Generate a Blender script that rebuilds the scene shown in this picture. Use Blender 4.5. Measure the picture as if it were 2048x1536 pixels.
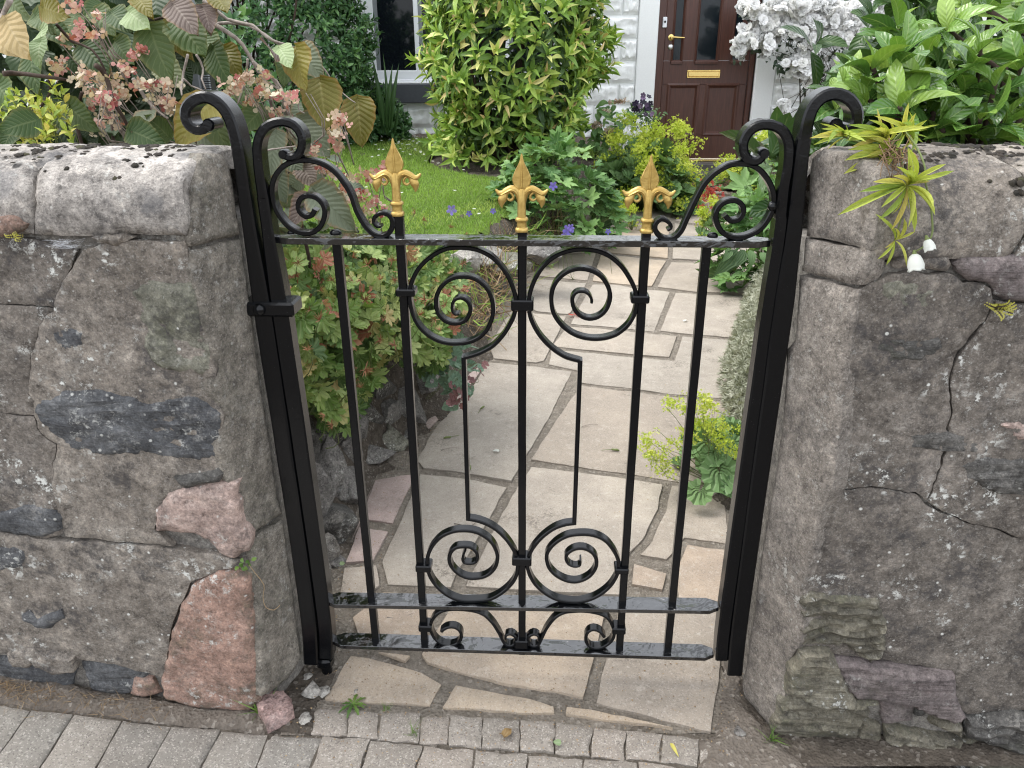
import bpy, math, random
import numpy as np
from mathutils import Matrix, Vector, noise
from mathutils.geometry import delaunay_2d_cdt

scene = bpy.context.scene
for _o in list(bpy.data.objects):
    bpy.data.objects.remove(_o)
COL = scene.collection
rng = np.random.default_rng(11)
random.seed(11)

# ------------------------------------------------------------------ camera
F_PX, PITCH, ROLL, CAM_Z = 1538.0, math.radians(23.46), -0.0048, 1.245
cp, sp = math.cos(PITCH), math.sin(PITCH)
FW = np.array([0.0, cp, -sp]); _rt = np.array([1.0, 0, 0]); _up = np.cross(_rt, FW)
RT = math.cos(ROLL) * _rt + math.sin(ROLL) * _up
UP = -math.sin(ROLL) * _rt + math.cos(ROLL) * _up
CAM = np.array([0, 0, CAM_Z])
cam_data = bpy.data.cameras.new('camera')
cam_data.sensor_width = 36.0
cam_data.lens = F_PX / 2048 * 36.0
cam_data.clip_start = 0.02
cam_data.clip_end = 600
cam = bpy.data.objects.new('camera', cam_data)
COL.objects.link(cam)
cam.matrix_world = Matrix(((RT[0], UP[0], -FW[0], 0), (RT[1], UP[1], -FW[1], 0), (RT[2], UP[2], -FW[2], CAM_Z), (0, 0, 0, 1)))
scene.camera = cam

# ------------------------------------------------------------------ sky, sun, exposure
SUN_EL, SUN_ROT = math.radians(60), math.radians(284)
world = bpy.data.worlds.new('World')
scene.world = world
world.use_nodes = True
wn, wl = world.node_tree.nodes, world.node_tree.links
sky = wn.new('ShaderNodeTexSky')
sky.sky_type = 'NISHITA'
sky.sun_disc = False
sky.sun_elevation = SUN_EL
sky.sun_rotation = SUN_ROT
sky.air_density = 1.0
sky.dust_density = 4.0
sky.ozone_density = 1.0
hs = wn.new('ShaderNodeHueSaturation')
hs.inputs['Saturation'].default_value = 0.30          # overcast: a nearly white sky
wl.new(sky.outputs[0], hs.inputs['Color'])
cloud_mix = wn.new('ShaderNodeMix'); cloud_mix.data_type = 'RGBA'
cloud_mix.inputs[0].default_value = 0.55               # thin even cloud over the whole sky
cloud_mix.inputs[7].default_value = (7.6, 7.9, 8.4, 1)
wl.new(hs.outputs[0], cloud_mix.inputs[6])
wl.new(cloud_mix.outputs[2], wn['Background'].inputs['Color'])
wn['Background'].inputs['Strength'].default_value = 0.15
sun_data = bpy.data.lights.new('sun', 'SUN')
sun_data.energy = 0.95
sun_data.angle = math.radians(26)
sun_data.color = (1.0, 0.965, 0.91)
sun = bpy.data.objects.new('sun', sun_data)
COL.objects.link(sun)
# direction towards the sun (sky rotation runs clockwise from +Y seen from above)
_sd = Vector((math.sin(SUN_ROT) * math.cos(SUN_EL), math.cos(SUN_ROT) * math.cos(SUN_EL), math.sin(SUN_EL)))
sun.rotation_euler = _sd.to_track_quat('Z', 'Y').to_euler()
scene.view_settings.view_transform = 'Standard'
scene.view_settings.look = 'None'
scene.view_settings.gamma = 1.0
scene.view_settings.exposure = 1.18
scene.view_settings.use_curve_mapping = False
scene.render.engine = 'CYCLES'
scene.cycles.use_denoising = True
scene.cycles.filter_width = 1.15
scene.cycles.max_bounces = 8
scene.cycles.transparent_max_bounces = 4
scene.cycles.caustics_reflective = False
scene.cycles.caustics_refractive = False

# ------------------------------------------------------------------ survey: where a sight line meets a real plane
def sight(px, py):
    return FW + RT * (px - 1024) / F_PX - UP * (py - 768) / F_PX
def hit(px, py, p0, n):
    d = sight(px, py)
    return CAM + d * ((np.asarray(p0, float) - CAM) @ n) / (d @ n)
YAW = 0.0561
GO = np.array([0.018, 1.271, 0.0])
GX = np.array([math.cos(YAW), -math.sin(YAW), 0.0])
GY = np.array([math.sin(YAW), math.cos(YAW), 0.0])
GATE_M = Matrix(((GX[0], GY[0], 0, GO[0]), (GX[1], GY[1], 0, GO[1]), (0, 0, 1, 0), (0, 0, 0, 1)))
def G(px, py, v=0.0):
    """point of the gate/wall frame (u along, z up) on the plane v"""
    p = hit(px, py, GO + GY * v, GY) - GO
    return (float(p @ GX), float(p[2]))
PATH_S = 0.025
def path_z(y):
    return max(0.0, PATH_S * (y - 1.27))
def on_path(px, py, lift=0.0):
    n = np.array([0, -PATH_S, 1.0])
    return hit(px, py, (0, 1.27, lift), n)
def on_z(px, py, z):
    return hit(px, py, (0, 0, z), np.array([0, 0, 1.0]))
def at_y(px, py, y):
    return hit(px, py, (0, y, 0), np.array([0, 1.0, 0]))
def street_z(x):
    if x < -0.5: return 0.12 * (-0.5 - x)
    if x > 0.5: return -0.17 * (x - 0.5) if x < 1.0 else -0.085 - 0.1 * (x - 1.0)
    return 0.0
def on_street(px, py):
    z = 0.0
    for _ in range(8):
        p = on_z(px, py, z); z = street_z(p[0])
    return p

# ------------------------------------------------------------------ objects
def tag(o, label=None, cat=None, group=None, kind=None):
    if label: o['label'] = label
    if cat: o['category'] = cat
    if group: o['group'] = group
    if kind: o['kind'] = kind
    return o
def empty(name, loc=(0, 0, 0), label=None, cat=None, group=None, kind=None, matrix=None):
    o = bpy.data.objects.new(name, None)
    o.empty_display_size = 0.1
    COL.objects.link(o)
    if matrix is not None: o.matrix_world = matrix
    else: o.location = loc
    o.matrix_basis = o.matrix_basis
    return tag(o, label, cat, group, kind)
def inst(name, mesh, parent=None, matrix=None):
    o = bpy.data.objects.new(name, mesh)
    COL.objects.link(o)
    if parent is not None: o.parent = parent
    if matrix is not None: o.matrix_local = matrix if isinstance(matrix, Matrix) else Matrix(matrix.tolist())
    return o
def mesh_np(name, V, faces, mat=None, smooth=True, uv=None, tint=None, angle=None):
    """faces: ndarray (m,3|4) or list of tuples"""
    me = bpy.data.meshes.new(name)
    V = np.asarray(V, dtype=np.float32)
    if isinstance(faces, np.ndarray):
        k = faces.shape[1]; nf = len(faces)
        me.vertices.add(len(V)); me.vertices.foreach_set('co', V.ravel())
        me.loops.add(nf * k); me.loops.foreach_set('vertex_index', faces.astype(np.int32).ravel())
        me.polygons.add(nf); me.polygons.foreach_set('loop_start', np.arange(0, nf * k, k, dtype=np.int32))
        me.update(calc_edges=True)
    else:
        me.from_pydata(V.tolist(), [], [tuple(int(i) for i in f) for f in faces])
        me.update()
    if smooth:
        me.polygons.foreach_set('use_smooth', np.ones(len(me.polygons), dtype=bool))
        if angle: 
            try: me.set_sharp_from_angle(angle=angle)
            except Exception: pass
    if uv is not None:
        li = np.empty(len(me.loops), dtype=np.int32); me.loops.foreach_get('vertex_index', li)
        l = me.uv_layers.new(name='UVMap')
        l.data.foreach_set('uv', np.asarray(uv, dtype=np.float32)[li].ravel())
    if tint is not None:
        a = me.attributes.new('tint', 'FLOAT', 'POINT')
        a.data.foreach_set('value', np.asarray(tint, dtype=np.float32))
    if mat is not None: me.materials.append(mat)
    return me
def nz(x, y=0.0, z=0.0, s=1.0, o=3):
    return noise.fractal(Vector((x * s, y * s, z * s)), 1.0, 2.0, o)

# ---- shape collectors (each makes ONE mesh)
class MB:
    def __init__(self): self.v = []; self.f = []
    def add(self, V, Fs):
        b = len(self.v); self.v += [tuple(map(float, p)) for p in V]; self.f += [tuple(i + b for i in f) for f in Fs]
    def box(self, x0, x1, y0, y1, z0, z1, bev=0.0):
        if bev <= 0:
            V = [(x, y, z) for x in (x0, x1) for y in (y0, y1) for z in (z0, z1)]
            self.add(V, [(0, 1, 3, 2), (4, 6, 7, 5), (0, 4, 5, 1), (2, 3, 7, 6), (0, 2, 6, 4), (1, 5, 7, 3)])
            return
        b = bev
        V = []; idx = {}
        for i, x in enumerate((x0, x1)):
            for j, y in enumerate((y0, y1)):
                for k, z in enumerate((z0, z1)):
                    sx, sy, sz = (b if i == 0 else -b), (b if j == 0 else -b), (b if k == 0 else -b)
                    idx[i, j, k, 0] = len(V); V.append((x, y + sy, z + sz))
                    idx[i, j, k, 1] = len(V); V.append((x + sx, y, z + sz))
                    idx[i, j, k, 2] = len(V); V.append((x + sx, y + sy, z))
        Fs = []
        c = lambda i, j, k, a: idx[i, j, k, a]
        for i in (0, 1):
            q = [c(i, 0, 0, 0), c(i, 1, 0, 0), c(i, 1, 1, 0), c(i, 0, 1, 0)]; Fs.append(q if i else q[::-1])
            q = [c(0, i, 0, 1), c(0, i, 1, 1), c(1, i, 1, 1), c(1, i, 0, 1)]; Fs.append(q if i else q[::-1])
            q = [c(0, 0, i, 2), c(1, 0, i, 2), c(1, 1, i, 2), c(0, 1, i, 2)]; Fs.append(q if i else q[::-1])
        for j in (0, 1):
            for k in (0, 1):
                q = [c(0, j, k, 1), c(1, j, k, 1), c(1, j, k, 2), c(0, j, k, 2)]; Fs.append(q if (j ^ k) else q[::-1])
                q = [c(j, 0, k, 0), c(j, 1, k, 0), c(j, 1, k, 2), c(j, 0, k, 2)]; Fs.append(q[::-1] if (j ^ k) else q)
                q = [c(j, k, 0, 0), c(j, k, 1, 0), c(j, k, 1, 1), c(j, k, 0, 1)]; Fs.append(q if (j ^ k) else q[::-1])
        for i in (0, 1):
            for j in (0, 1):
                for k in (0, 1):
                    q = [c(i, j, k, 0), c(i, j, k, 1), c(i, j, k, 2)]; Fs.append(q if (i ^ j ^ k) else q[::-1])
        self.add(V, Fs)
    def tube(self, pts, radii, sides=6, cap=True):
        pts = [Vector(p) for p in pts]
        n = len(pts)
        if not hasattr(radii, '__len__'): radii = [radii] * n
        V = []; Fs = []
        t0 = (pts[1] - pts[0]).normalized()
        a = t0.orthogonal().normalized()
        for i in range(n):
            t = (pts[min(i + 1, n - 1)] - pts[max(i - 1, 0)]).normalized()
            a = (a - t * a.dot(t)); a = a.normalized() if a.length > 1e-6 else t.orthogonal().normalized()
            b = t.cross(a)
            for s in range(sides):
                th = 2 * math.pi * s / sides
                V.append(pts[i] + (a * math.cos(th) + b * math.sin(th)) * radii[i])
        for i in range(n - 1):
            for s in range(sides):
                s2 = (s + 1) % sides
                Fs.append((i * sides + s, i * sides + s2, (i + 1) * sides + s2, (i + 1) * sides + s))
        if cap:
            Fs.append(tuple(range(sides))[::-1]); Fs.append(tuple((n - 1) * sides + s for s in range(sides)))
        self.add(V, Fs)
    def lathe(self, prof, sides=16, c=(0, 0, 0), axis='z', square=0.0):
        V = []; Fs = []
        for r, h in prof:
            for s in range(sides):
                th = 2 * math.pi * (s + 0.5) / sides
                x, y = math.cos(th), math.sin(th)
                if square:
                    m = max(abs(x), abs(y)); k = (1 - square) + square / m
                    x *= k; y *= k
                p = (r * x, r * y, h) if axis == 'z' else ((r * x, h, r * y) if axis == 'y' else (h, r * x, r * y))
                V.append((c[0] + p[0], c[1] + p[1], c[2] + p[2]))
        n = len(prof)
        for i in range(n - 1):
            for s in range(sides):
                s2 = (s + 1) % sides
                q = (i * sides + s, i * sides + s2, (i + 1) * sides + s2, (i + 1) * sides + s)
                Fs.append(q if axis != 'y' else q[::-1])
        e = tuple(range(sides)); g = tuple((n - 1) * sides + s for s in range(sides))
        Fs.append(e[::-1] if axis != 'y' else e); Fs.append(g if axis != 'y' else g[::-1])
        self.add(V, Fs)
    def mesh(self, name, mat, smooth=False, angle=None):
        return mesh_np(name, self.v, self.f, mat, smooth=smooth or bool(angle), angle=angle)
    def build(self, name, mat, parent=None, smooth=False, angle=None):
        return inst(name, self.mesh(name, mat, smooth, angle), parent)

def smooth_path(pts, step=0.004):
    """Catmull-Rom through 2D/3D points, resampled"""
    P = np.asarray(pts, float)
    P = np.vstack([2 * P[0] - P[1], P, 2 * P[-1] - P[-2]])
    out = []
    for i in range(1, len(P) - 2):
        p0, p1, p2, p3 = P[i - 1:i + 3]
        n = max(2, int(np.linalg.norm(p2 - p1) / step))
        for k in range(n):
            t = k / n
            out.append(0.5 * ((2 * p1) + (-p0 + p2) * t + (2 * p0 - 5 * p1 + 4 * p2 - p3) * t * t + (-p0 + 3 * p1 - 3 * p2 + p3) * t ** 3))
    out.append(P[-2])
    return np.array(out)

def bar_sweep(path, thick, v0, v1, bev=0.0012):
    """flat bar bent in the gate plane: path (n,2) of (u,z); thick scalar or per-point; from depth v0 to v1, edges bevelled"""
    P = np.asarray(path, float); n = len(P)
    T = np.gradient(P, axis=0); T /= np.linalg.norm(T, axis=1)[:, None] + 1e-9
    N = np.stack([-T[:, 1], T[:, 0]], 1)
    th = np.broadcast_to(np.asarray(thick, float), (n,)) / 2
    V = []; Fs = []
    for i in range(n):
        h = th[i]; b = min(bev, h * 0.6)
        for (k, v) in ((-h + b, v0), (h - b, v0), (h, v0 + b), (h, v1 - b), (h - b, v1), (-h + b, v1), (-h, v1 - b), (-h, v0 + b)):
            q = P[i] + N[i] * k
            V.append((q[0], v, q[1]))
    for i in range(n - 1):
        for s in range(8):
            s2 = (s + 1) % 8
            Fs.append((i * 8 + s, i * 8 + s2, (i + 1) * 8 + s2, (i + 1) * 8 + s))
    Fs.append(tuple(range(8))[::-1]); Fs.append(tuple((n - 1) * 8 + s for s in range(8)))
    return V, Fs

# ---- irregular slabs: outline in a plane, worked face, thickness behind it
def jitter_outline(poly, step, amp, seed):
    P = [np.asarray(p, float) for p in poly]; out = []
    for i in range(len(P)):
        a, b = P[i], P[(i + 1) % len(P)]
        L = np.linalg.norm(b - a); n = max(1, int(round(L / step)))
        for k in range(n):
            q = a + (b - a) * k / n
            f1, f2 = 1 / (step * 4), 1 / (step * 1.3)
            w = np.array([nz(q[0], q[1], seed * 3.1, f1, 2) + 0.5 * nz(q[0], q[1], seed * 5.7, f2, 2), nz(q[0], q[1], seed * 3.1 + 40, f1, 2) + 0.5 * nz(q[0], q[1], seed * 5.7 + 40, f2, 2)])
            out.append(q + w * amp)
    return np.array(out)
def shrink(poly, d):
    P = np.asarray(poly, float); n = len(P)
    A = 0.5 * np.sum(P[:, 0] * np.roll(P[:, 1], -1) - np.roll(P[:, 0], -1) * P[:, 1])
    if A < 0: P = P[::-1]
    out = []
    for i in range(n):
        a, b, c = P[i - 1], P[i], P[(i + 1) % n]
        t1 = (b - a) / (np.linalg.norm(b - a) + 1e-9); t2 = (c - b) / (np.linalg.norm(c - b) + 1e-9)
        n1 = np.array([-t1[1], t1[0]]); n2 = np.array([-t2[1], t2[0]])
        m = n1 + n2; L = np.linalg.norm(m)
        m = m / L if L > 1e-6 else n1
        k = d / max(0.45, float(m @ n1))
        out.append(b + m * k)
    return np.array(out)
def inside(P, Q):
    x, y = Q[:, 0], Q[:, 1]; c = np.zeros(len(Q), bool)
    n = len(P)
    for i in range(n):
        x1, y1 = P[i]; x2, y2 = P[(i + 1) % n]
        k = ((y1 > y) != (y2 > y)) & (x < (x2 - x1) * (y - y1) / (y2 - y1 + 1e-12) + x1)
        c ^= k
    return c
def edge_dist(P, Q):
    d = np.full(len(Q), 1e9)
    for i in range(len(P)):
        a, b = P[i], P[(i + 1) % len(P)]; ab = b - a
        t = np.clip(((Q - a) @ ab) / (ab @ ab + 1e-12), 0, 1)
        d = np.minimum(d, np.linalg.norm(Q - a - t[:, None] * ab, axis=1))
    return d
def slab_mesh(name, poly, mat, height, res=0.012, edge=0.01, edge_drop=0.006, depth=0.03, jit=0.003, seed=1, place=None, power=0.5, jseed=None):
    """poly (n,2); height(x,y)->relief outward; place(x,y,h)->3D. Edges fall off by edge_drop over 'edge'."""
    P = shrink(poly, 0.0)
    P = jitter_outline(P, res * 1.2, jit, seed if jseed is None else jseed)
    lo, hi = P.min(0), P.max(0)
    gx, gy = np.meshgrid(np.arange(lo[0], hi[0], res), np.arange(lo[1], hi[1], res * 0.9))
    gx = gx + (np.arange(gx.shape[0])[:, None] % 2) * res * 0.5
    Q = np.stack([gx.ravel(), gy.ravel()], 1)
    r2 = np.random.default_rng(seed); Q = Q + r2.normal(0, res * 0.12, Q.shape)
    Q = Q[inside(P, Q)]
    if len(Q): Q = Q[edge_dist(P, Q) > res * 0.45]
    inner = shrink(P, min(res * 0.35, edge * 0.4))
    n = len(P)
    pts = np.vstack([P, Q]) if len(Q) else P
    vs, es, fs, ov, oe, of = delaunay_2d_cdt([Vector(p) for p in pts], [(i, (i + 1) % n) for i in range(n)], [], 1, 1e-7)
    vs = np.array([(v[0], v[1]) for v in vs])
    d = edge_dist(P, vs)
    t = np.clip(d / edge, 0, 1)
    fall = edge_drop * (1 - (1 - (1 - t) ** 2) ** power)
    H = np.array([height(x, y) for x, y in vs]) - fall
    V = [place(x, y, h) for (x, y), h in zip(vs, H)]
    Fs = [tuple(f) for f in fs]
    # rim: boundary edges = edges used once
    cnt = {}
    for f in Fs:
        for i in range(len(f)):
            a, b = f[i], f[(i + 1) % len(f)]
            cnt[(a, b)] = cnt.get((a, b), 0) + 1
    back = {}
    for (a, b) in list(cnt):
        if (b, a) in cnt: continue
        for q in (a, b):
            if q not in back:
                back[q] = len(V); V.append(place(vs[q][0], vs[q][1], H[q] - depth))
        Fs.append((b, a, back[a], back[b]))
    return mesh_np(name, V, Fs, mat, smooth=True, angle=math.radians(50))
# ------------------------------------------------------------------ materials
class NT:
    def __init__(self, name):
        self.m = bpy.data.materials.new(name); self.m.use_nodes = True
        self.t = self.m.node_tree; self.N = self.t.nodes; self.L = self.t.links
        self.b = self.N['Principled BSDF']; self.out = self.N['Material Output']
        self._tc = None
    def new(self, typ, **kw):
        n = self.N.new(typ)
        for k, v in kw.items(): setattr(n, k, v)
        return n
    def put(self, sock, v):
        if hasattr(v, 'is_output') or isinstance(v, bpy.types.NodeSocket): self.L.new(v, sock)
        elif isinstance(v, (tuple, list)) and len(v) == 3 and sock.type == 'RGBA': sock.default_value = (*v, 1)
        else: sock.default_value = v
    def tc(self, which='Object'):
        if not self._tc: self._tc = self.new('ShaderNodeTexCoord')
        return self._tc.outputs[which]
    def mapping(self, scale=(1, 1, 1), rot=(0, 0, 0), vec=None):
        n = self.new('ShaderNodeMapping'); n.inputs['Scale'].default_value = scale; n.inputs['Rotation'].default_value = rot
        self.L.new(vec or self.tc(), n.inputs['Vector']); return n.outputs[0]
    def noise(self, scale, detail=4, rough=0.6, vec=None, dist=0.0, col=False):
        n = self.new('ShaderNodeTexNoise'); n.inputs['Scale'].default_value = scale; n.inputs['Detail'].default_value = detail
        n.inputs['Roughness'].default_value = rough; n.inputs['Distortion'].default_value = dist
        self.L.new(vec or self.tc(), n.inputs['Vector']); return n.outputs['Color' if col else 'Fac']
    def vor(self, scale, feature='F1', vec=None, col=False, rand=1.0):
        n = self.new('ShaderNodeTexVoronoi'); n.feature = feature; n.inputs['Scale'].default_value = scale; n.inputs['Randomness'].default_value = rand
        self.L.new(vec or self.tc(), n.inputs['Vector']); return n.outputs['Color' if col else 'Distance']
    def ramp(self, fac, stops, interp='LINEAR'):
        n = self.new('ShaderNodeValToRGB'); r = n.color_ramp; r.interpolation = interp
        while len(r.elements) < len(stops): r.elements.new(0.5)
        for e, (p, c) in zip(r.elements, stops):
            e.position = p; e.color = (*c, 1) if isinstance(c, (tuple, list)) else (c, c, c, 1)
        self.put(n.inputs[0], fac); return n.outputs[0]
    def mix(self, fac, a, b, mode='MIX'):
        n = self.new('ShaderNodeMix', data_type='RGBA', blend_type=mode)
        self.put(n.inputs[0], fac); self.put(n.inputs[6], a); self.put(n.inputs[7], b); return n.outputs[2]
    def math(self, op, a, b=0.0, c=None, clamp=False):
        n = self.new('ShaderNodeMath', operation=op); n.use_clamp = clamp
        self.put(n.inputs[0], a); self.put(n.inputs[1], b)
        if c is not None: self.put(n.inputs[2], c)
        return n.outputs[0]
    def step(self, v, lo, hi):
        n = self.new('ShaderNodeMapRange'); n.interpolation_type = 'SMOOTHSTEP'
        self.put(n.inputs['Value'], v); n.inputs['From Min'].default_value = lo; n.inputs['From Max'].default_value = hi
        return n.outputs[0]
    def bump(self, h, strength, dist, normal=None):
        n = self.new('ShaderNodeBump'); n.inputs['Strength'].default_value = strength; n.inputs['Distance'].default_value = dist
        self.put(n.inputs['Height'], h)
        if normal: self.L.new(normal, n.inputs['Normal'])
        return n.outputs[0]
    def rnd(self):
        return self.new('ShaderNodeObjectInfo').outputs['Random']
    def attr(self, name='tint'):
        n = self.new('ShaderNodeAttribute'); n.attribute_name = name; return n.outputs['Fac']
    def done(self, col, rough=0.8, normal=None, spec=None, metallic=None):
        self.put(self.b.inputs['Base Color'], col); self.put(self.b.inputs['Roughness'], rough)
        if normal: self.L.new(normal, self.b.inputs['Normal'])
        if spec is not None: self.put(self.b.inputs['Specular IOR Level'], spec)
        if metallic is not None: self.put(self.b.inputs['Metallic'], metallic)
        return self.m
M = {}

def masonry(name, lo, mid, hi, white=0.5, dark=0.5, green=0.0, grit=0.6, grain=None, bumpk=1.0, spots=0.0):
    """weathered stone or old harling: mottled body, sandy grit, sooty blotches, pale lichen, moss"""
    n = NT(name)
    big = n.noise(5.5, 6, 0.62); med = n.noise(24, 6, 0.68); fine = n.noise(330, 2, 0.7)
    col = n.ramp(n.math('ADD', n.math('MULTIPLY', big, 0.5), n.math('MULTIPLY', med, 0.5)), [(0.33, lo), (0.5, mid), (0.68, hi)])
    if grain:                                    # bedded stone: bands along the bed
        v = n.mapping((2.0, 2.0, 40.0) if grain == 'h' else (7.0, 7.0, 30.0), (0, 0.12 if grain == 'h' else 0.5, 0))
        bands = n.noise(1.6, 5, 0.7, v, 0.6)
        col = n.mix(n.math('MULTIPLY', n.step(bands, 0.42, 0.7), 0.45), col, n.mix(0.6, lo, (0.03, 0.03, 0.035)))
    mot = n.math('ADD', n.math('MULTIPLY', n.noise(38, 9, 0.82), 0.65), n.math('MULTIPLY', n.noise(150, 5, 0.8), 0.35))
    col = n.mix(1.0, col, n.ramp(mot, [(0.38, (0.32, 0.31, 0.31)), (0.47, (0.82, 0.82, 0.82)), (0.54, (1.14, 1.14, 1.14)), (0.64, (1.95, 1.93, 1.88))]), 'MULTIPLY')
    # sand grains
    cell = n.vor(420, 'F1', None, True)
    sep = n.new('ShaderNodeSeparateColor'); n.L.new(cell, sep.inputs[0])
    g1 = n.step(sep.outputs[0], 0.80, 0.98); g2 = n.step(sep.outputs[1], 0.72, 0.95)
    col = n.mix(n.math('MULTIPLY', g1, 0.40 * grit), col, (0.52, 0.49, 0.45))
    col = n.mix(n.math('MULTIPLY', g2, 0.55 * grit), col, (0.045, 0.042, 0.04))
    # sooty blotches
    db = n.math('MULTIPLY', n.step(n.noise(9, 9, 0.75), 0.47, 0.62), n.step(n.noise(70, 5, 0.72), 0.36, 0.58))
    pale = n.math('MULTIPLY', n.step(n.noise(16, 8, 0.75, n.mapping((1, 1, 1.2), (0.3, 0.2, 0.4))), 0.54, 0.68), n.step(n.noise(120, 4, 0.7), 0.40, 0.58))
    col = n.mix(n.math('MULTIPLY', pale, 0.6), col, n.mix(0.5, hi, (0.50, 0.47, 0.42)))
    col = n.mix(n.math('MULTIPLY', db, 0.85 * dark), col, (0.045, 0.043, 0.045))
    if green:
        gm = n.math('MULTIPLY', n.step(n.noise(9, 7, 0.7), 0.45, 0.7), n.step(n.noise(60, 5, 0.75), 0.35, 0.65))
        col = n.mix(n.math('MULTIPLY', gm, green), col, (0.15, 0.155, 0.085))
    # pale lichen: scattered flecks inside larger colonies
    colony = n.step(n.noise(7.5, 5, 0.65, n.mapping((1, 1, 1.3))), 0.52, 0.66)
    fleck = n.step(n.noise(62, 6, 0.78), 0.53, 0.585)
    small = n.step(n.math('SUBTRACT', 0.32, n.vor(48, 'F1')), 0.14, 0.24)
    keep = n.step(n.noise(23, 3, 0.6), 0.50, 0.57)
    wl_ = n.math('MAXIMUM', n.math('MULTIPLY', colony, fleck), n.math('MULTIPLY', n.math('MULTIPLY', small, keep), 0.85))
    col = n.mix(n.math('MULTIPLY', wl_, white), col, (0.66, 0.66, 0.62))
    if spots:                                    # round black lichens and moss cushions on the cope
        sp_ = n.step(n.math('ADD', n.vor(26, 'F1'), n.math('MULTIPLY', n.noise(140, 3), 0.28)), 0.40, 0.30)
        kp = n.step(n.noise(11, 3, 0.6), 0.47, 0.56)
        col = n.mix(n.math('MULTIPLY', n.math('MULTIPLY', sp_, kp), spots), col, (0.028, 0.026, 0.024))
        s2 = n.step(n.math('ADD', n.vor(9, 'F1'), n.math('MULTIPLY', n.noise(40, 3), 0.3)), 0.46, 0.34)
        col = n.mix(n.math('MULTIPLY', s2, 0.5 * spots), col, (0.13, 0.13, 0.135))
    h = n.math('ADD', n.math('MULTIPLY', n.noise(120, 5, 0.75), 0.6), n.math('MULTIPLY', fine, 0.25))
    h = n.math('ADD', h, n.math('MULTIPLY', wl_, 0.18))
    nm = n.bump(h, 0.75 * bumpk, 0.006)
    if grain: nm = n.bump(bands, 0.6, 0.012, nm)
    M[name] = n.done(col, 0.92, nm, 0.25)

masonry('harling', (0.125, 0.108, 0.090), (0.215, 0.188, 0.160), (0.35, 0.315, 0.272), white=0.95, dark=0.9, grit=0.5)
masonry('harling_dark', (0.082, 0.071, 0.062), (0.155, 0.136, 0.117), (0.255, 0.226, 0.198), white=1.0, dark=0.9, grit=0.45)
masonry('cope', (0.22, 0.20, 0.18), (0.35, 0.322, 0.292), (0.50, 0.465, 0.43), white=0.45, dark=0.75, grit=0.6, spots=0.95)
masonry('reveal_left', (0.13, 0.116, 0.097), (0.20, 0.18, 0.152), (0.31, 0.283, 0.242), white=0.4, dark=0.5, green=0.2, grit=0.6)
masonry('reveal_right', (0.14, 0.122, 0.106), (0.21, 0.187, 0.163), (0.32, 0.288, 0.255), white=0.4, dark=0.5, grit=0.6)
masonry('sandstone', (0.17, 0.118, 0.095), (0.31, 0.20, 0.158), (0.42, 0.285, 0.23), white=0.75, dark=0.7, green=0.45, grit=0.35)
masonry('pinkstone', (0.26, 0.19, 0.16), (0.40, 0.30, 0.26), (0.52, 0.42, 0.37), white=0.9, dark=0.6, grit=0.35)
masonry('slate', (0.06, 0.062, 0.066), (0.10, 0.103, 0.108), (0.18, 0.182, 0.185), white=0.75, dark=0.5, grit=0.2, grain='d')
masonry('greenstone', (0.10, 0.098, 0.078), (0.20, 0.195, 0.155), (0.37, 0.36, 0.30), white=1.0, dark=0.8, green=0.3, grit=0.3)
masonry('schist', (0.085, 0.078, 0.06), (0.17, 0.155, 0.118), (0.28, 0.26, 0.205), white=0.7, dark=0.7, green=0.5, grit=0.25, grain='h', bumpk=1.3)
masonry('schist_dark', (0.06, 0.058, 0.054), (0.11, 0.105, 0.098), (0.19, 0.18, 0.165), white=0.7, dark=0.6, green=0.2, grit=0.3, grain='h', bumpk=1.3)
masonry('mauvestone', (0.125, 0.103, 0.10), (0.185, 0.155, 0.15), (0.26, 0.22, 0.21), white=0.4, dark=0.4, green=0.15, grit=0.25, grain='h')
masonry('mortar', (0.13, 0.12, 0.105), (0.20, 0.185, 0.165), (0.30, 0.28, 0.25), white=0.3, dark=0.6, grit=0.6)
masonry('rockgrey', (0.10, 0.095, 0.088), (0.165, 0.155, 0.145), (0.26, 0.245, 0.23), white=0.4, dark=0.6, green=0.2, grit=0.4)
masonry('redrock', (0.22, 0.14, 0.125), (0.31, 0.215, 0.195), (0.38, 0.28, 0.255), white=0.1, dark=0.15, grit=0.3)
masonry('palerock', (0.24, 0.225, 0.20), (0.35, 0.33, 0.30), (0.47, 0.45, 0.41), white=0.2, dark=0.5, grit=0.4)

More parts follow.
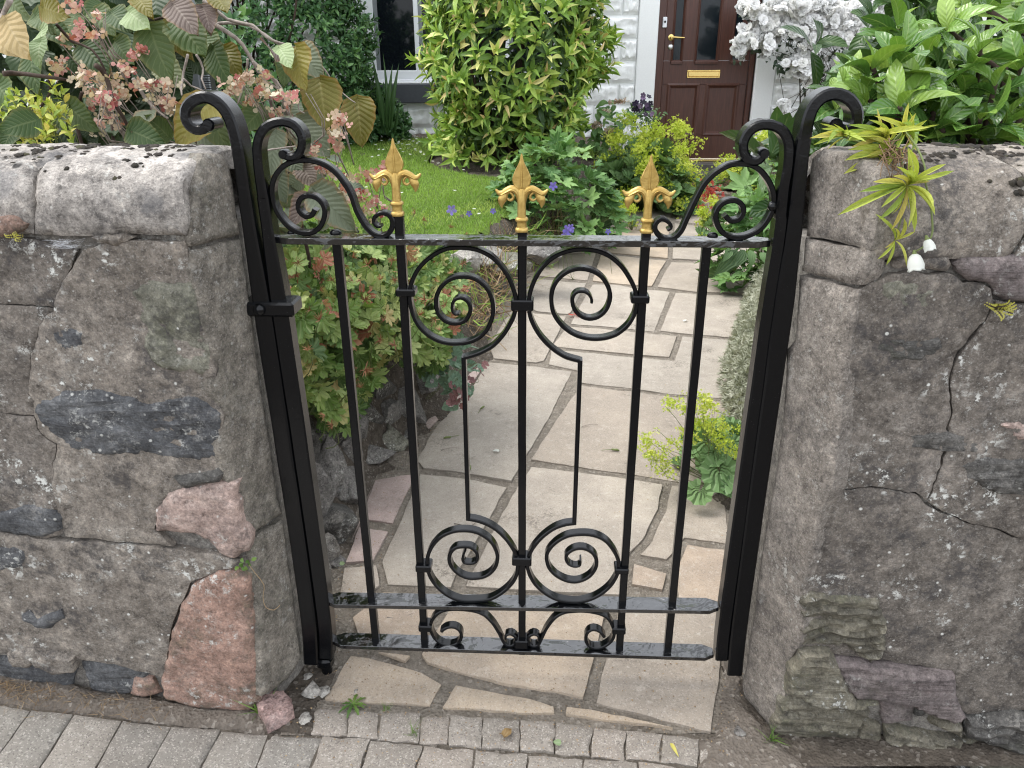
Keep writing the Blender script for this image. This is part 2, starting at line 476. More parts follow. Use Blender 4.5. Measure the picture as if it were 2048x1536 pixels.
def paving(name, stops, speck=0.5, dirt=0.6, bumpk=1.0):
    n = NT(name)
    base = n.ramp(n.rnd(), stops)
    a = n.noise(6, 6, 0.65); b = n.noise(40, 6, 0.7)
    col = n.mix(n.step(a, 0.35, 0.7), n.mix(0.42, base, (0.19, 0.165, 0.14)), base)
    col = n.mix(n.math('MULTIPLY', n.step(b, 0.52, 0.7), 0.4), col, n.mix(0.55, base, (0.6, 0.55, 0.49)))
    cell = n.vor(400, 'F1', None, True); sep = n.new('ShaderNodeSeparateColor'); n.L.new(cell, sep.inputs[0])
    col = n.mix(n.math('MULTIPLY', n.step(sep.outputs[0], 0.78, 0.96), 0.38 * speck), col, (0.64, 0.60, 0.54))
    col = n.mix(n.math('MULTIPLY', n.step(sep.outputs[1], 0.80, 0.97), 0.6 * speck), col, (0.09, 0.08, 0.075))
    fl = n.math('MULTIPLY', n.step(n.noise(52, 4, 0.7), 0.60, 0.66), n.step(n.noise(8, 4), 0.5, 0.62))
    col = n.mix(n.math('MULTIPLY', fl, 0.28), col, (0.62, 0.60, 0.54))
    dr = n.math('MULTIPLY', n.step(n.noise(4.2, 7, 0.7), 0.53, 0.72), n.step(n.noise(130, 3, 0.7), 0.42, 0.6))
    col = n.mix(n.math('MULTIPLY', dr, dirt), col, (0.085, 0.072, 0.058))
    h = n.math('ADD', n.math('MULTIPLY', b, 0.5), n.math('MULTIPLY', n.noise(230, 4, 0.8), 0.35))
    M[name] = n.done(col, 0.86, n.bump(h, 0.55 * bumpk, 0.005), 0.3)
paving('flagstone', [(0.0, (0.33, 0.282, 0.23)), (0.25, (0.395, 0.342, 0.28)), (0.5, (0.345, 0.312, 0.265)), (0.75, (0.415, 0.365, 0.305)), (1.0, (0.38, 0.322, 0.268))], dirt=0.9)
paving('flagstone_tan', [(0.0, (0.42, 0.33, 0.235)), (0.5, (0.47, 0.385, 0.29)), (1.0, (0.40, 0.315, 0.24))], dirt=0.5)
paving('flagstone_pink', [(0.0, (0.43, 0.33, 0.30)), (1.0, (0.49, 0.385, 0.35))], dirt=0.55)
paving('paver_block', [(0.0, (0.215, 0.20, 0.178)), (0.5, (0.26, 0.243, 0.215)), (1.0, (0.30, 0.27, 0.235))], speck=0.9, dirt=0.4, bumpk=1.3)
paving('sett', [(0.0, (0.24, 0.215, 0.185)), (0.5, (0.285, 0.255, 0.22)), (1.0, (0.31, 0.27, 0.23))], speck=0.9, dirt=0.6, bumpk=1.3)

def soil(name, lo, hi, grit=0.5):
    n = NT(name)
    col = n.ramp(n.noise(35, 7, 0.75), [(0.3, lo), (0.7, hi)])
    cell = n.vor(150, 'F1', None, True); sep = n.new('ShaderNodeSeparateColor'); n.L.new(cell, sep.inputs[0])
    col = n.mix(n.math('MULTIPLY', n.step(sep.outputs[0], 0.84, 0.97), grit), col, (0.42, 0.38, 0.33))
    M[name] = n.done(col, 0.95, n.bump(n.math('ADD', n.noise(90, 6, 0.75), n.math('MULTIPLY', n.vor(150), 0.6)), 0.9, 0.012), 0.2)
soil('soil', (0.055, 0.045, 0.036), (0.16, 0.135, 0.11), 0.35)
soil('joint_grit', (0.09, 0.077, 0.062), (0.20, 0.172, 0.14), 0.5)
soil('path_mortar', (0.15, 0.13, 0.106), (0.31, 0.272, 0.225), 0.5)
soil('turf', (0.06, 0.10, 0.02), (0.16, 0.24, 0.05), 0.0)
soil('footing', (0.13, 0.11, 0.092), (0.25, 0.215, 0.18), 0.6)

def plain(name, col, rough=0.5, spec=0.5, metallic=0.0, var=0.0, bump=None):
    n = NT(name)
    c = n.mix(n.step(n.noise(*(bump[:1] if bump else (40,)), 5, 0.65), 0.3, 0.7), col, tuple(x * (1 - var) for x in col)) if var else col
    nm = n.bump(n.noise(bump[0], 4, 0.6), bump[1], bump[2]) if bump else None
    M[name] = n.done(c, rough, nm, spec, metallic)
# thick brushed gloss black on the iron: sags, brush marks and a little dust
n = NT('black_gloss')
lump = n.noise(55, 5, 0.6, None, 0.8); brush = n.noise(14, 4, 0.6, n.mapping((40, 40, 3)))
dust = n.step(n.noise(420, 2, 0.6), 0.70, 0.76)
M['black_gloss'] = n.done(n.mix(n.math('MULTIPLY', dust, 0.30), (0.0035, 0.004, 0.005), (0.13, 0.125, 0.12)), n.math('ADD', 0.10, n.math('MULTIPLY', n.noise(30, 3), 0.13)),
    n.bump(n.math('ADD', lump, n.math('MULTIPLY', brush, 0.3)), 0.10, 0.004), 0.30)
n = NT('black_gloss_flat')      # the rails' wide faces, where the paint pooled
lump = n.noise(20, 2.5, 0.5, n.mapping((0.8, 1, 1)), 1.0); pim = n.noise(75, 2, 0.5)
M['black_gloss_flat'] = n.done((0.0035, 0.004, 0.005), 0.06, n.bump(n.math('ADD', lump, n.math('MULTIPLY', pim, 0.16)), 0.8, 0.016), 0.6)
n.b.inputs['Coat Weight'].default_value = 1.0; n.b.inputs['Coat Roughness'].default_value = 0.05; n.b.inputs['Coat IOR'].default_value = 1.6
n = NT('gold_paint')
gp = n.noise(60, 5, 0.6)
M['gold_paint'] = n.done(n.mix(n.step(gp, 0.3, 0.7), (0.40, 0.262, 0.068), (0.53, 0.37, 0.115)), 0.36, n.bump(n.noise(160, 4, 0.6), 0.3, 0.003), 0.5, 0.6)
plain('white_paint', (0.86, 0.875, 0.87), 0.5, 0.4, 0, 0.05, (120, 0.25, 0.003))
plain('white_block', (0.86, 0.875, 0.865), 0.6, 0.35, 0, 0.06, (28, 0.4, 0.012))
plain('white_upvc', (0.80, 0.82, 0.85), 0.25, 0.5)
plain('grey_sill', (0.075, 0.08, 0.095), 0.55, 0.4, 0, 0.15)
plain('brass', (0.78, 0.58, 0.22), 0.24, 0.5, 1.0)
plain('steel', (0.6, 0.6, 0.6), 0.3, 0.5, 1.0)
plain('black_plastic', (0.012, 0.012, 0.014), 0.4, 0.5)
plain('grey_metal', (0.22, 0.235, 0.25), 0.45, 0.5, 0.2, 0.1)
plain('dark_room', (0.02, 0.022, 0.025), 0.9, 0.2)
n = NT('door_wood')
wv = n.noise(5, 5, 0.6, n.mapping((22, 22, 1.2)), 0.5)
M['door_wood'] = n.done(n.ramp(wv, [(0.3, (0.05, 0.018, 0.012)), (0.55, (0.078, 0.028, 0.018)), (0.75, (0.102, 0.038, 0.024))]), 0.38, n.bump(wv, 0.12, 0.003), 0.5)
n = NT('step_stone'); M['step_stone'] = n.done(n.ramp(n.noise(12, 5), [(0.3, (0.05, 0.045, 0.042)), (0.7, (0.12, 0.11, 0.10))]), 0.8)
n = NT('coir_mat')
M['coir_mat'] = n.done(n.ramp(n.noise(45, 4, 0.7, n.mapping((1, 2.2, 1)), 1.5), [(0.46, (0.02, 0.014, 0.01)), (0.54, (0.24, 0.12, 0.065))]), 0.95, n.bump(n.noise(300, 3), 0.8, 0.01))
n = NT('window_glass')
n.b.inputs['Base Color'].default_value = (0.01, 0.012, 0.014, 1); n.b.inputs['Roughness'].default_value = 0.03
n.b.inputs['IOR'].default_value = 1.5
M['window_glass'] = n.done((0.006, 0.008, 0.011), 0.04, n.bump(n.noise(3, 2), 0.04, 0.02), 0.32)
n = NT('door_glass'); M['door_glass'] = n.done((0.008, 0.013, 0.017), 0.10, n.bump(n.noise(9, 3), 0.12, 0.01), 0.35)
n = NT('cobweb'); 
tr = n.new('ShaderNodeBsdfTransparent'); mx = n.new('ShaderNodeMixShader'); mx.inputs[0].default_value = 0.5
n.b.inputs['Base Color'].default_value = (0.8, 0.82, 0.85, 1); n.b.inputs['Roughness'].default_value = 0.7
n.L.new(tr.outputs[0], mx.inputs[1]); n.L.new(n.b.outputs[0], mx.inputs[2]); n.L.new(mx.outputs[0], n.out.inputs[0]); M['cobweb'] = n.m

# ---- leaves: colour from the leaf's own random number (object random + 'tint' attribute), veins from its UV
def leaf(name, stops, vein=None, veincol=None, veinamt=0.35, rough=0.42, trans=0.22, spec=0.4, edge=None, bump=0.25, blotch=0.0, blotchcol=(0.2, 0.1, 0.03), vn=7.0):
    n = NT(name)
    r = n.math('FRACT', n.math('ADD', n.rnd(), n.attr()))
    col = n.ramp(r, stops)
    mott = n.noise(30, 4, 0.6)
    col = n.mix(n.math('MULTIPLY', n.step(mott, 0.35, 0.7), 0.22 if stops[0][1][1] < 0.6 else 0.0), col, n.mix(0.5, col, (0.02, 0.03, 0.01)))
    nm = None
    if vein:
        uv = n.new('ShaderNodeUVMap'); sx = n.new('ShaderNodeSeparateXYZ'); n.L.new(uv.outputs[0], sx.inputs[0])
        u = n.math('ABSOLUTE', n.math('SUBTRACT', n.math('MULTIPLY', sx.outputs[0], 2.0), 1.0)); v = sx.outputs[1]
        midrib = n.step(u, 0.10 if vein != 'pleat' else 0.05, 0.0)
        if vein in ('pinnate', 'plain'):
            ph = n.math('SUBTRACT', n.math('MULTIPLY', v, vn), n.math('MULTIPLY', u, vn * 0.28))
            w = n.math('ABSOLUTE', n.math('SUBTRACT', n.math('FRACT', ph), 0.5))
            lines = n.step(w, 0.09, 0.01)
            ht = n.math('MULTIPLY', w, 2.0)
        else:                                    # rays from the stalk: u holds the angle, v the radius
            ph = n.math('MULTIPLY', sx.outputs[0], vn)
            w = n.math('ABSOLUTE', n.math('SUBTRACT', n.math('FRACT', ph), 0.5))
            lines = n.step(w, 0.16, 0.03); ht = n.math('MULTIPLY', w, 2.0); midrib = 0.0
        k = n.math('MAXIMUM', lines, midrib) if vein != 'plain' else midrib
        vc = veincol or (0.3, 0.36, 0.15)
        col = n.mix(n.math('MULTIPLY', k, veinamt), col, vc)
        nm = n.bump(ht, bump, 0.012)
        if edge: 
            col = n.mix(n.math('MULTIPLY', n.step(n.math('ADD', u if vein != 'pleat' else v, n.math('MULTIPLY', n.math('SUBTRACT', mott, 0.5), 0.6)), 0.72, 0.98), edge[1]), col, edge[0])
    if blotch:
        col = n.mix(n.math('MULTIPLY', n.step(n.noise(17, 5, 0.7), 0.55, 0.66), blotch), col, blotchcol)
    n.done(col, rough, nm, spec)
    if trans:
        tl = n.new('ShaderNodeBsdfTranslucent'); n.put(tl.inputs[0], n.mix(1.0, col, (1.0, 1.0, 0.55) if stops[0][1][1] < 0.6 else (1.0, 1.0, 1.0), 'MULTIPLY'))
        if nm: n.L.new(nm, tl.inputs[1])
        mx = n.new('ShaderNodeMixShader'); mx.inputs[0].default_value = trans
        n.L.new(n.b.outputs[0], mx.inputs[1]); n.L.new(tl.outputs[0], mx.inputs[2]); n.L.new(mx.outputs[0], n.out.inputs[0])
    M[name] = n.m
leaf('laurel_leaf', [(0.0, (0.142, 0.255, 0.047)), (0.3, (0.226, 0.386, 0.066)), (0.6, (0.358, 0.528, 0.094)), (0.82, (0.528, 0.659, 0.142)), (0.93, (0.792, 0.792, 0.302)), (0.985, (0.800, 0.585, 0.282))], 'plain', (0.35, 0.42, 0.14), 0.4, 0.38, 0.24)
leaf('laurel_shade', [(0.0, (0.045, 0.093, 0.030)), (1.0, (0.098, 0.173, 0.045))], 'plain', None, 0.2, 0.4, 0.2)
leaf('evergreen_leaf', [(0.0, (0.045, 0.105, 0.045)), (0.6, (0.092, 0.203, 0.073)), (1.0, (0.203, 0.354, 0.121))], None, trans=0.15, rough=0.38)
leaf('rhodo_leaf', [(0.0, (0.066, 0.150, 0.034)), (0.45, (0.120, 0.240, 0.048)), (0.8, (0.204, 0.348, 0.066)), (1.0, (0.324, 0.468, 0.108))], 'plain', (0.34, 0.44, 0.16), 0.6, 0.22, 0.22, 0.55)
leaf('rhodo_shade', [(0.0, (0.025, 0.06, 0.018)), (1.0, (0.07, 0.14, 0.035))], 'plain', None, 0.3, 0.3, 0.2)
leaf('hydrangea_green', [(0.0, (0.040, 0.076, 0.025)), (0.4, (0.072, 0.119, 0.036)), (0.75, (0.094, 0.137, 0.054)), (1.0, (0.144, 0.173, 0.086))], 'pinnate', (0.26, 0.30, 0.15), 0.28, 0.55, 0.25, 0.3, edge=((0.26, 0.20, 0.06), 0.22), bump=0.22, vn=9)
leaf('hydrangea_olive', [(0.0, (0.111, 0.106, 0.019)), (0.5, (0.162, 0.145, 0.025)), (1.0, (0.230, 0.200, 0.043))], 'pinnate', (0.34, 0.30, 0.12), 0.3, 0.5, 0.25, 0.3, edge=((0.27, 0.13, 0.04), 0.4), bump=0.22, blotch=0.35, blotchcol=(0.15, 0.075, 0.02), vn=9)
leaf('hydrangea_mauve', [(0.0, (0.120, 0.084, 0.076)), (0.5, (0.160, 0.124, 0.104)), (1.0, (0.192, 0.172, 0.124))], 'pinnate', (0.38, 0.33, 0.28), 0.3, 0.6, 0.2, 0.3, edge=((0.26, 0.16, 0.06), 0.35), bump=0.25, vn=9)
leaf('hydrangea_pale', [(0.0, (0.24, 0.33, 0.17)), (1.0, (0.34, 0.43, 0.22))], 'pinnate', (0.50, 0.55, 0.38), 0.4, 0.6, 0.25, 0.3, bump=0.22, vn=8)
leaf('hydrangea_greygreen', [(0.0, (0.128, 0.158, 0.109)), (1.0, (0.188, 0.217, 0.150))], 'pinnate', (0.09, 0.12, 0.07), 0.4, 0.6, 0.2, 0.3, edge=((0.28, 0.17, 0.08), 0.55), bump=0.22, vn=10)
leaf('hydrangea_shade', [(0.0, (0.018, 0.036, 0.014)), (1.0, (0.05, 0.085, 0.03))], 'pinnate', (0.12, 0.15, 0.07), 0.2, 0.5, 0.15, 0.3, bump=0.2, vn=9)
leaf('dry_leaf', [(0.0, (0.30, 0.19, 0.08)), (1.0, (0.46, 0.36, 0.18))], 'pinnate', (0.5, 0.42, 0.28), 0.3, 0.7, 0.2)
leaf('floret_coral', [(0.0, (0.33, 0.09, 0.085)), (0.35, (0.44, 0.17, 0.155)), (0.7, (0.53, 0.31, 0.27)), (1.0, (0.60, 0.47, 0.39))], None, trans=0.3, rough=0.6)
leaf('floret_buff', [(0.0, (0.36, 0.22, 0.15)), (0.4, (0.52, 0.42, 0.31)), (0.8, (0.60, 0.54, 0.41)), (0.94, (0.50, 0.26, 0.20)), (1.0, (0.45, 0.17, 0.14))], None, trans=0.3, rough=0.65, blotch=0.4, blotchcol=(0.34, 0.15, 0.07))
leaf('geranium_leaf', [(0.0, (0.10, 0.19, 0.045)), (0.3, (0.19, 0.30, 0.075)), (0.62, (0.31, 0.41, 0.13)), (0.84, (0.47, 0.52, 0.21)), (0.90, (0.50, 0.40, 0.18)), (0.95, (0.36, 0.14, 0.085))], 'ray', (0.36, 0.42, 0.20), 0.35, 0.55, 0.25, 0.3, bump=0.4, vn=7, blotch=0.12)
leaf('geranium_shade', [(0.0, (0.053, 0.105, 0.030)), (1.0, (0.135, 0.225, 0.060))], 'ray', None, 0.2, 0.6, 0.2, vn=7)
leaf('seedhead', [(0.0, (0.22, 0.085, 0.045)), (1.0, (0.42, 0.21, 0.11))], None, trans=0.1, rough=0.7)
leaf('anemone_leaf', [(0.0, (0.091, 0.195, 0.065)), (0.5, (0.156, 0.305, 0.098)), (1.0, (0.273, 0.429, 0.156))], 'ray', (0.30, 0.42, 0.2), 0.3, 0.5, 0.25, 0.3, bump=0.4, vn=5)
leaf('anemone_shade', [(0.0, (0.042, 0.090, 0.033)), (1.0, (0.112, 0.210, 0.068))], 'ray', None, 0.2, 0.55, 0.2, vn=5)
leaf('mantle_leaf', [(0.0, (0.125, 0.237, 0.088)), (1.0, (0.225, 0.362, 0.144))], 'ray', (0.30, 0.42, 0.22), 0.5, 0.6, 0.22, 0.25, bump=0.8, vn=9)
leaf('mantle_flower', [(0.0, (0.40, 0.52, 0.045)), (0.5, (0.54, 0.64, 0.07)), (1.0, (0.66, 0.70, 0.14))], None, trans=0.35, rough=0.6)
leaf('columbine_leaf', [(0.0, (0.144, 0.240, 0.156)), (1.0, (0.240, 0.348, 0.240))], 'ray', (0.28, 0.36, 0.27), 0.3, 0.6, 0.15, vn=5)
leaf('plum_leaf', [(0.0, (0.17, 0.075, 0.075)), (1.0, (0.30, 0.15, 0.145))], 'ray', (0.36, 0.22, 0.2), 0.3, 0.6, 0.15, vn=6)
leaf('rose_leaf', [(0.0, (0.04, 0.075, 0.045)), (1.0, (0.10, 0.15, 0.10))], 'plain', (0.18, 0.22, 0.15), 0.3, 0.5, 0.15)
leaf('rose_petal', [(0.0, (0.88, 0.87, 0.83)), (0.3, (0.90, 0.90, 0.88)), (1.0, (0.91, 0.91, 0.90))], None, trans=0.2, rough=0.7, spec=0.2)
leaf('silver_foliage', [(0.0, (0.213, 0.231, 0.156)), (0.6, (0.375, 0.388, 0.294)), (1.0, (0.562, 0.562, 0.463))], None, trans=0.12, rough=0.8)
leaf('strap_leaf', [(0.0, (0.26, 0.38, 0.06)), (0.4, (0.44, 0.52, 0.08)), (0.8, (0.62, 0.62, 0.14)), (1.0, (0.66, 0.55, 0.16))], 'plain', (0.5, 0.52, 0.2), 0.5, 0.5, 0.3)
leaf('grass_blade', [(0.0, (0.17, 0.30, 0.045)), (0.5, (0.28, 0.44, 0.07)), (1.0, (0.46, 0.58, 0.14))], None, trans=0.3, rough=0.55)
leaf('iris_leaf', [(0.0, (0.03, 0.075, 0.025)), (1.0, (0.075, 0.145, 0.05))], None, trans=0.15, rough=0.4)
leaf('weed_leaf', [(0.0, (0.06, 0.13, 0.025)), (1.0, (0.16, 0.26, 0.05))], None, trans=0.25, rough=0.5)
leaf('straw', [(0.0, (0.16, 0.095, 0.05)), (1.0, (0.40, 0.29, 0.17))], None, trans=0.1, rough=0.8)
leaf('petal_white', [(0.0, (0.78, 0.80, 0.74)), (1.0, (0.84, 0.85, 0.8))], None, trans=0.35, rough=0.6)
leaf('petal_violet', [(0.0, (0.16, 0.13, 0.55)), (1.0, (0.30, 0.24, 0.68))], None, trans=0.3, rough=0.6)
leaf('petal_dark', [(0.0, (0.008, 0.006, 0.02)), (0.8, (0.03, 0.015, 0.06)), (1.0, (0.3, 0.2, 0.35))], None, trans=0.1, rough=0.6)
leaf('petal_red', [(0.0, (0.35, 0.02, 0.02)), (1.0, (0.55, 0.10, 0.07))], None, trans=0.3, rough=0.6)
leaf('fern_leaf', [(0.0, (0.42, 0.40, 0.06)), (1.0, (0.60, 0.56, 0.16))], None, trans=0.25, rough=0.6)
leaf('moss', [(0.0, (0.012, 0.010, 0.008)), (0.8, (0.030, 0.023, 0.017)), (1.0, (0.05, 0.05, 0.022))], None, trans=0.0, rough=0.95)
plain('twig_pale', (0.36, 0.31, 0.27), 0.8, 0.2, 0, 0.4, (90, 0.5, 0.003))
plain('twig_dark', (0.075, 0.052, 0.04), 0.8, 0.2, 0, 0.4, (90, 0.5, 0.003))
plain('stem_green', (0.16, 0.20, 0.07), 0.6, 0.3, 0, 0.2)
plain('stem_rose', (0.05, 0.045, 0.03), 0.7, 0.3, 0, 0.3)
# ------------------------------------------------------------------ the iron gate and its posts
def Z(pts, ox, oy, s, v):
    return [G(ox + x / s, oy + y / s, v) for x, y in pts]
VB0, VB1 = -0.010, 0.010
gate = empty('garden_gate', matrix=GATE_M, label='glossy black wrought iron gate with scrolls and three gold spearheads', cat='gate')

def rail(a, b, t, mat):
    u0, z0 = G(*a, -0.02); u1, z1 = G(*b, -0.02)
    mb = MB()
    n = 40; V = []; Fs = []; rr = random.Random(int(a[1]))
    c = 0.012
    for i in range(n + 1):
        u = u0 + (u1 - u0) * i / n; z = z0 + (z1 - z0) * i / n
        k = 1 - 0.55 * max(0, 1 - min(u - u0, u1 - u) / c)
        w = 0.0
        for (vv, zz) in ((-0.02 * k, 0.0006), (-0.02 * k, t - 0.0006), (-0.0194 * k, t), (-0.009, t), (0.0, t), (0.009, t), (0.0194 * k, t), (0.02 * k, t - 0.0006), (0.02 * k, 0.0006), (0.0194 * k, 0), (-0.0194 * k, 0)):
            V.append((u, vv + w * rr.uniform(-1, 1), z + zz + w * rr.uniform(-1, 1)))
    m = 11
    for i in range(n):
        for s in range(m):
            s2 = (s + 1) % m
            Fs.append((i * m + s, i * m + s2, (i + 1) * m + s2, (i + 1) * m + s))
    Fs.append(tuple(range(m))[::-1]); Fs.append(tuple(n * m + s for s in range(m)))
    mb.add(V, Fs)
    return inst('rail', mb.mesh('rail', mat, angle=math.radians(30)), gate)
rail((549, 489), (1543, 496.5), 0.0105, M['black_gloss_flat'])
rail((650, 1216), (1439, 1229), 0.009, M['black_gloss_flat'])
rail((664, 1297), (1429, 1323), 0.009, M['black_gloss_flat'])

# five upright bars; three rise through the rail to carry the spearheads
tops = [(672, 487, 0), (800.3, 489.5, 431), (1044.2, 491.5, 463), (1291.4, 494.5, 465), (1414.6, 496, 0)]
bots = [(752.3, 1300), (850, 1303.5), (1044, 1310), (1238, 1316), (1334.2, 1319.5)]
for (tx, ty, tip), (bx, by) in zip(tops, bots):
    a = np.array(G(tx, ty, -0.0075)); b = np.array(G(bx, by, -0.0075))
    a[1] = max(a[1], 0.952)
    if tip:
        k = (tip - by) / (ty - by)
        a = np.array(G(bx + (tx - bx) * k, tip + 3, -0.0075))
    V, Fs = bar_sweep([b + (a - b) * t for t in np.linspace(0, 1, 24)], 0.0148, -0.0075, 0.0075, 0.0015)
    V = [(x + 0.0005 * nz(x * 9, z * 14, 0.3), y, z) for x, y, z in V]
    mb = MB(); mb.add(V, Fs); mb.build('bar', M['black_gloss'], gate, angle=math.radians(30))

# gold fleur-de-lis spearheads: one mesh, three parts
def finial_mesh():
    mb = MB(); S = 1.0
    prof = [(245, 14), (256, 28), (270, 41), (290, 52), (310, 57), (330, 53), (350, 45), (370, 36), (392, 24), (412, 15), (432, 9), (450, 6), (460, 2)]
    xs = [-1, -0.9, -0.75, -0.4, -0.14, -0.05, 0.05, 0.14, 0.4, 0.75, 0.9, 1]
    th = [2, 8, 7, 8, 9, 15, 15, 9, 8, 7, 8, 2]
    V = []; Fs = []; m = len(xs)
    for side in (-1, 1):
        b = len(V)
        for h, w in prof:
            k = min(1, w / 22)
            for x, t in zip(xs, th): V.append((x * w, side * (t * k + 1.0 * (1 - k)), h))
        for i in range(len(prof) - 1):
            for j in range(m - 1):
                q = (b + i * m + j, b + i * m + j + 1, b + (i + 1) * m + j + 1, b + (i + 1) * m + j)
                Fs.append(q if side < 0 else q[::-1])
    n = len(prof) * m
    for i in range(len(prof) - 1):
        for j in (0, m - 1):
            q = (i * m + j, (i + 1) * m + j, n + (i + 1) * m + j, n + i * m + j); Fs.append(q if j == 0 else q[::-1])
    mb.add(V, Fs)
    # stem: squarish with a rib, collars below
    mb.lathe([(30, 0), (38, 4), (41, 14), (38, 24), (31, 30), (29, 52), (30, 64), (38, 70), (40, 77), (36, 86), (27, 92), (25, 150), (23, 215), (19, 246), (12, 258)], 16, square=0.65)
    for s in (-1, 1):
        mb.tube([(0, s * 22, 92), (0, s * 21, 170), (0, s * 18, 245), (0, s * 14, 258)], [6, 6, 6, 3], 8)
    for sx in (-1, 1):
        def arm(pts, r, fl):
            P = smooth_path([(sx * x, h) for x, h in pts], 6)
            R = np.interp(np.linspace(0, 1, len(P)), np.linspace(0, 1, len(r)), r)
            b0 = len(mb.v); mb.tube([(x, 0, h) for x, h in P], list(R), 10)
            for i in range(b0, len(mb.v)): mb.v[i] = (mb.v[i][0], mb.v[i][1] * fl, mb.v[i][2])
        arm([(8, 150), (13, 205), (28, 242), (58, 258), (88, 246), (114, 231), (136, 234), (156, 254)], [14, 18, 21, 22, 21, 21, 17, 6], 0.95)
        arm([(18, 190), (30, 236), (60, 253), (92, 240), (120, 226), (142, 236)], [6, 8, 9, 9, 8, 4], 2.7)
        arm([(92, 240), (106, 214), (118, 190), (121, 166), (118, 146)], [16, 24, 27, 17, 3], 0.8)
        arm([(72, 238), (56, 226), (50, 206), (60, 192), (76, 192), (88, 202)], [8, 9, 9, 9, 8, 5], 1.3)
    k = 0.000281
    mb.v = [(x * k, y * k, z * k) for x, y, z in mb.v]
    return mb.mesh('spearhead', M['gold_paint'], smooth=True, angle=math.radians(42))
fin = finial_mesh()
for bx, by, tx, ty in ((795.7, 432, 783.7, 276), (1043.4, 464, 1042.8, 307), (1292.5, 466, 1303, 309)):
    a = np.array(G(bx, by, 0)); t = np.array(G(tx, ty, 0)); d = t - a
    k = float(np.linalg.norm(d)) / (460 * 0.000281)
    ang = math.atan2(d[0], d[1]) * 0.35
    inst('spearhead', fin, gate, Matrix.Translation((a[0], 0, a[1])) @ Matrix.Rotation(ang, 4, 'Y') @ Matrix.Scale(k, 4))

# scrolls, traced in the plane of the gate
V0 = VB0
UL = Z([(500, 895), (560, 880), (640, 850), (730, 800), (810, 715), (870, 620), (905, 530), (912, 440), (890, 340), (850, 250), (790, 165), (710, 90), (600, 40), (480, 24), (360, 35), (250, 90), (160, 170), (100, 270), (74, 380), (82, 480), (117, 590), (180, 680), (270, 745), (370, 778), (480, 780), (580, 755), (660, 700), (710, 620), (733, 530), (725, 440), (690, 355), (630, 295), (560, 260), (480, 252), (400, 270), (335, 320), (292, 390), (282, 470), (300, 540), (345, 595), (410, 622), (470, 618), (520, 590), (550, 540), (552, 485), (525, 440), (480, 420), (435, 432), (410, 470), (412, 520), (435, 550), (468, 545)], 800, 490, 3.938, V0)
UR = Z([(1420, 920), (1360, 905), (1290, 880), (1200, 820), (1120, 740), (1060, 650), (1022, 550), (1014, 450), (1030, 360), (1070, 260), (1130, 170), (1210, 100), (1310, 55), (1420, 38), (1530, 45), (1640, 85), (1730, 155), (1800, 250), (1850, 350), (1866, 440), (1850, 540), (1800, 630), (1720, 700), (1630, 735), (1530, 745), (1430, 730), (1340, 690), (1260, 620), (1210, 540), (1192, 450), (1200, 360), (1240, 280), (1310, 220), (1390, 192), (1470, 195), (1550, 225), (1610, 280), (1650, 360), (1652, 440), (1620, 520), (1560, 570), (1490, 585), (1420, 560), (1375, 510), (1357, 450), (1367, 400), (1400, 372), (1450, 370), (1490, 395), (1512, 440), (1508, 462)], 800, 490, 3.938, V0)
LL = Z([(540, 92), (640, 112), (740, 152), (840, 222), (920, 312), (975, 400), (1000, 480), (1000, 560), (980, 640), (920, 722), (840, 790), (740, 840), (620, 855), (500, 855), (390, 825), (290, 760), (210, 670), (165, 570), (157, 480), (180, 390), (230, 312), (300, 250), (390, 212), (480, 200), (580, 207), (680, 245), (760, 312), (806, 400), (812, 480), (780, 560), (710, 620), (610, 645), (520, 637), (440, 595), (382, 530), (362, 460), (377, 405), (420, 362), (490, 350), (560, 355), (610, 390), (628, 440), (610, 490), (560, 508), (505, 500), (487, 460), (500, 412), (515, 380)], 820, 1020, 4.6545, V0)
LR = Z([(1530, 132), (1430, 147), (1330, 187), (1230, 262), (1150, 352), (1107, 440), (1092, 520), (1110, 600), (1160, 690), (1240, 770), (1340, 830), (1450, 860), (1570, 865), (1680, 840), (1780, 790), (1860, 720), (1920, 630), (1943, 550), (1938, 470), (1900, 390), (1840, 312), (1760, 260), (1670, 237), (1570, 235), (1470, 250), (1380, 295), (1312, 355), (1274, 420), (1278, 500), (1312, 570), (1380, 630), (1470, 670), (1560, 675), (1650, 640), (1710, 580), (1738, 510), (1725, 440), (1680, 392), (1610, 365), (1540, 370), (1480, 400), (1452, 440), (1462, 490), (1500, 525), (1550, 535), (1585, 518), (1588, 470)], 820, 1020, 4.6545, V0)
def spiral(mb, pts, t=0.0073, taper=14):
    P = smooth_path(pts, 0.005); n = len(P)
    th = np.full(n, t); k = np.arange(n)[::-1]
    th = np.where(k < taper, t * (0.55 + 0.45 * k / taper), th)
    V, Fs = bar_sweep(P, th, VB0, VB1, 0.0016)
    V = [(x + 0.0003 * nz(x * 60, z * 60, 1), y, z + 0.0003 * nz(x * 60, z * 60, 7)) for x, y, z in V]
    mb.add(V, Fs)
for U_, L_ in ((UL, LL), (UR, LR)):
    mb = MB(); spiral(mb, U_); spiral(mb, L_)
    a, b = np.array(L_[0]), np.array(U_[0]); s = 0.0035
    V, Fs = bar_sweep([a + (b - a) * t for t in np.linspace(-0.006, 1.006, 20)], 0.0080, VB0 - 0.0004, VB1 + 0.0004, 0.0014); mb.add(V, Fs)
    mb.build('scroll', M['black_gloss'], gate, angle=math.radians(30))
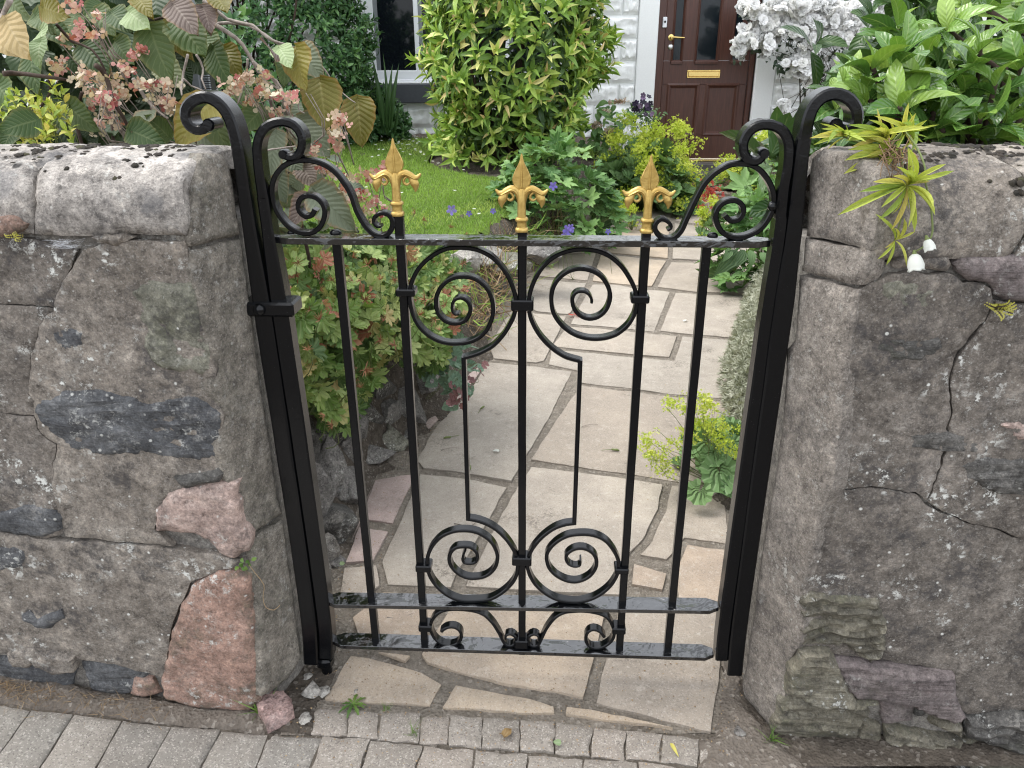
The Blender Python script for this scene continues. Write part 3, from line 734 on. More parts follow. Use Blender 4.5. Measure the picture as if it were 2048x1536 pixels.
FL = Z([(290, 1140), (330, 1108), (390, 1098), (440, 1113), (473, 1150), (473, 1210), (430, 1255), (360, 1273), (290, 1253), (230, 1205), (197, 1140), (192, 1070), (217, 1012), (270, 964), (340, 940), (430, 934), (520, 939), (610, 954), (690, 987), (760, 1052), (820, 1140), (860, 1220), (900, 1268), (950, 1272), (988, 1238), (983, 1192), (940, 1164), (897, 1174), (887, 1210)], 820, 1020, 4.6545, V0)
FR = Z([(1810, 1190), (1770, 1142), (1710, 1122), (1660, 1142), (1637, 1190), (1647, 1250), (1690, 1288), (1750, 1298), (1820, 1273), (1878, 1225), (1903, 1160), (1888, 1090), (1848, 1022), (1788, 984), (1700, 960), (1600, 950), (1500, 955), (1420, 970), (1340, 1022), (1272, 1110), (1222, 1210), (1190, 1268), (1140, 1278), (1102, 1245), (1102, 1192), (1150, 1164), (1193, 1182), (1200, 1220)], 820, 1020, 4.6545, V0)
for P in (FL, FR):
    mb = MB(); spiral(mb, P, 0.0066, 4); mb.build('foot_scroll', M['black_gloss'], gate, angle=math.radians(30))
SL = Z([(1480, 1330), (1450, 1385), (1380, 1400), (1322, 1350), (1307, 1280), (1340, 1212), (1410, 1187), (1490, 1207), (1558, 1270), (1583, 1350), (1570, 1430), (1532, 1510), (1460, 1562), (1393, 1573), (1313, 1563), (1223, 1515), (1153, 1445), (1093, 1355), (1060, 1265), (1040, 1150), (1047, 1060), (1082, 972), (1150, 892), (1240, 842), (1350, 822), (1460, 832), (1580, 872), (1690, 952), (1780, 1062), (1850, 1180), (1903, 1335), (1963, 1450), (2023, 1535), (2093, 1590), (2173, 1603), (2243, 1565), (2276, 1495), (2270, 1428), (2223, 1378), (2153, 1368), (2093, 1408), (2083, 1465), (2120, 1505), (2160, 1498)], 340, 160, 5.12, V0)
SR = Z([(670, 1210), (722, 1258), (790, 1248), (833, 1190), (828, 1122), (780, 1082), (720, 1077), (650, 1102), (602, 1160), (587, 1230), (612, 1310), (660, 1370), (740, 1403), (830, 1403), (920, 1373), (1000, 1318), (1058, 1240), (1098, 1150), (1108, 1060), (1093, 970), (1048, 880), (980, 802), (900, 757), (810, 747), (720, 757), (630, 802), (550, 862), (480, 942), (430, 1032), (380, 1132), (330, 1240), (280, 1348), (220, 1408), (150, 1423), (92, 1398), (48, 1340), (53, 1282), (100, 1242), (150, 1257), (185, 1292), (188, 1322), (155, 1340)], 1300, 160, 4.452, V0)
for P in (SL, SR):
    mb = MB(); spiral(mb, P, 0.0086, 12); mb.build('top_scroll', M['black_gloss'], gate, angle=math.radians(30))

def bow(pts, widths, v0, v1, name, parent, curl=True):
    P = smooth_path(pts, 0.006); n = len(P)
    w = np.interp(np.linspace(0, 1, n), np.linspace(0, 1, len(widths)), widths)
    V, Fs = bar_sweep(P, w, v0, v1, 0.003)
    V = [(x + 0.0006 * nz(x * 6, z * 6, 3), y + 0.0005 * nz(x * 8, z * 8, 9), z) for x, y, z in V]
    mb = MB(); mb.add(V, Fs)
    if curl:          # the rolled tip
        e = P[-1]; mb.lathe([(w[-1] * 0.5, v0 - 0.001), (w[-1] * 0.66, v0 + 0.003), (w[-1] * 0.66, v1 - 0.003), (w[-1] * 0.5, v1 + 0.001)], 12, (e[0], 0, e[1]), 'y')
    return mb.build(name, M['black_gloss'], parent, angle=math.radians(30))
# hanging stiles with scrolled heads
ST0, ST1 = -0.018, 0.016
lo = [G(651, 1318, ST0), G(646, 1230, ST0), G(600, 900, ST0)]
bow(lo + Z([(985, 1500), (942, 1200), (905, 960), (888, 800), (884, 690), (910, 575), (970, 487), (1060, 440), (1160, 430), (1258, 465), (1325, 545), (1345, 640), (1325, 735), (1275, 785), (1210, 795), (1150, 765)], 340, 160, 5.12, ST0),
    [0.030] * 11 + [0.030, 0.028, 0.024, 0.020, 0.017, 0.015, 0.014, 0.012], ST0, ST1, 'stile', gate)
lo = [G(1444, 1322, ST0), G(1452, 1240, ST0), G(1500, 900, ST0)]
bow(lo + Z([(1148, 1500), (1178, 1200), (1205, 960), (1232, 800), (1245, 660), (1240, 560), (1208, 480), (1150, 425), (1060, 400), (970, 410), (895, 458), (845, 540), (838, 620), (865, 690), (920, 730), (980, 715), (1022, 660)], 1300, 160, 4.452, ST0),
    [0.026] * 11 + [0.026, 0.024, 0.021, 0.019, 0.017, 0.016, 0.015, 0.013], ST0, ST1, 'stile', gate)
# pivot foot under the hinge stile
mb = MB(); u, z = G(652, 1325, 0)
mb.lathe([(0.016, z - 0.004), (0.018, z), (0.018, z + 0.014), (0.013, z + 0.018)], 12, (u, 0, 0), square=0.4)
mb.lathe([(0.011, -0.03), (0.012, z)], 12, (u, 0, 0))
mb.build('pivot', M['black_gloss'], gate, angle=math.radians(30))
# collars that clip the scrolls to the bars, rivets
for x0, x1, y0, y1 in ((791, 829, 580, 594), (1022, 1067, 602, 623), (1262, 1300, 593, 608), (831, 861, 1134, 1146), (1024, 1063, 1118, 1133), (1229, 1258, 1140, 1150), (837, 863, 1254, 1265), (1224, 1252, 1259, 1270), (1029, 1056, 1284, 1299)):
    a = G(x0, y1, -0.0155); b = G(x1, y0, -0.0155)
    mb = MB(); mb.box(a[0], b[0], -0.0155, 0.0155, a[1], b[1], 0.0022); mb.build('collar', M['black_gloss'], gate)
for px, py, r in ((672, 469, 0.010), (582, 468, 0.006), (1425, 471, 0.009)):
    u, z = G(px, py, -0.005); mb = MB(); zt = 0.9655
    mb.lathe([(r, zt - 0.002), (r * 0.95, zt + r * 0.25), (r * 0.6, zt + r * 0.55), (r * 0.1, zt + r * 0.62)], 12, (u, -0.005, 0)); mb.build('rivet', M['black_gloss'], gate, smooth=True)
for px, py in ((1541, 410),):
    u, z = G(px, py, -0.012); mb = MB(); mb.lathe([(0.008, -0.022), (0.007, -0.028), (0.003, -0.031)], 12, (u, 0, z), 'y'); mb.build('rivet', M['black_gloss'], gate, smooth=True)

# fixed posts let into the wall ends
PT0, PT1 = -0.024, 0.020
post = empty('gate_post', matrix=GATE_M, label='black iron gate post on the left curling over the pale coping, with a riveted strap', cat='gate post', group='iron gate posts')
lo = [G(621, 1330, PT0), G(614, 1230, PT0), G(566, 900, PT0)]
bow(lo + Z([(800, 1500), (755, 1200), (712, 900), (672, 660), (622, 460), (560, 325), (470, 228), (370, 180), (275, 188), (195, 237), (148, 312), (150, 400), (188, 473), (255, 512), (325, 505), (385, 462)], 340, 160, 5.12, PT0),
    [0.031] * 10 + [0.031, 0.029, 0.025, 0.022, 0.020, 0.019, 0.018, 0.015], PT0, PT1, 'upright', post)
a = G(483, 634, -0.030); b = G(585, 607, -0.030)
mb = MB(); mb.box(a[0], b[0], -0.030, 0.022, a[1], b[1], 0.004); mb.build('strap', M['black_gloss'], post)
u, z = G(517, 621, -0.034); mb = MB(); mb.lathe([(0.011, -0.029), (0.010, -0.034), (0.006, -0.037), (0.001, -0.038)], 14, (u, 0, z), 'y'); mb.build('rivet', M['black_gloss'], post, smooth=True)
post2 = empty('gate_post', matrix=GATE_M, label='black iron gate post on the right curling outward beside the yellow trailing plant', cat='gate post', group='iron gate posts')
lo = [G(1470, 1352, PT0), G(1482, 1240, PT0), G(1529, 900, PT0)]
bow(lo + Z([(1272, 1500), (1308, 1200), (1340, 900), (1362, 680), (1388, 500), (1410, 370), (1455, 250), (1520, 172), (1605, 130), (1700, 130), (1785, 175), (1845, 255), (1855, 345), (1825, 420), (1760, 455), (1700, 440), (1662, 405)], 1300, 160, 4.452, PT0),
    [0.031] * 10 + [0.032, 0.031, 0.027, 0.023, 0.021, 0.019, 0.018, 0.016], PT0, PT1, 'upright', post2)
# ------------------------------------------------------------------ ground, street pavement, garden path
L_EDGE = [on_path(*p) for p in ((640, 1290), (650, 1180), (700, 1095), (762, 945), (850, 855), (920, 800), (985, 690), (1015, 580), (1110, 512), (1180, 452), (1235, 400), (1275, 368))]
R_EDGE = [on_path(*p) for p in ((1440, 1300), (1452, 1100), (1440, 960), (1450, 800), (1470, 680), (1510, 590), (1500, 480), (1470, 400), (1450, 365))]
_ly, _lx = np.array([p[1] for p in L_EDGE]), np.array([p[0] for p in L_EDGE])
_ry, _rx = np.array([p[1] for p in R_EDGE]), np.array([p[0] for p in R_EDGE])
xl = lambda y: float(np.interp(y, _ly, _lx))
xr = lambda y: float(np.interp(y, _ry, _rx))
def sst(t):
    t = min(1, max(0, t)); return t * t * (3 - 2 * t)
def bank_h(y): return float(np.interp(y, [1.2, 1.5, 2.4, 3.0, 3.6, 5, 7.4], [0.30, 0.33, 0.31, 0.26, 0.24, 0.30, 0.36]))
def ground_z(x, y):
    z = path_z(y)
    dl = xl(y) - x; dr = x - xr(y)
    if dl > 0: z += sst((dl - 0.01) / 0.20) * bank_h(y) + 0.03 * sst((dl - 0.3) / 1.2)
    if dr > 0: z += sst(dr / 0.35) * (0.07 if y < 5 else 0.10)
    return z
g = MB()
mesh_ground = []
xs = np.linspace(-40, 40, 21); ys = np.linspace(-30, 60, 21)
V = [(x, y, -0.55) for y in ys for x in xs]; Fs = [(j * 21 + i, j * 21 + i + 1, (j + 1) * 21 + i + 1, (j + 1) * 21 + i) for j in range(20) for i in range(20)]
tag(inst('ground', mesh_np('ground', V, Fs, M['footing'])), kind='structure')
# planted soil: one modelled sheet from the wall back to the house
xs = np.concatenate([np.linspace(-6, -1.6, 12)[:-1], np.linspace(-1.6, 1.9, 120), np.linspace(1.9, 6, 12)[1:]]); ys = np.linspace(1.05, 7.75, 190)
V = []
for y in ys:
    for x in xs:
        z = ground_z(x, y) - 0.012
        inpath = xl(y) + 0.02 < x < xr(y) - 0.02
        k = 0.004 if inpath else 0.022
        z += k * nz(x, y, 0, 9, 4) + (0 if inpath else 0.03 * nz(x, y, 5, 2.2, 3))
        if y < 1.4: z = min(z, 0.0 + (z if x < -0.47 or x > 0.47 else 0) * sst((y - 1.25) / 0.15)) - 0.006
        V.append((x, y, z))
n0 = len(xs)
Fs = np.array([(j * n0 + i, j * n0 + i + 1, (j + 1) * n0 + i + 1, (j + 1) * n0 + i) for j in range(len(ys) - 1) for i in range(n0 - 1)])
bed = tag(inst('garden_bed', mesh_np('garden_bed', V, Fs, M['soil'])), kind='structure')

path = empty('garden_path', kind='structure')
def flag(px_pts, mat='flagstone', lift=0.0, gap=-0.0028, rough=0.0022, res=0.022, seed=0, sheet=on_path):
    P = [sheet(*p) for p in px_pts]
    P2 = shrink([(p[0], p[1]) for p in P], gap)
    off = random.Random(seed).uniform(-0.0025, 0.0025) + lift
    tx, ty = random.Random(seed + 1).uniform(-0.006, 0.006), random.Random(seed + 2).uniform(-0.006, 0.006)
    c = P2.mean(0)
    zf = (lambda x, y: PATH_S * (y - 1.27)) if sheet is on_path else (lambda x, y: street_z(x))
    hf = lambda x, y: off + tx * (x - c[0]) + ty * (y - c[1]) + rough * nz(x, y, seed, 9, 4) + rough * 0.6 * nz(x, y, seed + 3, 35, 3)
    pl = lambda x, y, h: (x, y, zf(x, y) + h)
    return inst('flagstone' if sheet is on_path else 'paver', slab_mesh('flagstone', P2, M[mat], hf, res, 0.005, 0.0035, 0.035, 0.003, seed + 1, pl, jseed=3), path if sheet is on_path else None)
FLAGS = [
 ([(1120, 512), (1195, 505), (1178, 562), (1068, 553), (1085, 530)], 'flagstone'),
 ([(1200, 508), (1335, 522), (1306, 574), (1266, 572), (1182, 563)], 'flagstone_tan'),
 ([(1340, 523), (1400, 525), (1510, 530), (1530, 590), (1391, 585), (1311, 575)], 'flagstone'),
 ([(1065, 556), (1176, 566), (1144, 626), (1137, 630), (1072, 624), (1030, 603)], 'flagstone'),
 ([(1183, 567), (1239, 568), (1266, 575), (1343, 582), (1312, 664), (1225, 655), (1138, 648), (1148, 626)], 'flagstone'),
 ([(1348, 585), (1391, 588), (1530, 593), (1510, 682), (1447, 675), (1361, 668), (1317, 662)], 'flagstone'),
 ([(1028, 610), (1072, 627), (1135, 632), (1117, 671), (1090, 722), (1072, 727), (985, 718), (975, 690)], 'flagstone'),
 ([(1133, 651), (1225, 659), (1357, 671), (1341, 716), (1257, 709), (1167, 700), (1100, 693)], 'flagstone'),
 ([(1363, 672), (1447, 678), (1510, 685), (1480, 800), (1338, 788), (1264, 778), (1160, 767), (1153, 742), (1095, 730), (1100, 698), (1165, 704), (1257, 713), (1346, 720)], 'flagstone'),
 ([(975, 722), (1072, 731), (1148, 741), (1100, 838), (1050, 922), (1025, 966), (938, 950), (845, 938), (830, 920), (870, 850), (930, 790)], 'flagstone'),
 ([(1160, 771), (1262, 783), (1338, 792), (1480, 805), (1465, 982), (1338, 962), (1249, 949), (1155, 935), (1070, 922), (1056, 922), (1108, 842)], 'flagstone'),
 ([(1062, 930), (1155, 942), (1249, 955), (1330, 968), (1320, 1020), (1290, 1080), (1255, 1118), (1246, 1195), (1090, 1188), (925, 1175), (990, 1045), (1032, 972)], 'flagstone'),
 ([(1264, 1126), (1338, 1146), (1330, 1186), (1258, 1172)], 'flagstone_tan'),
 ([(1371, 1086), (1470, 1099), (1456, 1210), (1352, 1202), (1345, 1145)], 'flagstone_tan'),
 ([(915, 1185), (1090, 1195), (1240, 1203), (1212, 1240), (1172, 1404), (1110, 1390), (1000, 1373), (912, 1350), (850, 1330), (838, 1312), (872, 1256)], 'flagstone_tan'),
 ([(1222, 1243), (1258, 1206), (1445, 1215), (1450, 1300), (1428, 1472), (1300, 1440), (1185, 1410), (1205, 1320)], 'flagstone'),
 ([(838, 946), (935, 958), (1018, 975), (985, 1035), (918, 1150), (905, 1178), (772, 1172), (760, 1125), (792, 1055)], 'flagstone'),
 ([(745, 958), (830, 945), (832, 955), (788, 1050), (720, 1040)], 'flagstone_pink'),
 ([(715, 1052), (782, 1062), (752, 1125), (685, 1130)], 'flagstone_pink'),
 ([(765, 1182), (902, 1188), (866, 1250), (840, 1290), (720, 1296), (700, 1235)], 'flagstone_tan'),
 ([(1160, 470), (1180, 459), (1237, 461), (1228, 476), (1200, 503), (1125, 508)], 'flagstone'),
 ([(1243, 462), (1256, 447), (1282, 446), (1342, 444), (1338, 518), (1202, 504), (1232, 476)], 'flagstone_tan'),
 ([(1347, 446), (1407, 453), (1490, 458), (1510, 526), (1342, 519)], 'flagstone'),
 ([(1225, 415), (1260, 395), (1345, 392), (1364, 395), (1340, 439), (1282, 441), (1205, 436)], 'flagstone'),
 ([(1372, 396), (1418, 398), (1470, 400), (1485, 454), (1407, 449), (1348, 441)], 'flagstone'),
 ([(1270, 374), (1330, 364), (1400, 368), (1450, 375), (1465, 396), (1418, 394), (1348, 388), (1262, 391)], 'flagstone'),
 ([(701, 1306), (740, 1311), (785, 1325), (846, 1342), (891, 1367), (864, 1417), (808, 1414), (649, 1405), (642, 1399), (667, 1361), (684, 1328)], 'flagstone_tan'),
 ([(909, 1366), (967, 1378), (1060, 1394), (1116, 1410), (1116, 1431), (1037, 1431), (935, 1422), (877, 1420)], 'flagstone_tan'),
 ([(1130, 1410), (1199, 1417), (1274, 1436), (1362, 1459), (1246, 1450), (1125, 1434)], 'flagstone_tan'),
 ([(1340, 968), (1452, 985), (1462, 1090), (1372, 1078), (1336, 1122), (1275, 1112), (1300, 1080), (1328, 1020)], 'flagstone'),
 ([(855, 862), (925, 798), (970, 735), (960, 730), (900, 775), (845, 850)], 'flagstone_pink'),
 ([(700, 1090), (748, 960), (715, 1040)], 'flagstone_pink'),
 ([(685, 1135), (758, 1130), (765, 1172), (700, 1225), (672, 1200)], 'flagstone'),
 ([(745, 1302), (832, 1310), (812, 1330), (790, 1322)], 'flagstone_tan'),
]
for i, (pts, m) in enumerate(FLAGS):
    far = min(p[1] for p in pts) < 600
    flag(pts, m, 0.004, 0.007 if not far else 0.009, res=0.03 if far else 0.02, seed=20 + i * 3)
# bedding grit under the flags
def sheet_mesh(name, x0, x1, y0, y1, nx, ny, zf, mat, inside_fn=None):
    xs = np.linspace(x0, x1, nx); ys = np.linspace(y0, y1, ny)
    V = [(x, y, zf(x, y)) for y in ys for x in xs]
    Fs = []
    for j in range(ny - 1):
        for i in range(nx - 1):
            if inside_fn and not inside_fn((xs[i] + xs[i + 1]) / 2, (ys[j] + ys[j + 1]) / 2): continue
            Fs.append((j * nx + i, j * nx + i + 1, (j + 1) * nx + i + 1, (j + 1) * nx + i))
    return mesh_np(name, V, np.array(Fs), mat)
bedz = lambda x, y: PATH_S * (y - 1.27) - 0.0045 + 0.003 * nz(x, y, 2, 14, 3)
inst('bedding', sheet_mesh('bedding', -0.75, 1.9, 1.13, 6.95, 150, 260, bedz, M['path_mortar'], lambda x, y: (xl(y) - 0.03 < x < xr(y) + 0.03) if y > 1.32 else abs(x) < 0.46), path)

# street pavement: grey block pavers and small setts
pave = empty('pavement', kind='structure')
sz = lambda x, y: street_z(x) - 0.009 + 0.003 * nz(x, y, 4, 20, 3)
inst('sand_bed', sheet_mesh('sand_bed', -6, 6, -6, 1.24, 200, 160, sz, M['joint_grit']), pave)
# mortar haunch along the foot of each wall
def haunch(px_pts, h, seed, mat='footing', parent=pave):
    P = [on_street(*p) for p in px_pts]
    P2 = np.array([(p[0], p[1]) for p in P])
    hf = lambda x, y: h + 0.006 * nz(x, y, seed, 12, 4) + 0.003 * nz(x, y, seed + 2, 50, 3)
    return inst('haunch', slab_mesh('haunch', P2, M[mat], hf, 0.009, 0.03, 0.010, 0.03, 0.006, seed, lambda x, y, q: (x, y, street_z(x) + q)), parent)
haunch([(-300, 1300), (0, 1325), (170, 1372), (330, 1400), (520, 1415), (560, 1440), (520, 1466), (441, 1453), (345, 1447), (191, 1424), (0, 1404), (-300, 1370)], 0.004, 5)
haunch([(520, 1395), (600, 1320), (660, 1330), (700, 1310), (668, 1360), (640, 1402), (625, 1465), (560, 1462), (525, 1430)], 0.001, 9, 'soil')
haunch([(1432, 1470), (1448, 1310), (1490, 1340), (1482, 1400), (1545, 1470), (1612, 1520), (1700, 1560), (1400, 1560), (1395, 1475)], 0.002, 13)
haunch([(1600, 1512), (1800, 1530), (2200, 1560), (2200, 1640), (1600, 1600)], 0.004, 16)
def paver(P4, mat, seed, res=0.012, worn=False):
    P2 = shrink([(p[0], p[1]) for p in P4], 0.0016)
    rr = random.Random(seed); off = rr.uniform(-0.002, 0.002); tx = rr.uniform(-0.02, 0.02); ty = rr.uniform(-0.015, 0.015); c = P2.mean(0)
    hf = lambda x, y: off + tx * (x - c[0]) + ty * (y - c[1]) + 0.0016 * nz(x, y, seed, 30, 3)
    return inst('paver', slab_mesh('paver', P2, M[mat], hf, res, 0.014 if worn else 0.009, 0.0045, 0.03, 0.0045 if worn else 0.0018, seed, lambda x, y, h: (x, y, street_z(x) + h)), pave)
top1 = [(-190, 1372), (-115, 1384), (-30, 1400), (61, 1416), (147, 1424), (244, 1437), (342, 1450), (441, 1456), (536, 1466), (646, 1470)]
bot1 = [(-330, 1510), (-220, 1510), (-90, 1510), (0, 1500), (82, 1524), (188, 1536), (294, 1536), (398, 1536), (509, 1536), (615, 1536)]
rowT = [on_street(*p) for p in top1]; rowD = [on_street(*q) - on_street(*p) for p, q in zip(top1, bot1)]
rowD = [d / np.linalg.norm(d[:2]) * 0.2 for d in rowD]
k = 0
for r in range(5):
    for i in range(len(rowT) - 1):
        sh = 0.0 if r % 2 == 0 else 0.5
        q = lambda j, f: rowT[j] + rowD[j] * f
        a, b = q(i, r), q(i + 1, r)
        P4 = [q(i, r), q(i, r + 1), q(i + 1, r + 1), q(i + 1, r)]
        k += 1; paver(P4, 'paver_block', 300 + k, 0.011 if r == 0 else 0.04)
rowBx = [646, 740, 845, 951, 1058, 1167, 1274, 1385, 1500]
lineB = lambda x: 1470 + (x - 646) * 0.082
for i in range(len(rowBx) - 1):
    a, b = on_street(rowBx[i], lineB(rowBx[i])), on_street(rowBx[i + 1], lineB(rowBx[i + 1]))
    for r in range(6):
        d = np.array([-0.012, -0.112, 0]); s = np.array([0.05 * (r % 2), 0, 0])
        k += 1; paver([a + d * r + s, a + d * (r + 1) + s, b + d * (r + 1) + s, b + d * r + s], 'paver_block' if r else 'sett', 400 + k, 0.010 if r < 1 else 0.04, r == 0)
tops = [(624, 1411), (698, 1414), (759, 1420), (842, 1425), (900, 1428), (967, 1432), (1042, 1437), (1112, 1440), (1185, 1449), (1253, 1456), (1325, 1463), (1401, 1473), (1478, 1478)]
for i in range(len(tops) - 1):
    (x0, y0), (x1, y1) = tops[i], tops[i + 1]
    yb = lambda x: lineB(x) - 3
    k += 1; paver([on_street(x0, y0), on_street(x0 - 4, yb(x0)), on_street(x1 - 4, yb(x1)), on_street(x1, y1)], 'sett', 500 + k, 0.008, True)
# ------------------------------------------------------------------ boundary walls: coping, worked stones and harling, each its own piece
VF = -0.12
def wall_piece(parent, name, px_pts, mat, off=0.0, amp=0.004, freq=9, fine=0.0015, edge=0.012, drop=0.007, depth=0.03, gap=0.0018, jit=0.004, res=0.0085, seed=1, step=0.0, jseed=None):
    P = [G(x, y, VF) for x, y in px_pts]
    if gap: P = shrink(P, gap)
    def hf(x, y):
        h = off + amp * nz(x, y, seed, freq, 4) + fine * nz(x, y, seed + 1.3, 60, 3)
        if step:       # bedded stone splits in steps
            q = 45 * y + 1.6 * nz(x, y, seed, 5, 3) + 2.2 * x
            h += step * (q - math.floor(q)) + step * 0.8 * nz(x * 0.4, y, seed, 42, 3)
        return h
    pl = lambda x, y, h: (x, VF - h, y)
    return inst(name, slab_mesh(name, P, M[mat], hf, res, edge, drop, depth, jit, seed, pl, jseed=jseed), parent)
def core(parent, outline, z0, z1):
    n = len(outline); V = [(u, v, z) for z in (z0, z1) for u, v in outline]
    Fs = [tuple(range(n))[::-1], tuple(range(n, 2 * n))] + [(i, (i + 1) % n, n + (i + 1) % n, n + i) for i in range(n)]
    inst('mortar_core', mesh_np('mortar_core', V, Fs, M['mortar'], smooth=False), parent)
def reveal_piece(parent, name, A, B, px_pts, mat, seed, depth=0.03, amp=0.0022, jit=0.0025, edge=0.012, drop=0.006, gap=0.0012, res=0.009):
    """face of the wall end, in the vertical plane through plan points A (front) and B (back)"""
    A, B = np.array(A), np.array(B); t = (B - A) / np.linalg.norm(B - A)
    side = 1.0 if A[0] < 0 else -1.0
    nrm2 = np.array([t[1], -t[0]]); nrm2 *= side * np.sign(nrm2[0] * 1.0)
    wA = GO + GX * A[0] + GY * A[1]; wn_ = GX * nrm2[0] + GY * nrm2[1]
    P = []
    for x, y in px_pts:
        w = hit(x, y, wA, wn_) - GO
        uv = np.array([w @ GX, w @ GY]); P.append((float((uv - A) @ t), float(w[2])))
    if gap: P = shrink(P, gap)
    def hf(x, y): return amp * nz(x, y, seed, 8, 4) + 0.0010 * nz(x, y, seed + 1, 55, 3)
    def pl(s, z, h):
        q = A + t * s + nrm2 * h; return (q[0], q[1], z)
    return inst(name, slab_mesh(name, P, M[mat], hf, res, edge, drop, depth, jit, seed, pl), parent)
def cope_piece(parent, prof, u_of_s, mat, seed, off=0.0, res=0.012):
    """coping stone bent over the wall head; u_of_s(s)->(u0,u1) joint lines"""
    pr = np.array(prof); seg = np.linalg.norm(np.diff(pr, axis=0), axis=1); S = np.concatenate([[0], np.cumsum(seg)])
    T = np.gradient(pr, axis=0); T /= np.linalg.norm(T, axis=1)[:, None]
    N = np.stack([-T[:, 1], T[:, 0]], 1)
    if N[0][0] > 0: N = -N
    L = []; R = []
    for s in np.linspace(0, S[-1], 18):
        a, b = u_of_s(s / S[-1]); L.append((a, s)); R.append((b, s))
    P = R[::-1] + L; P = P[::-1]
    P = shrink(P, 0.0012)
    def hf(x, y): return off + 0.006 * nz(x, y, seed, 5, 4) + 0.0024 * nz(x, y, seed + 2, 28, 4) + 0.0011 * nz(x, y, seed + 5, 80, 2)
    def pl(u, s, h):
        s = min(max(s, 0), S[-1])
        v = np.interp(s, S, pr[:, 0]); z = np.interp(s, S, pr[:, 1]); n1 = np.interp(s, S, N[:, 0]); n2 = np.interp(s, S, N[:, 1])
        return (u, v + n1 * h, z + n2 * h)
    return inst('coping_stone', slab_mesh('coping_stone', P, M[mat], hf, res, 0.014, 0.008, 0.03, 0.004, seed, pl), parent)

# ---------------- left wall
wl_l = empty('boundary_wall', matrix=GATE_M, label='old stone wall left of the gate with grey slates and a red sandstone block at its foot', cat='wall', group='boundary walls beside the gate')
core(wl_l, [(-2.2, -0.106), (-0.515, -0.106), (-0.488, -0.025), (-0.482, 0.0), (-0.482, 0.165), (-2.2, 0.165)], -0.2, 0.985)
prof = [(-0.124, 0.983), (-0.125, 1.02), (-0.120, 1.046), (-0.106, 1.068), (-0.080, 1.085), (-0.045, 1.096), (0.0, 1.102), (0.05, 1.100), (0.10, 1.086), (0.145, 1.06), (0.168, 1.025), (0.172, 0.983)]
s1b, s1t = G(66, 468, VF)[0], G(165, 278, 0.02)[0]
j1 = lambda f: s1b + (s1t - s1b) * min(1, f / 0.55) + 0.008 * math.sin(f * 17) * (1 if f < 0.5 else 0)
cope_piece(wl_l, prof, lambda f: (-1.42, j1(f)), 'cope', 31)
cope_piece(wl_l, prof, lambda f: (j1(f) + 0.002, -0.514 + 0.028 * sst(f / 0.5) + 0.005 * math.sin(f * 23)), 'cope', 37, 0.001)
cope_piece(wl_l, prof, lambda f: (-2.2, -1.424), 'cope', 39, 0.001, 0.04)
LW = [
 ('harling', 'harling_dark', [(-420, 460), (0, 474), (70, 484), (148, 503), (125, 553), (113, 590), (107, 618), (0, 604), (-420, 560)], 0.0, 0.003),
 ('harling', 'harling_dark', [(-420, 564), (0, 608), (107, 623), (73, 650), (75, 675), (58, 720), (52, 790), (64, 800), (65, 832), (0, 824), (-420, 780)], 0.001, 0.003),
 ('harling', 'harling_dark', [(-420, 785), (0, 828), (65, 837), (80, 867), (110, 891), (102, 925), (107, 970), (117, 1020), (127, 1066), (95, 1077), (0, 1058), (-420, 1040)], 0.0, 0.003),
 ('harling', 'harling', [(166, 502), (200, 492), (230, 480), (374, 484), (384, 540), (391, 575), (403, 640), (416, 700), (431, 745), (420, 777), (444, 830), (440, 905), (452, 955), (400, 968), (345, 985), (318, 1010), (306, 1060), (345, 1093), (130, 1074), (119, 1020), (109, 970), (105, 925), (114, 890), (83, 863), (69, 834), (68, 800), (55, 788), (61, 720), (78, 676), (76, 653), (110, 624), (116, 590), (128, 555)], 0.002, 0.004),
 ('harling', 'harling', [(-420, 1046), (0, 1063), (95, 1082), (250, 1090), (345, 1098), (430, 1110), (488, 1124), (400, 1154), (382, 1166), (360, 1210), (346, 1250), (336, 1300), (324, 1350), (262, 1334), (170, 1318), (100, 1318), (0, 1308), (-420, 1290)], 0.004, 0.005),
]
for i, (nm, mt, pts, off, amp) in enumerate(LW):
    wall_piece(wl_l, nm, pts, mt, off, amp, 7, 0.0024, 0.005, 0.0025, 0.03, -0.0009, 0.005, seed=50 + i * 7, jseed=4)
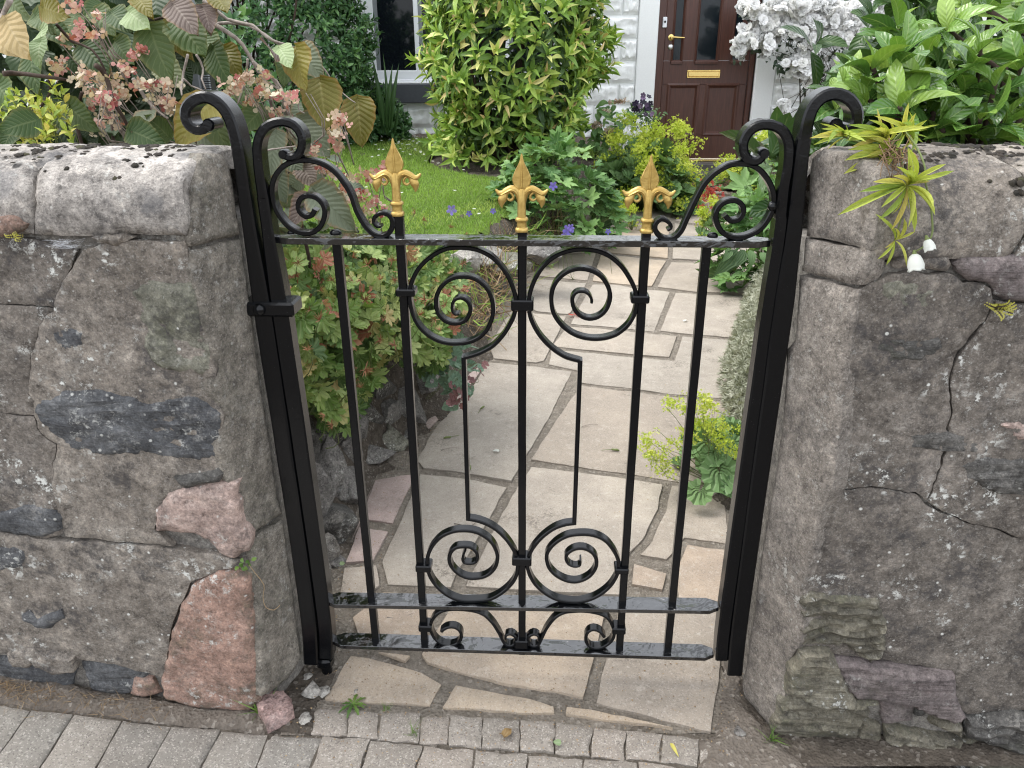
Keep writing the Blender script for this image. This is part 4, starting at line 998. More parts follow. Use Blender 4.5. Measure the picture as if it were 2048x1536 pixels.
LS = [
 ('stone', 'greenstone', [(262, 582), (300, 562), (350, 566), (384, 556), (404, 640), (417, 700), (427, 740), (405, 750), (350, 738), (318, 730), (290, 690), (278, 640)], 0.007, 0.011, 14, 0.004, 0.03, 0.009, 0),
 ('stone', 'slate', [(92, 660), (112, 648), (145, 648), (172, 664), (175, 690), (150, 703), (132, 708), (108, 690)], 0.004, 0.003, 12, 0.001, 0.012, 0.008, 0.0),
 ('stone', 'slate', [(68, 812), (85, 795), (125, 783), (185, 775), (235, 786), (300, 800), (345, 795), (395, 792), (441, 826), (443, 870), (437, 912), (392, 925), (350, 916), (290, 907), (205, 912), (145, 903), (112, 880), (85, 852)], 0.006, 0.009, 9, 0.002, 0.025, 0.010, 0.004),
 ('stone', 'pinkstone', [(312, 1016), (336, 987), (380, 972), (440, 961), (474, 966), (479, 1010), (486, 1050), (500, 1076), (497, 1103), (468, 1116), (440, 1108), (415, 1078), (370, 1064), (310, 1062)], 0.008, 0.007, 11, 0.002, 0.02, 0.009, 0.002),
 ('stone', 'sandstone', [(402, 1160), (440, 1140), (488, 1143), (499, 1150), (507, 1230), (517, 1330), (523, 1400), (500, 1420), (440, 1415), (360, 1404), (326, 1394), (324, 1354), (338, 1302), (349, 1252), (363, 1212), (386, 1168)], 0.012, 0.007, 8, 0.002, 0.02, 0.010, 0.0015),
 ('stone', 'slate', [(0, 1022), (60, 1004), (126, 1024), (124, 1056), (92, 1074), (33, 1072), (-40, 1052), (-60, 1030)], 0.006, 0.005, 12, 0.001, 0.015, 0.008, 0.003),
 ('stone', 'slate', [(-60, 1090), (20, 1085), (58, 1100), (50, 1130), (0, 1145), (-60, 1130)], 0.006, 0.004, 12, 0.001, 0.015, 0.008, 0.003),
 ('stone', 'slate', [(158, 1330), (232, 1325), (300, 1350), (262, 1388), (232, 1402), (178, 1386)], -0.006, 0.006, 12, 0.001, 0.012, 0.006, 0.004),
 ('stone', 'slate', [(-60, 1320), (20, 1318), (100, 1332), (150, 1346), (140, 1376), (60, 1374), (-60, 1350)], -0.004, 0.006, 12, 0.001, 0.012, 0.006, 0.004),
 ('stone', 'sandstone', [(266, 1356), (300, 1360), (320, 1390), (290, 1402), (258, 1392)], 0.002, 0.006, 14, 0.001, 0.015, 0.008, 0.0),
 ('stone', 'slate', [(45, 1225), (62, 1218), (78, 1234), (126, 1215), (130, 1232), (100, 1255), (72, 1250), (48, 1240)], 0.010, 0.003, 14, 0.001, 0.010, 0.006, 0.002),
 ('stone', 'harling', [(20, 1300), (70, 1292), (92, 1308), (60, 1330), (30, 1326)], 0.012, 0.004, 14, 0.001, 0.01, 0.006, 0.002),
 ('stone', 'harling', [(60, 1306), (105, 1300), (150, 1310), (152, 1340), (110, 1345), (75, 1330)], 0.014, 0.005, 14, 0.001, 0.01, 0.006, 0.002),
 ('stone', 'schist_dark', [(350, 948), (400, 945), (440, 936), (452, 945), (440, 958), (395, 968), (372, 978), (358, 966)], 0.010, 0.008, 18, 0.003, 0.01, 0.008, 0.004),
 ('stone', 'sandstone', [(0, 430), (30, 428), (58, 446), (50, 466), (0, 470), (-30, 462)], 0.014, 0.004, 18, 0.001, 0.01, 0.006, 0.0),
 ('stone', 'harling', [(185, 476), (215, 466), (250, 470), (275, 478), (235, 490), (200, 488)], 0.010, 0.004, 18, 0.001, 0.01, 0.006, 0.0),
]
for i, (nm, mt, pts, off, amp, fr, fi, ed, dr, stp) in enumerate(LS):
    wall_piece(wl_l, nm, pts, mt, off, amp, fr, fi, ed, dr, 0.03, 0.0, 0.004, 0.007, 150 + i * 5, stp)
A_, B_ = (-0.507, -0.124), (-0.470, -0.022)
reveal_piece(wl_l, 'reveal_slab', A_, B_, [(412, 306), (397, 340), (391, 400), (382, 478), (386, 495), (400, 492), (440, 482), (487, 470), (478, 420), (466, 330), (452, 306)], 'reveal_left', 71, 0.026)
reveal_piece(wl_l, 'reveal_slab', A_, B_, [(387, 500), (387, 540), (394, 575), (406, 640), (419, 700), (434, 745), (423, 776), (447, 830), (443, 905), (457, 958), (482, 1000), (489, 1050), (503, 1073), (522, 1060), (570, 1030), (560, 990), (545, 900), (517, 700), (505, 610), (488, 475), (440, 486)], 'reveal_left', 75, 0.03)
reveal_piece(wl_l, 'reveal_slab', A_, B_, [(504, 1080), (501, 1150), (510, 1230), (519, 1330), (527, 1396), (560, 1376), (592, 1346), (606, 1310), (602, 1290), (572, 1036), (524, 1066)], 'reveal_left', 79, 0.03)

# ---------------- right wall
wl_r = empty('boundary_wall', matrix=GATE_M, label='old stone wall right of the gate with a smooth grey face above bedded schist stones', cat='wall', group='boundary walls beside the gate')
core(wl_r, [(0.515, -0.106), (2.4, -0.106), (2.4, 0.165), (0.478, 0.165), (0.478, 0.0), (0.485, -0.025)], -0.3, 0.95)
RW = [
 ('harling', 'harling', [(1716, 580), (1757, 566), (1785, 550), (1896, 549), (1913, 554), (1931, 568), (1966, 571), (1978, 580), (1980, 605), (1970, 640), (1933, 680), (1900, 722), (1898, 780), (1888, 900), (1852, 998), (1830, 980), (1740, 970), (1656, 983), (1680, 780)], 0.002, 0.005, 'harling_dark'),
 ('harling', 'harling', [(1988, 606), (2420, 640), (2420, 1180), (1925, 1037), (1858, 1004), (1895, 905), (1906, 780), (1908, 726), (1940, 684), (1978, 642)], 0.003, 0.005, 'harling_dark'),
 ('harling', 'harling', [(1656, 988), (1740, 976), (1828, 986), (1850, 1010), (1925, 1043), (2420, 1186), (2420, 1420), (2040, 1422), (1935, 1427), (1912, 1410), (1905, 1342), (1772, 1322), (1660, 1308), (1600, 1300), (1602, 1180), (1622, 1105), (1637, 1020)], 0.0, 0.004, 'harling_dark'),
]
for i, (nm, _, pts, off, amp, mt) in enumerate(RW):
    wall_piece(wl_r, nm, pts, mt, off, amp, 7, 0.0024, 0.005, 0.0025, 0.03, -0.0009, 0.005, seed=250 + i * 7, step=0.0012, jseed=6)
RS = [
 ('stone', 'harling', [(1790, 534), (1820, 539), (1896, 542), (1903, 530), (1897, 510), (1795, 508)], 0.002, 0.003, 12, 0.0015, 0.01, 0.006, 0),
 ('stone', 'mauvestone', [(1910, 530), (1926, 517), (1993, 511), (2040, 513), (2300, 518), (2300, 630), (2010, 602), (1990, 590), (1985, 572), (1972, 562), (1934, 560), (1915, 545)], 0.006, 0.005, 10, 0.0015, 0.015, 0.008, 0),
 ('stone', 'schist', [(1602, 1188), (1621, 1183), (1752, 1193), (1772, 1238), (1767, 1298), (1741, 1322), (1720, 1311), (1684, 1287), (1603, 1284), (1596, 1260)], 0.006, 0.004, 8, 0.001, 0.008, 0.010, 0.011),
 ('stone', 'schist', [(1572, 1334), (1595, 1290), (1658, 1292), (1690, 1352), (1706, 1384), (1752, 1386), (1757, 1395), (1710, 1400), (1632, 1396), (1570, 1376)], 0.024, 0.007, 9, 0.001, 0.008, 0.014, 0.006),
 ('stone', 'mauvestone', [(1660, 1313), (1772, 1326), (1903, 1344), (1913, 1394), (1929, 1425), (1908, 1438), (1825, 1407), (1757, 1388), (1706, 1386), (1686, 1363)], 0.020, 0.004, 8, 0.001, 0.008, 0.010, 0.002),
 ('stone', 'schist', [(1562, 1386), (1632, 1402), (1736, 1406), (1741, 1427), (1715, 1483), (1700, 1520), (1611, 1520), (1541, 1464)], -0.002, 0.008, 9, 0.002, 0.010, 0.012, 0.009),
 ('stone', 'mauvestone', [(1759, 1397), (1830, 1412), (1827, 1447), (1767, 1450)], 0.000, 0.005, 14, 0.001, 0.01, 0.007, 0.0),
 ('stone', 'schist_dark', [(1833, 1414), (1866, 1424), (1851, 1441), (1832, 1439)], -0.004, 0.004, 14, 0.001, 0.008, 0.006, 0.0),
 ('stone', 'schist', [(1872, 1427), (1925, 1447), (1925, 1474), (1861, 1447)], 0.004, 0.006, 14, 0.001, 0.008, 0.010, 0.007),
 ('stone', 'schist', [(1767, 1453), (1925, 1479), (1918, 1492), (1772, 1487)], 0.010, 0.005, 14, 0.001, 0.006, 0.009, 0.007),
 ('stone', 'schist', [(1726, 1438), (1762, 1452), (1767, 1498), (1746, 1526), (1708, 1511)], -0.002, 0.008, 16, 0.002, 0.012, 0.008, 0.002),
 ('stone', 'schist_dark', [(1931, 1434), (2022, 1418), (2060, 1430), (2300, 1450), (2300, 1530), (2017, 1494), (1931, 1470)], 0.014, 0.007, 9, 0.001, 0.008, 0.011, 0.008),
 ('stone', 'sandstone', [(1744, 1500), (1790, 1508), (1830, 1520), (1822, 1526), (1752, 1522)], 0.006, 0.003, 14, 0.001, 0.008, 0.006, 0.0),
 ('stone', 'pinkstone', [(1822, 1489), (1860, 1492), (1890, 1508), (1880, 1528), (1838, 1524)], 0.000, 0.006, 16, 0.002, 0.01, 0.007, 0.0),
 ('stone', 'schist', [(1893, 1500), (1930, 1480), (2020, 1500), (2100, 1520), (2080, 1550), (1960, 1545), (1900, 1530)], 0.000, 0.006, 10, 0.001, 0.012, 0.008, 0.006),
 ('stone', 'schist_dark', [(1757, 1528), (1890, 1530), (2012, 1548), (2000, 1580), (1780, 1575)], -0.002, 0.006, 10, 0.001, 0.012, 0.008, 0.006),
 ('stone', 'schist_dark', [(1785, 880), (1830, 855), (1890, 862), (1985, 890), (1990, 905), (1930, 905), (1850, 902), (1800, 895)], 0.004, 0.006, 9, 0.002, 0.02, 0.008, 0.006),
 ('stone', 'schist_dark', [(1905, 925), (1990, 905), (2080, 925), (2080, 985), (1990, 985), (1930, 955)], 0.005, 0.006, 9, 0.002, 0.02, 0.009, 0.006),
 ('stone', 'pinkstone', [(1990, 840), (2040, 833), (2090, 845), (2090, 880), (2030, 885)], 0.006, 0.006, 12, 0.002, 0.012, 0.008, 0.002),
 ('stone', 'schist_dark', [(1740, 700), (1800, 670), (1880, 668), (1890, 700), (1850, 722), (1770, 726)], 0.003, 0.005, 9, 0.002, 0.02, 0.008, 0.005),
 ('stone', 'greenstone', [(1762, 570), (1800, 556), (1870, 570), (1880, 610), (1830, 640), (1775, 650), (1752, 610)], 0.003, 0.006, 12, 0.003, 0.025, 0.009, 0),
]
for i, (nm, mt, pts, off, amp, fr, fi, ed, dr, stp) in enumerate(RS):
    wall_piece(wl_r, nm, pts, mt, off, amp, fr, fi, ed, dr, 0.035, 0.0, 0.004, 0.007, 350 + i * 5, stp)
profR = [(-0.124, 0.955), (-0.126, 1.00), (-0.122, 1.035), (-0.110, 1.063), (-0.086, 1.084), (-0.05, 1.098), (0.0, 1.104), (0.05, 1.102), (0.10, 1.088), (0.145, 1.06), (0.168, 1.02), (0.172, 0.955)]
jr = lambda f: G(2030, 470, VF)[0] + 0.02 * math.sin(f * 9)
cope_piece(wl_r, profR, lambda f: (0.508 - 0.03 * sst(f / 0.5), jr(f)), 'harling', 91, 0.0)
cope_piece(wl_r, profR, lambda f: (jr(f) + 0.003, 1.5), 'harling', 95, 0.001, 0.03)
cope_piece(wl_r, profR, lambda f: (1.505, 2.4), 'harling', 99, 0.001, 0.04)
A_, B_ = (0.509, -0.124), (0.462, -0.022)
reveal_piece(wl_r, 'reveal_slab', A_, B_, [(1768, 352), (1745, 478), (1738, 500), (1660, 484), (1606, 473), (1618, 318), (1640, 296), (1700, 306)], 'reveal_right', 81, edge=0.02)
reveal_piece(wl_r, 'reveal_slab', A_, B_, [(1738, 503), (1730, 545), (1716, 573), (1690, 568), (1640, 556), (1596, 544), (1606, 476), (1660, 487)], 'reveal_right', 84, edge=0.012)
reveal_piece(wl_r, 'reveal_slab', A_, B_, [(1714, 579), (1690, 740), (1659, 985), (1640, 1020), (1625, 1110), (1606, 1180), (1602, 1262), (1596, 1285), (1572, 1335), (1566, 1395), (1546, 1466), (1484, 1396), (1480, 1370), (1503, 1230), (1520, 1100), (1545, 950), (1560, 850), (1568, 700), (1586, 680), (1594, 549), (1640, 561), (1690, 574)], 'reveal_right', 87, edge=0.016)
# ------------------------------------------------------------------ the house front
HY = 7.5
house = empty('house', (0, HY, 0), label='white painted house front of rock faced blocks with a brown panelled door', cat='house')
def hx(px, py, y=HY): return float(at_y(px, py, y)[0])
def hz(py, y=HY, px=1300): return float(at_y(px, py, y)[2])
def hbox(name, mat, x0, x1, y0, y1, z0, z1, bev=0.0, parent=house):
    mb = MB(); mb.box(x0, x1, y0 - HY, y1 - HY, z0, z1, bev); return mb.build(name, mat, parent)
WX0, WX1, WZ0, WZ1 = -1.36, 0.42, hz(164), 2.35
SZ0 = hz(203)
DX0, DX1 = 1.31, 2.215
# wall body with openings
mb = MB()
for x0, x1, z0, z1 in ((-5, WX0, -0.1, 3.2), (WX0, WX1, -0.1, SZ0), (WX0, WX1, WZ1, 3.2), (WX1, DX0, -0.1, 3.2), (DX0, DX1, 2.3, 3.2), (DX1, 5, -0.1, 3.2)):
    mb.box(x0, x1, 0.02, 0.30, z0, z1)
mb.build('wall', M['white_block'], house)
# rock-faced blocks
def block_mesh(seed, w=0.37, h=0.187):
    nx, ny = 26, 14; V = []; rr = random.Random(seed)
    gx = [0, 0.004, 0.012] + [0.012 + (w - 0.024) * i / (nx - 5) for i in range(1, nx - 5)] + [w - 0.012, w - 0.004, w]
    gz = [0, 0.004, 0.012] + [0.012 + (h - 0.024) * i / (ny - 5) for i in range(1, ny - 5)] + [h - 0.012, h - 0.004, h]
    for z in gz:
        for x in gx:
            d = min(x, w - x, z, h - z)
            k = sst((d - 0.010) / 0.022)
            f = nz(x, z, seed * 7.7, 11, 2); r = abs(nz(x * 0.8, z * 1.3, seed * 3.3, 16, 3))
            pl = max((x * math.sin(q * 2.1 + seed) + z * math.cos(q * 1.3 + seed * 2)) * 0.16 + 0.012 * math.sin(q * 5.1 + seed * 3) for q in range(5))
            y = -0.007 * sst(d / 0.004) - k * (0.012 + min(0.022, max(0, pl)) * 0.7 + 0.010 * f + 0.022 * (0.30 - r))
            V.append((x + 0.0015, y, z + 0.0015))
    n = len(gx); Fs = np.array([(j * n + i, j * n + i + 1, (j + 1) * n + i + 1, (j + 1) * n + i) for j in range(len(gz) - 1) for i in range(n - 1)])
    return mesh_np('wall_block', V, Fs, M['white_block'], angle=math.radians(60))
blocks = [block_mesh(s) for s in range(9)]
rr = random.Random(4); CH = 0.187; z0 = 0.962 - 5 * CH
def lay(xa, xb, z, phase):
    x = xb
    first = 0.145 if phase else 0.37
    while x > xa + 0.02:
        w = min(first, x - xa); first = 0.37
        o = inst('wall_block', blocks[rr.randrange(9)], house, Matrix.Translation((x - w, 0.02, z)) @ Matrix.Diagonal(((w - 0.003) / 0.37, 1, (CH - 0.003) / 0.187, 1)))
        x -= w
for r in range(13):
    z = z0 + r * CH; ph = r % 2 == 0
    if z > 2.6: break
    spans = [(-3.6, -1.495), (0.56, 1.135), (2.395, 4.0)]
    if z + CH < SZ0 + 0.01: spans[0:2] = [(-3.6, 1.135)]
    for a, b in spans: lay(a, b, z, ph)
# smooth bands round window and door
hbox('window_band', M['white_paint'], -1.495, WX0, HY - 0.012, HY + 0.06, SZ0 + 0.13, 2.5, 0.004)
hbox('window_band', M['white_paint'], WX1, 0.56, HY - 0.012, HY + 0.06, SZ0 + 0.13, 2.5, 0.004)
hbox('door_band', M['white_paint'], 1.135, DX0, HY - 0.014, HY + 0.30, 0.14, 2.5, 0.006)
hbox('door_band', M['white_paint'], DX1, 2.39, HY - 0.014, HY + 0.30, 0.14, 2.5, 0.006)
# window
win = empty('window', (0, 0, 0)); win.parent = house
def wbox(name, mat, x0, x1, y0, y1, z0, z1, bev=0.004): return hbox(name, mat, x0, x1, HY + y0, HY + y1, z0, z1, bev, win)
wbox('frame', M['white_upvc'], WX0, WX0 + 0.14, 0.07, 0.15, WZ0, WZ1)
wbox('frame', M['white_upvc'], WX1 - 0.14, WX1, 0.07, 0.15, WZ0, WZ1)
wbox('frame', M['white_upvc'], WX0 + 0.14, WX1 - 0.14, 0.075, 0.15, WZ0 + 0.002, WZ0 + 0.105)
wbox('frame', M['white_upvc'], WX0 + 0.14, WX1 - 0.14, 0.075, 0.15, WZ1 - 0.1, WZ1)
wbox('frame', M['white_upvc'], WX0 + 0.02, WX1 - 0.02, 0.045, 0.069, WZ0, WZ0 + 0.03)
wbox('mullion', M['white_upvc'], -0.862, -0.822, 0.08, 0.15, WZ0 + 0.106, WZ1 - 0.101)
wbox('mullion', M['white_upvc'], -0.05, -0.01, 0.08, 0.15, WZ0 + 0.106, WZ1 - 0.101)
for a, b in ((WX0 + 0.14, -0.862), (-0.822, -0.05), (-0.01, WX1 - 0.14)):
    wbox('seal', M['grey_metal'], a, a + 0.035, 0.095, 0.15, WZ0 + 0.106, WZ1 - 0.101, 0.002)
    wbox('pane', M['window_glass'], a + 0.035, b, 0.115, 0.13, WZ0 + 0.106, WZ1 - 0.101, 0)
hbox('sill', M['grey_sill'], -1.50, 0.56, HY - 0.055, HY + 0.15, SZ0, WZ0 - 0.004, 0.006)
hbox('sill_lip', M['white_paint'], -1.49, WX1 + 0.12, HY - 0.02, HY + 0.045, WZ0 - 0.003, WZ0 + 0.008, 0.002)
# door
door = empty('front_door', (0, 0, 0)); door.parent = house
DY = 7.57
def dbox(name, mat, x0, x1, y0, y1, z0, z1, bev=0.004): return hbox(name, mat, x0, x1, y0, y1, z0, z1, bev, door)
ZB = hz(317, DY)
dbox('frame', M['door_wood'], DX0, DX0 + 0.075, 7.545, 7.66, 0.15, 2.3)
dbox('frame', M['door_wood'], DX1 - 0.045, DX1, 7.545, 7.66, 0.15, 2.3)
LX0, LX1 = DX0 + 0.079, DX1 - 0.049
zg = hz(122, DY); zp1 = hz(170, DY); zp0 = hz(270, DY)
gl = [(1.468, 1.548), (1.682, 1.872), (2.008, 2.085)]; pn = [(1.452, 1.728), (1.806, 2.092)]
mb = MB()                                            # leaf: stiles and rails round the openings
def lb(x0, x1, z0, z1, y0=DY, y1=DY + 0.045): mb.box(x0, x1, y0 - HY, y1 - HY, z0, z1, 0.0025)
lb(LX0, gl[0][0], zg, 2.28); lb(gl[0][1], gl[1][0], zg, 2.28); lb(gl[1][1], gl[2][0], zg, 2.28); lb(gl[2][1], LX1, zg, 2.28)
lb(LX0, LX1, zp1 + 0.001, zg - 0.001); lb(LX0, pn[0][0], zp0, zp1); lb(pn[0][1], pn[1][0], zp0, zp1); lb(pn[1][1], LX1, zp0, zp1); lb(LX0, LX1, ZB, zp0 - 0.001)
mb.build('leaf', M['door_wood'], door)
def frame_strip(x0, x1, z0, z1, w, y0, y1, name, mat):
    m2 = MB(); c = [(x0, z0), (x1, z0), (x1, z1), (x0, z1)]; s = [(1, 1), (-1, 1), (-1, -1), (1, -1)]
    prof = [(0, y1), (0, y0), (0.35 * w, y0 - 0.006), (0.6 * w, y0 - 0.003), (0.7 * w, y0 + 0.004), (w, y0 + 0.012), (w, y1)]
    V = [(cx + sx * d, yy - HY, cz + s_z * d) for (cx, cz), (sx, s_z) in zip(c, s) for d, yy in prof]
    n = len(prof); Fs = [(i * n + k, i * n + k + 1, ((i + 1) % 4) * n + k + 1, ((i + 1) % 4) * n + k) for i in range(4) for k in range(n - 1)]
    m2.add(V, Fs); return m2.build(name, mat, door)
for x0, x1 in gl:
    frame_strip(x0 - 0.016, x1 + 0.016, zg - 0.016, 2.2, 0.024, DY - 0.001, DY + 0.03, 'moulding', M['door_wood'])
    dbox('glazed_light', M['door_glass'], x0 - 0.001, x1 + 0.001, DY + 0.018, DY + 0.03, zg - 0.001, 2.21, 0)
    dbox('bead', M['door_wood'], x0 - 0.012, x1 + 0.012, DY - 0.014, DY - 0.002, zg - 0.028, zg - 0.004, 0.003)
for x0, x1 in pn:
    frame_strip(x0 - 0.014, x1 + 0.014, zp0 - 0.014, zp1 + 0.014, 0.045, DY - 0.001, DY + 0.03, 'moulding', M['door_wood'])
    dbox('panel', M['door_wood'], x0 + 0.012, x1 - 0.012, DY + 0.010, DY + 0.03, zp0 + 0.012, zp1 - 0.012, 0.008)
lp = empty('letter_plate', (0, 0, 0)); lp.parent = door
zl1, zl0 = hz(140.5, DY - 0.01), hz(156.5, DY - 0.01); xl0, xl1 = 1.612, 1.914
hbox('flap', M['brass'], xl0 + 0.012, xl1 - 0.012, DY - 0.010, DY - 0.003, zl0 + 0.014, zl1 - 0.016, 0.002, lp)
hbox('plate', M['brass'], xl0, xl1, DY - 0.008, DY - 0.0005, zl0, zl0 + 0.013, 0.003, lp)
hbox('plate', M['brass'], xl0, xl1, DY - 0.008, DY - 0.0005, zl1 - 0.015, zl1, 0.003, lp)
hbox('plate', M['brass'], xl0, xl0 + 0.0115, DY - 0.007, DY - 0.0005, zl0 + 0.0135, zl1 - 0.0155, 0.002, lp)
hbox('plate', M['brass'], xl1 - 0.0115, xl1, DY - 0.007, DY - 0.0005, zl0 + 0.0135, zl1 - 0.0155, 0.002, lp)
hxx, hzz = hx(1342, 75, DY), hz(75, DY)
mb = MB(); mb.lathe([(0.026, DY - HY), (0.026, DY - HY - 0.006), (0.012, DY - HY - 0.010), (0.010, DY - HY - 0.045)], 16, (hxx, 0, hzz), 'y')
mb.tube([(hxx, DY - HY - 0.04, hzz), (hxx + 0.02, DY - HY - 0.047, hzz), (hxx + 0.112, DY - HY - 0.045, hzz - 0.004)], [0.009, 0.009, 0.006], 8)
mb.build('lever_handle', M['brass'], door, angle=math.radians(40))
mb = MB(); mb.lathe([(0.023, DY - HY), (0.023, DY - HY - 0.006), (0.019, DY - HY - 0.009), (0.003, DY - HY - 0.009)], 16, (hx(1341, 94.5, DY), 0, hz(94.5, DY)), 'y'); mb.build('lock', M['steel'], door, angle=math.radians(40))
bell = empty('doorbell', (0, 0, 0)); bell.parent = house
bx0, bx1, bz0, bz1 = hx(1325.5, 45, 7.53), hx(1334, 45, 7.53), hz(55.5, 7.53), hz(34, 7.53)
hbox('case', M['white_upvc'], bx0, bx1, 7.522, 7.545, bz0, bz1, 0.005, bell)
mb = MB(); mb.lathe([(0.010, 7.522 - HY), (0.009, 7.518 - HY)], 12, ((bx0 + bx1) / 2, 0, bz0 + (bz1 - bz0) * 0.55), 'y'); mb.build('button', M['black_plastic'], bell)
dbox('threshold_strip', M['brass'], DX0 + 0.03, DX1 - 0.03, 7.50, 7.60, ZB - 0.022, ZB - 0.006, 0.003)
stp = empty('doorstep', (0, 0, 0)); stp.parent = house
hbox('tread', M['step_stone'], DX0 - 0.04, DX1 + 0.06, 7.34, 7.66, 0.10, ZB - 0.024, 0.008, stp)
hbox('tread', M['step_stone'], DX0 - 0.10, DX1 + 0.10, 7.12, 7.335, 0.05, ZB - 0.085, 0.008, stp)
# doormat
mt0, mt1 = 1.36, 1.98
mat_ = MB(); V = []; 
mat_o = empty('doormat', (1.66, 6.86, 0.155), label='brown coir doormat lying in front of the doorstep', cat='doormat')
mat_.box(-0.36, 0.36, -0.21, 0.21, -0.005, 0.016, 0.004)
mat_.build('backing', M['step_stone'], mat_o)
sc = MB(); r3 = random.Random(5)
for i in range(190):
    x, y = r3.uniform(-0.33, 0.33), r3.uniform(-0.18, 0.18); a = r3.uniform(0, 3.14)
    pts = [(x + 0.035 * t * math.cos(a + t), y + 0.035 * t * math.sin(a + t), 0.019) for t in (-1, -0.3, 0.4, 1)]
    sc.tube(pts, 0.006, 4)
o = sc.build('pile', M['coir_mat'], mat_o); o['kind'] = 'stuff'
# ------------------------------------------------------------------ plants: leaf shapes and ways of setting them
def T_lance(W=0.28, fold=0.10, curl=0.25, n=5, peak=0.45, tooth=0.0, wave=0.0, tip=1.0):
    V = []; UV = []; Fs = []
    for i in range(n + 1):
        t = i / n
        a = (t / peak) if t < peak else 1 - (t - peak) / (1 - peak)
        w = W / 2 * math.sin(min(1, max(0, a)) * math.pi / 2) ** (0.85 if t < peak else tip)
        if tooth and 0 < i < n: w *= 1 + tooth * (1 if i % 2 else -1)
        z = -curl * t * t + 0.08 * math.sin(math.pi * t)
        for s in (-1, 0, 1):
            V.append((s * w, t, z + fold * abs(s) * w / (W / 2 + 1e-6) * 0.5 + wave * math.sin(t * 19 + s * 1.7) * abs(s) * W * 0.2)); UV.append((0.5 + 0.5 * s, t))
    for i in range(n):
        for s in (0, 1):
            a = i * 3 + s; Fs.append((a, a + 1, a + 4, a + 3))
    return np.array(V), np.array(Fs), np.array(UV)
def T_broad(W=0.78, n=9, cup=0.10, curl=0.25, wave=0.04, seed=0):
    """broad ovate serrated leaf, 5 across"""
    V = []; UV = []; Fs = []; rr = random.Random(seed)
    cols = (-1, -0.55, 0, 0.55, 1)
    for i in range(n + 1):
        t = i / n
        w = W / 2 * (math.sin(math.pi * min(1, t ** 0.72)) ** 0.62 if 0 < t < 1 else 0) * (1 - 0.25 * t)
        for s in cols:
            e = abs(s)
            ww = w * (1 + (0.05 if (i % 2) else -0.03) * (e > 0.9))
            z = -curl * t * t + cup * e * e * W + 0.05 * math.sin(3.2 * t) + wave * e * math.sin(t * 9 + s * 2 + seed)
            V.append((s * ww, t - 0.05 * e * e * (1 - t), z)); UV.append((0.5 + 0.5 * s, t))
    for i in range(n):
        for s in range(4):
            a = i * 5 + s; Fs.append((a, a + 1, a + 6, a + 5))
    return np.array(V), np.array(Fs), np.array(UV)
def T_lobed(L=5, depth=0.45, tooth=0.10, span=5.2, n=30, cup=0.15, ripple=0.04, side=0.72, sharp=1.0, seed=0):
    V = [(0, 0, 0)]; UV = [(0.5, 0.0)]; Fs = []
    rings = (0.55, 1.0)
    for k, rg in enumerate(rings):
        for i in range(n + 1):
            f = i / n; th = (f - 0.5) * span; ph = f * L
            c = abs((ph % 1.0) - 0.5) * 2                      # 0 lobe centre, 1 sinus
            r = (1 - depth * c ** sharp) * (1 - (1 - side) * abs(f - 0.5) * 2)
            r *= 1 + tooth * (1 if i % 2 else -1) * (0.3 + 0.7 * (1 - c))
            if k == 0: r = rg * (0.55 * (1 - depth * 0.6) + 0.45 * r)
            z = cup * rg * rg - 0.28 * cup * (r * rg) + ripple * (1 if k else 0.5) * math.cos(2 * math.pi * ph) * -1 + 0.02 * math.sin(i * 2.3 + seed)
            V.append((r * math.sin(th), r * math.cos(th), z)); UV.append((f, rg))
    m = n + 1
    for i in range(n):
        Fs.append((0, 1 + i + 1, 1 + i, 1 + i)); 
        Fs.append((1 + i, 1 + i + 1, 1 + m + i + 1, 1 + m + i))
    V = np.array(V); V[:, 1] += 0.0
    tri = [f[:3] if len(set(f)) == 3 else f for f in Fs]
    T = []
    for f in tri:
        if len(f) == 3: T.append((f[0], f[1], f[2]))
        else: T += [(f[0], f[1], f[2]), (f[0], f[2], f[3])]
    return V, np.array(T), np.array(UV)
def T_petals(n=4, w=0.62, cup=0.15, k=5):
    V = []; UV = []; Fs = []
    for p in range(n):
        a = 2 * math.pi * p / n; b = len(V); ca, sa = math.cos(a), math.sin(a)
        pts = [(0.03, 0, 0), (0.45, -w / 2 * 0.85, 0.10 * cup), (0.85, -w / 2 * 0.75, 0.6 * cup), (1.0, 0, cup), (0.85, w / 2 * 0.75, 0.6 * cup), (0.45, w / 2 * 0.85, 0.10 * cup)]
        for x, y, z in pts: V.append((x * ca - y * sa, x * sa + y * ca, z)); UV.append((0.5 + y, x))
        Fs += [(b, b + 1, b + 2), (b, b + 2, b + 3), (b, b + 3, b + 4), (b, b + 4, b + 5)]
    return np.array(V), np.array(Fs), np.array(UV)
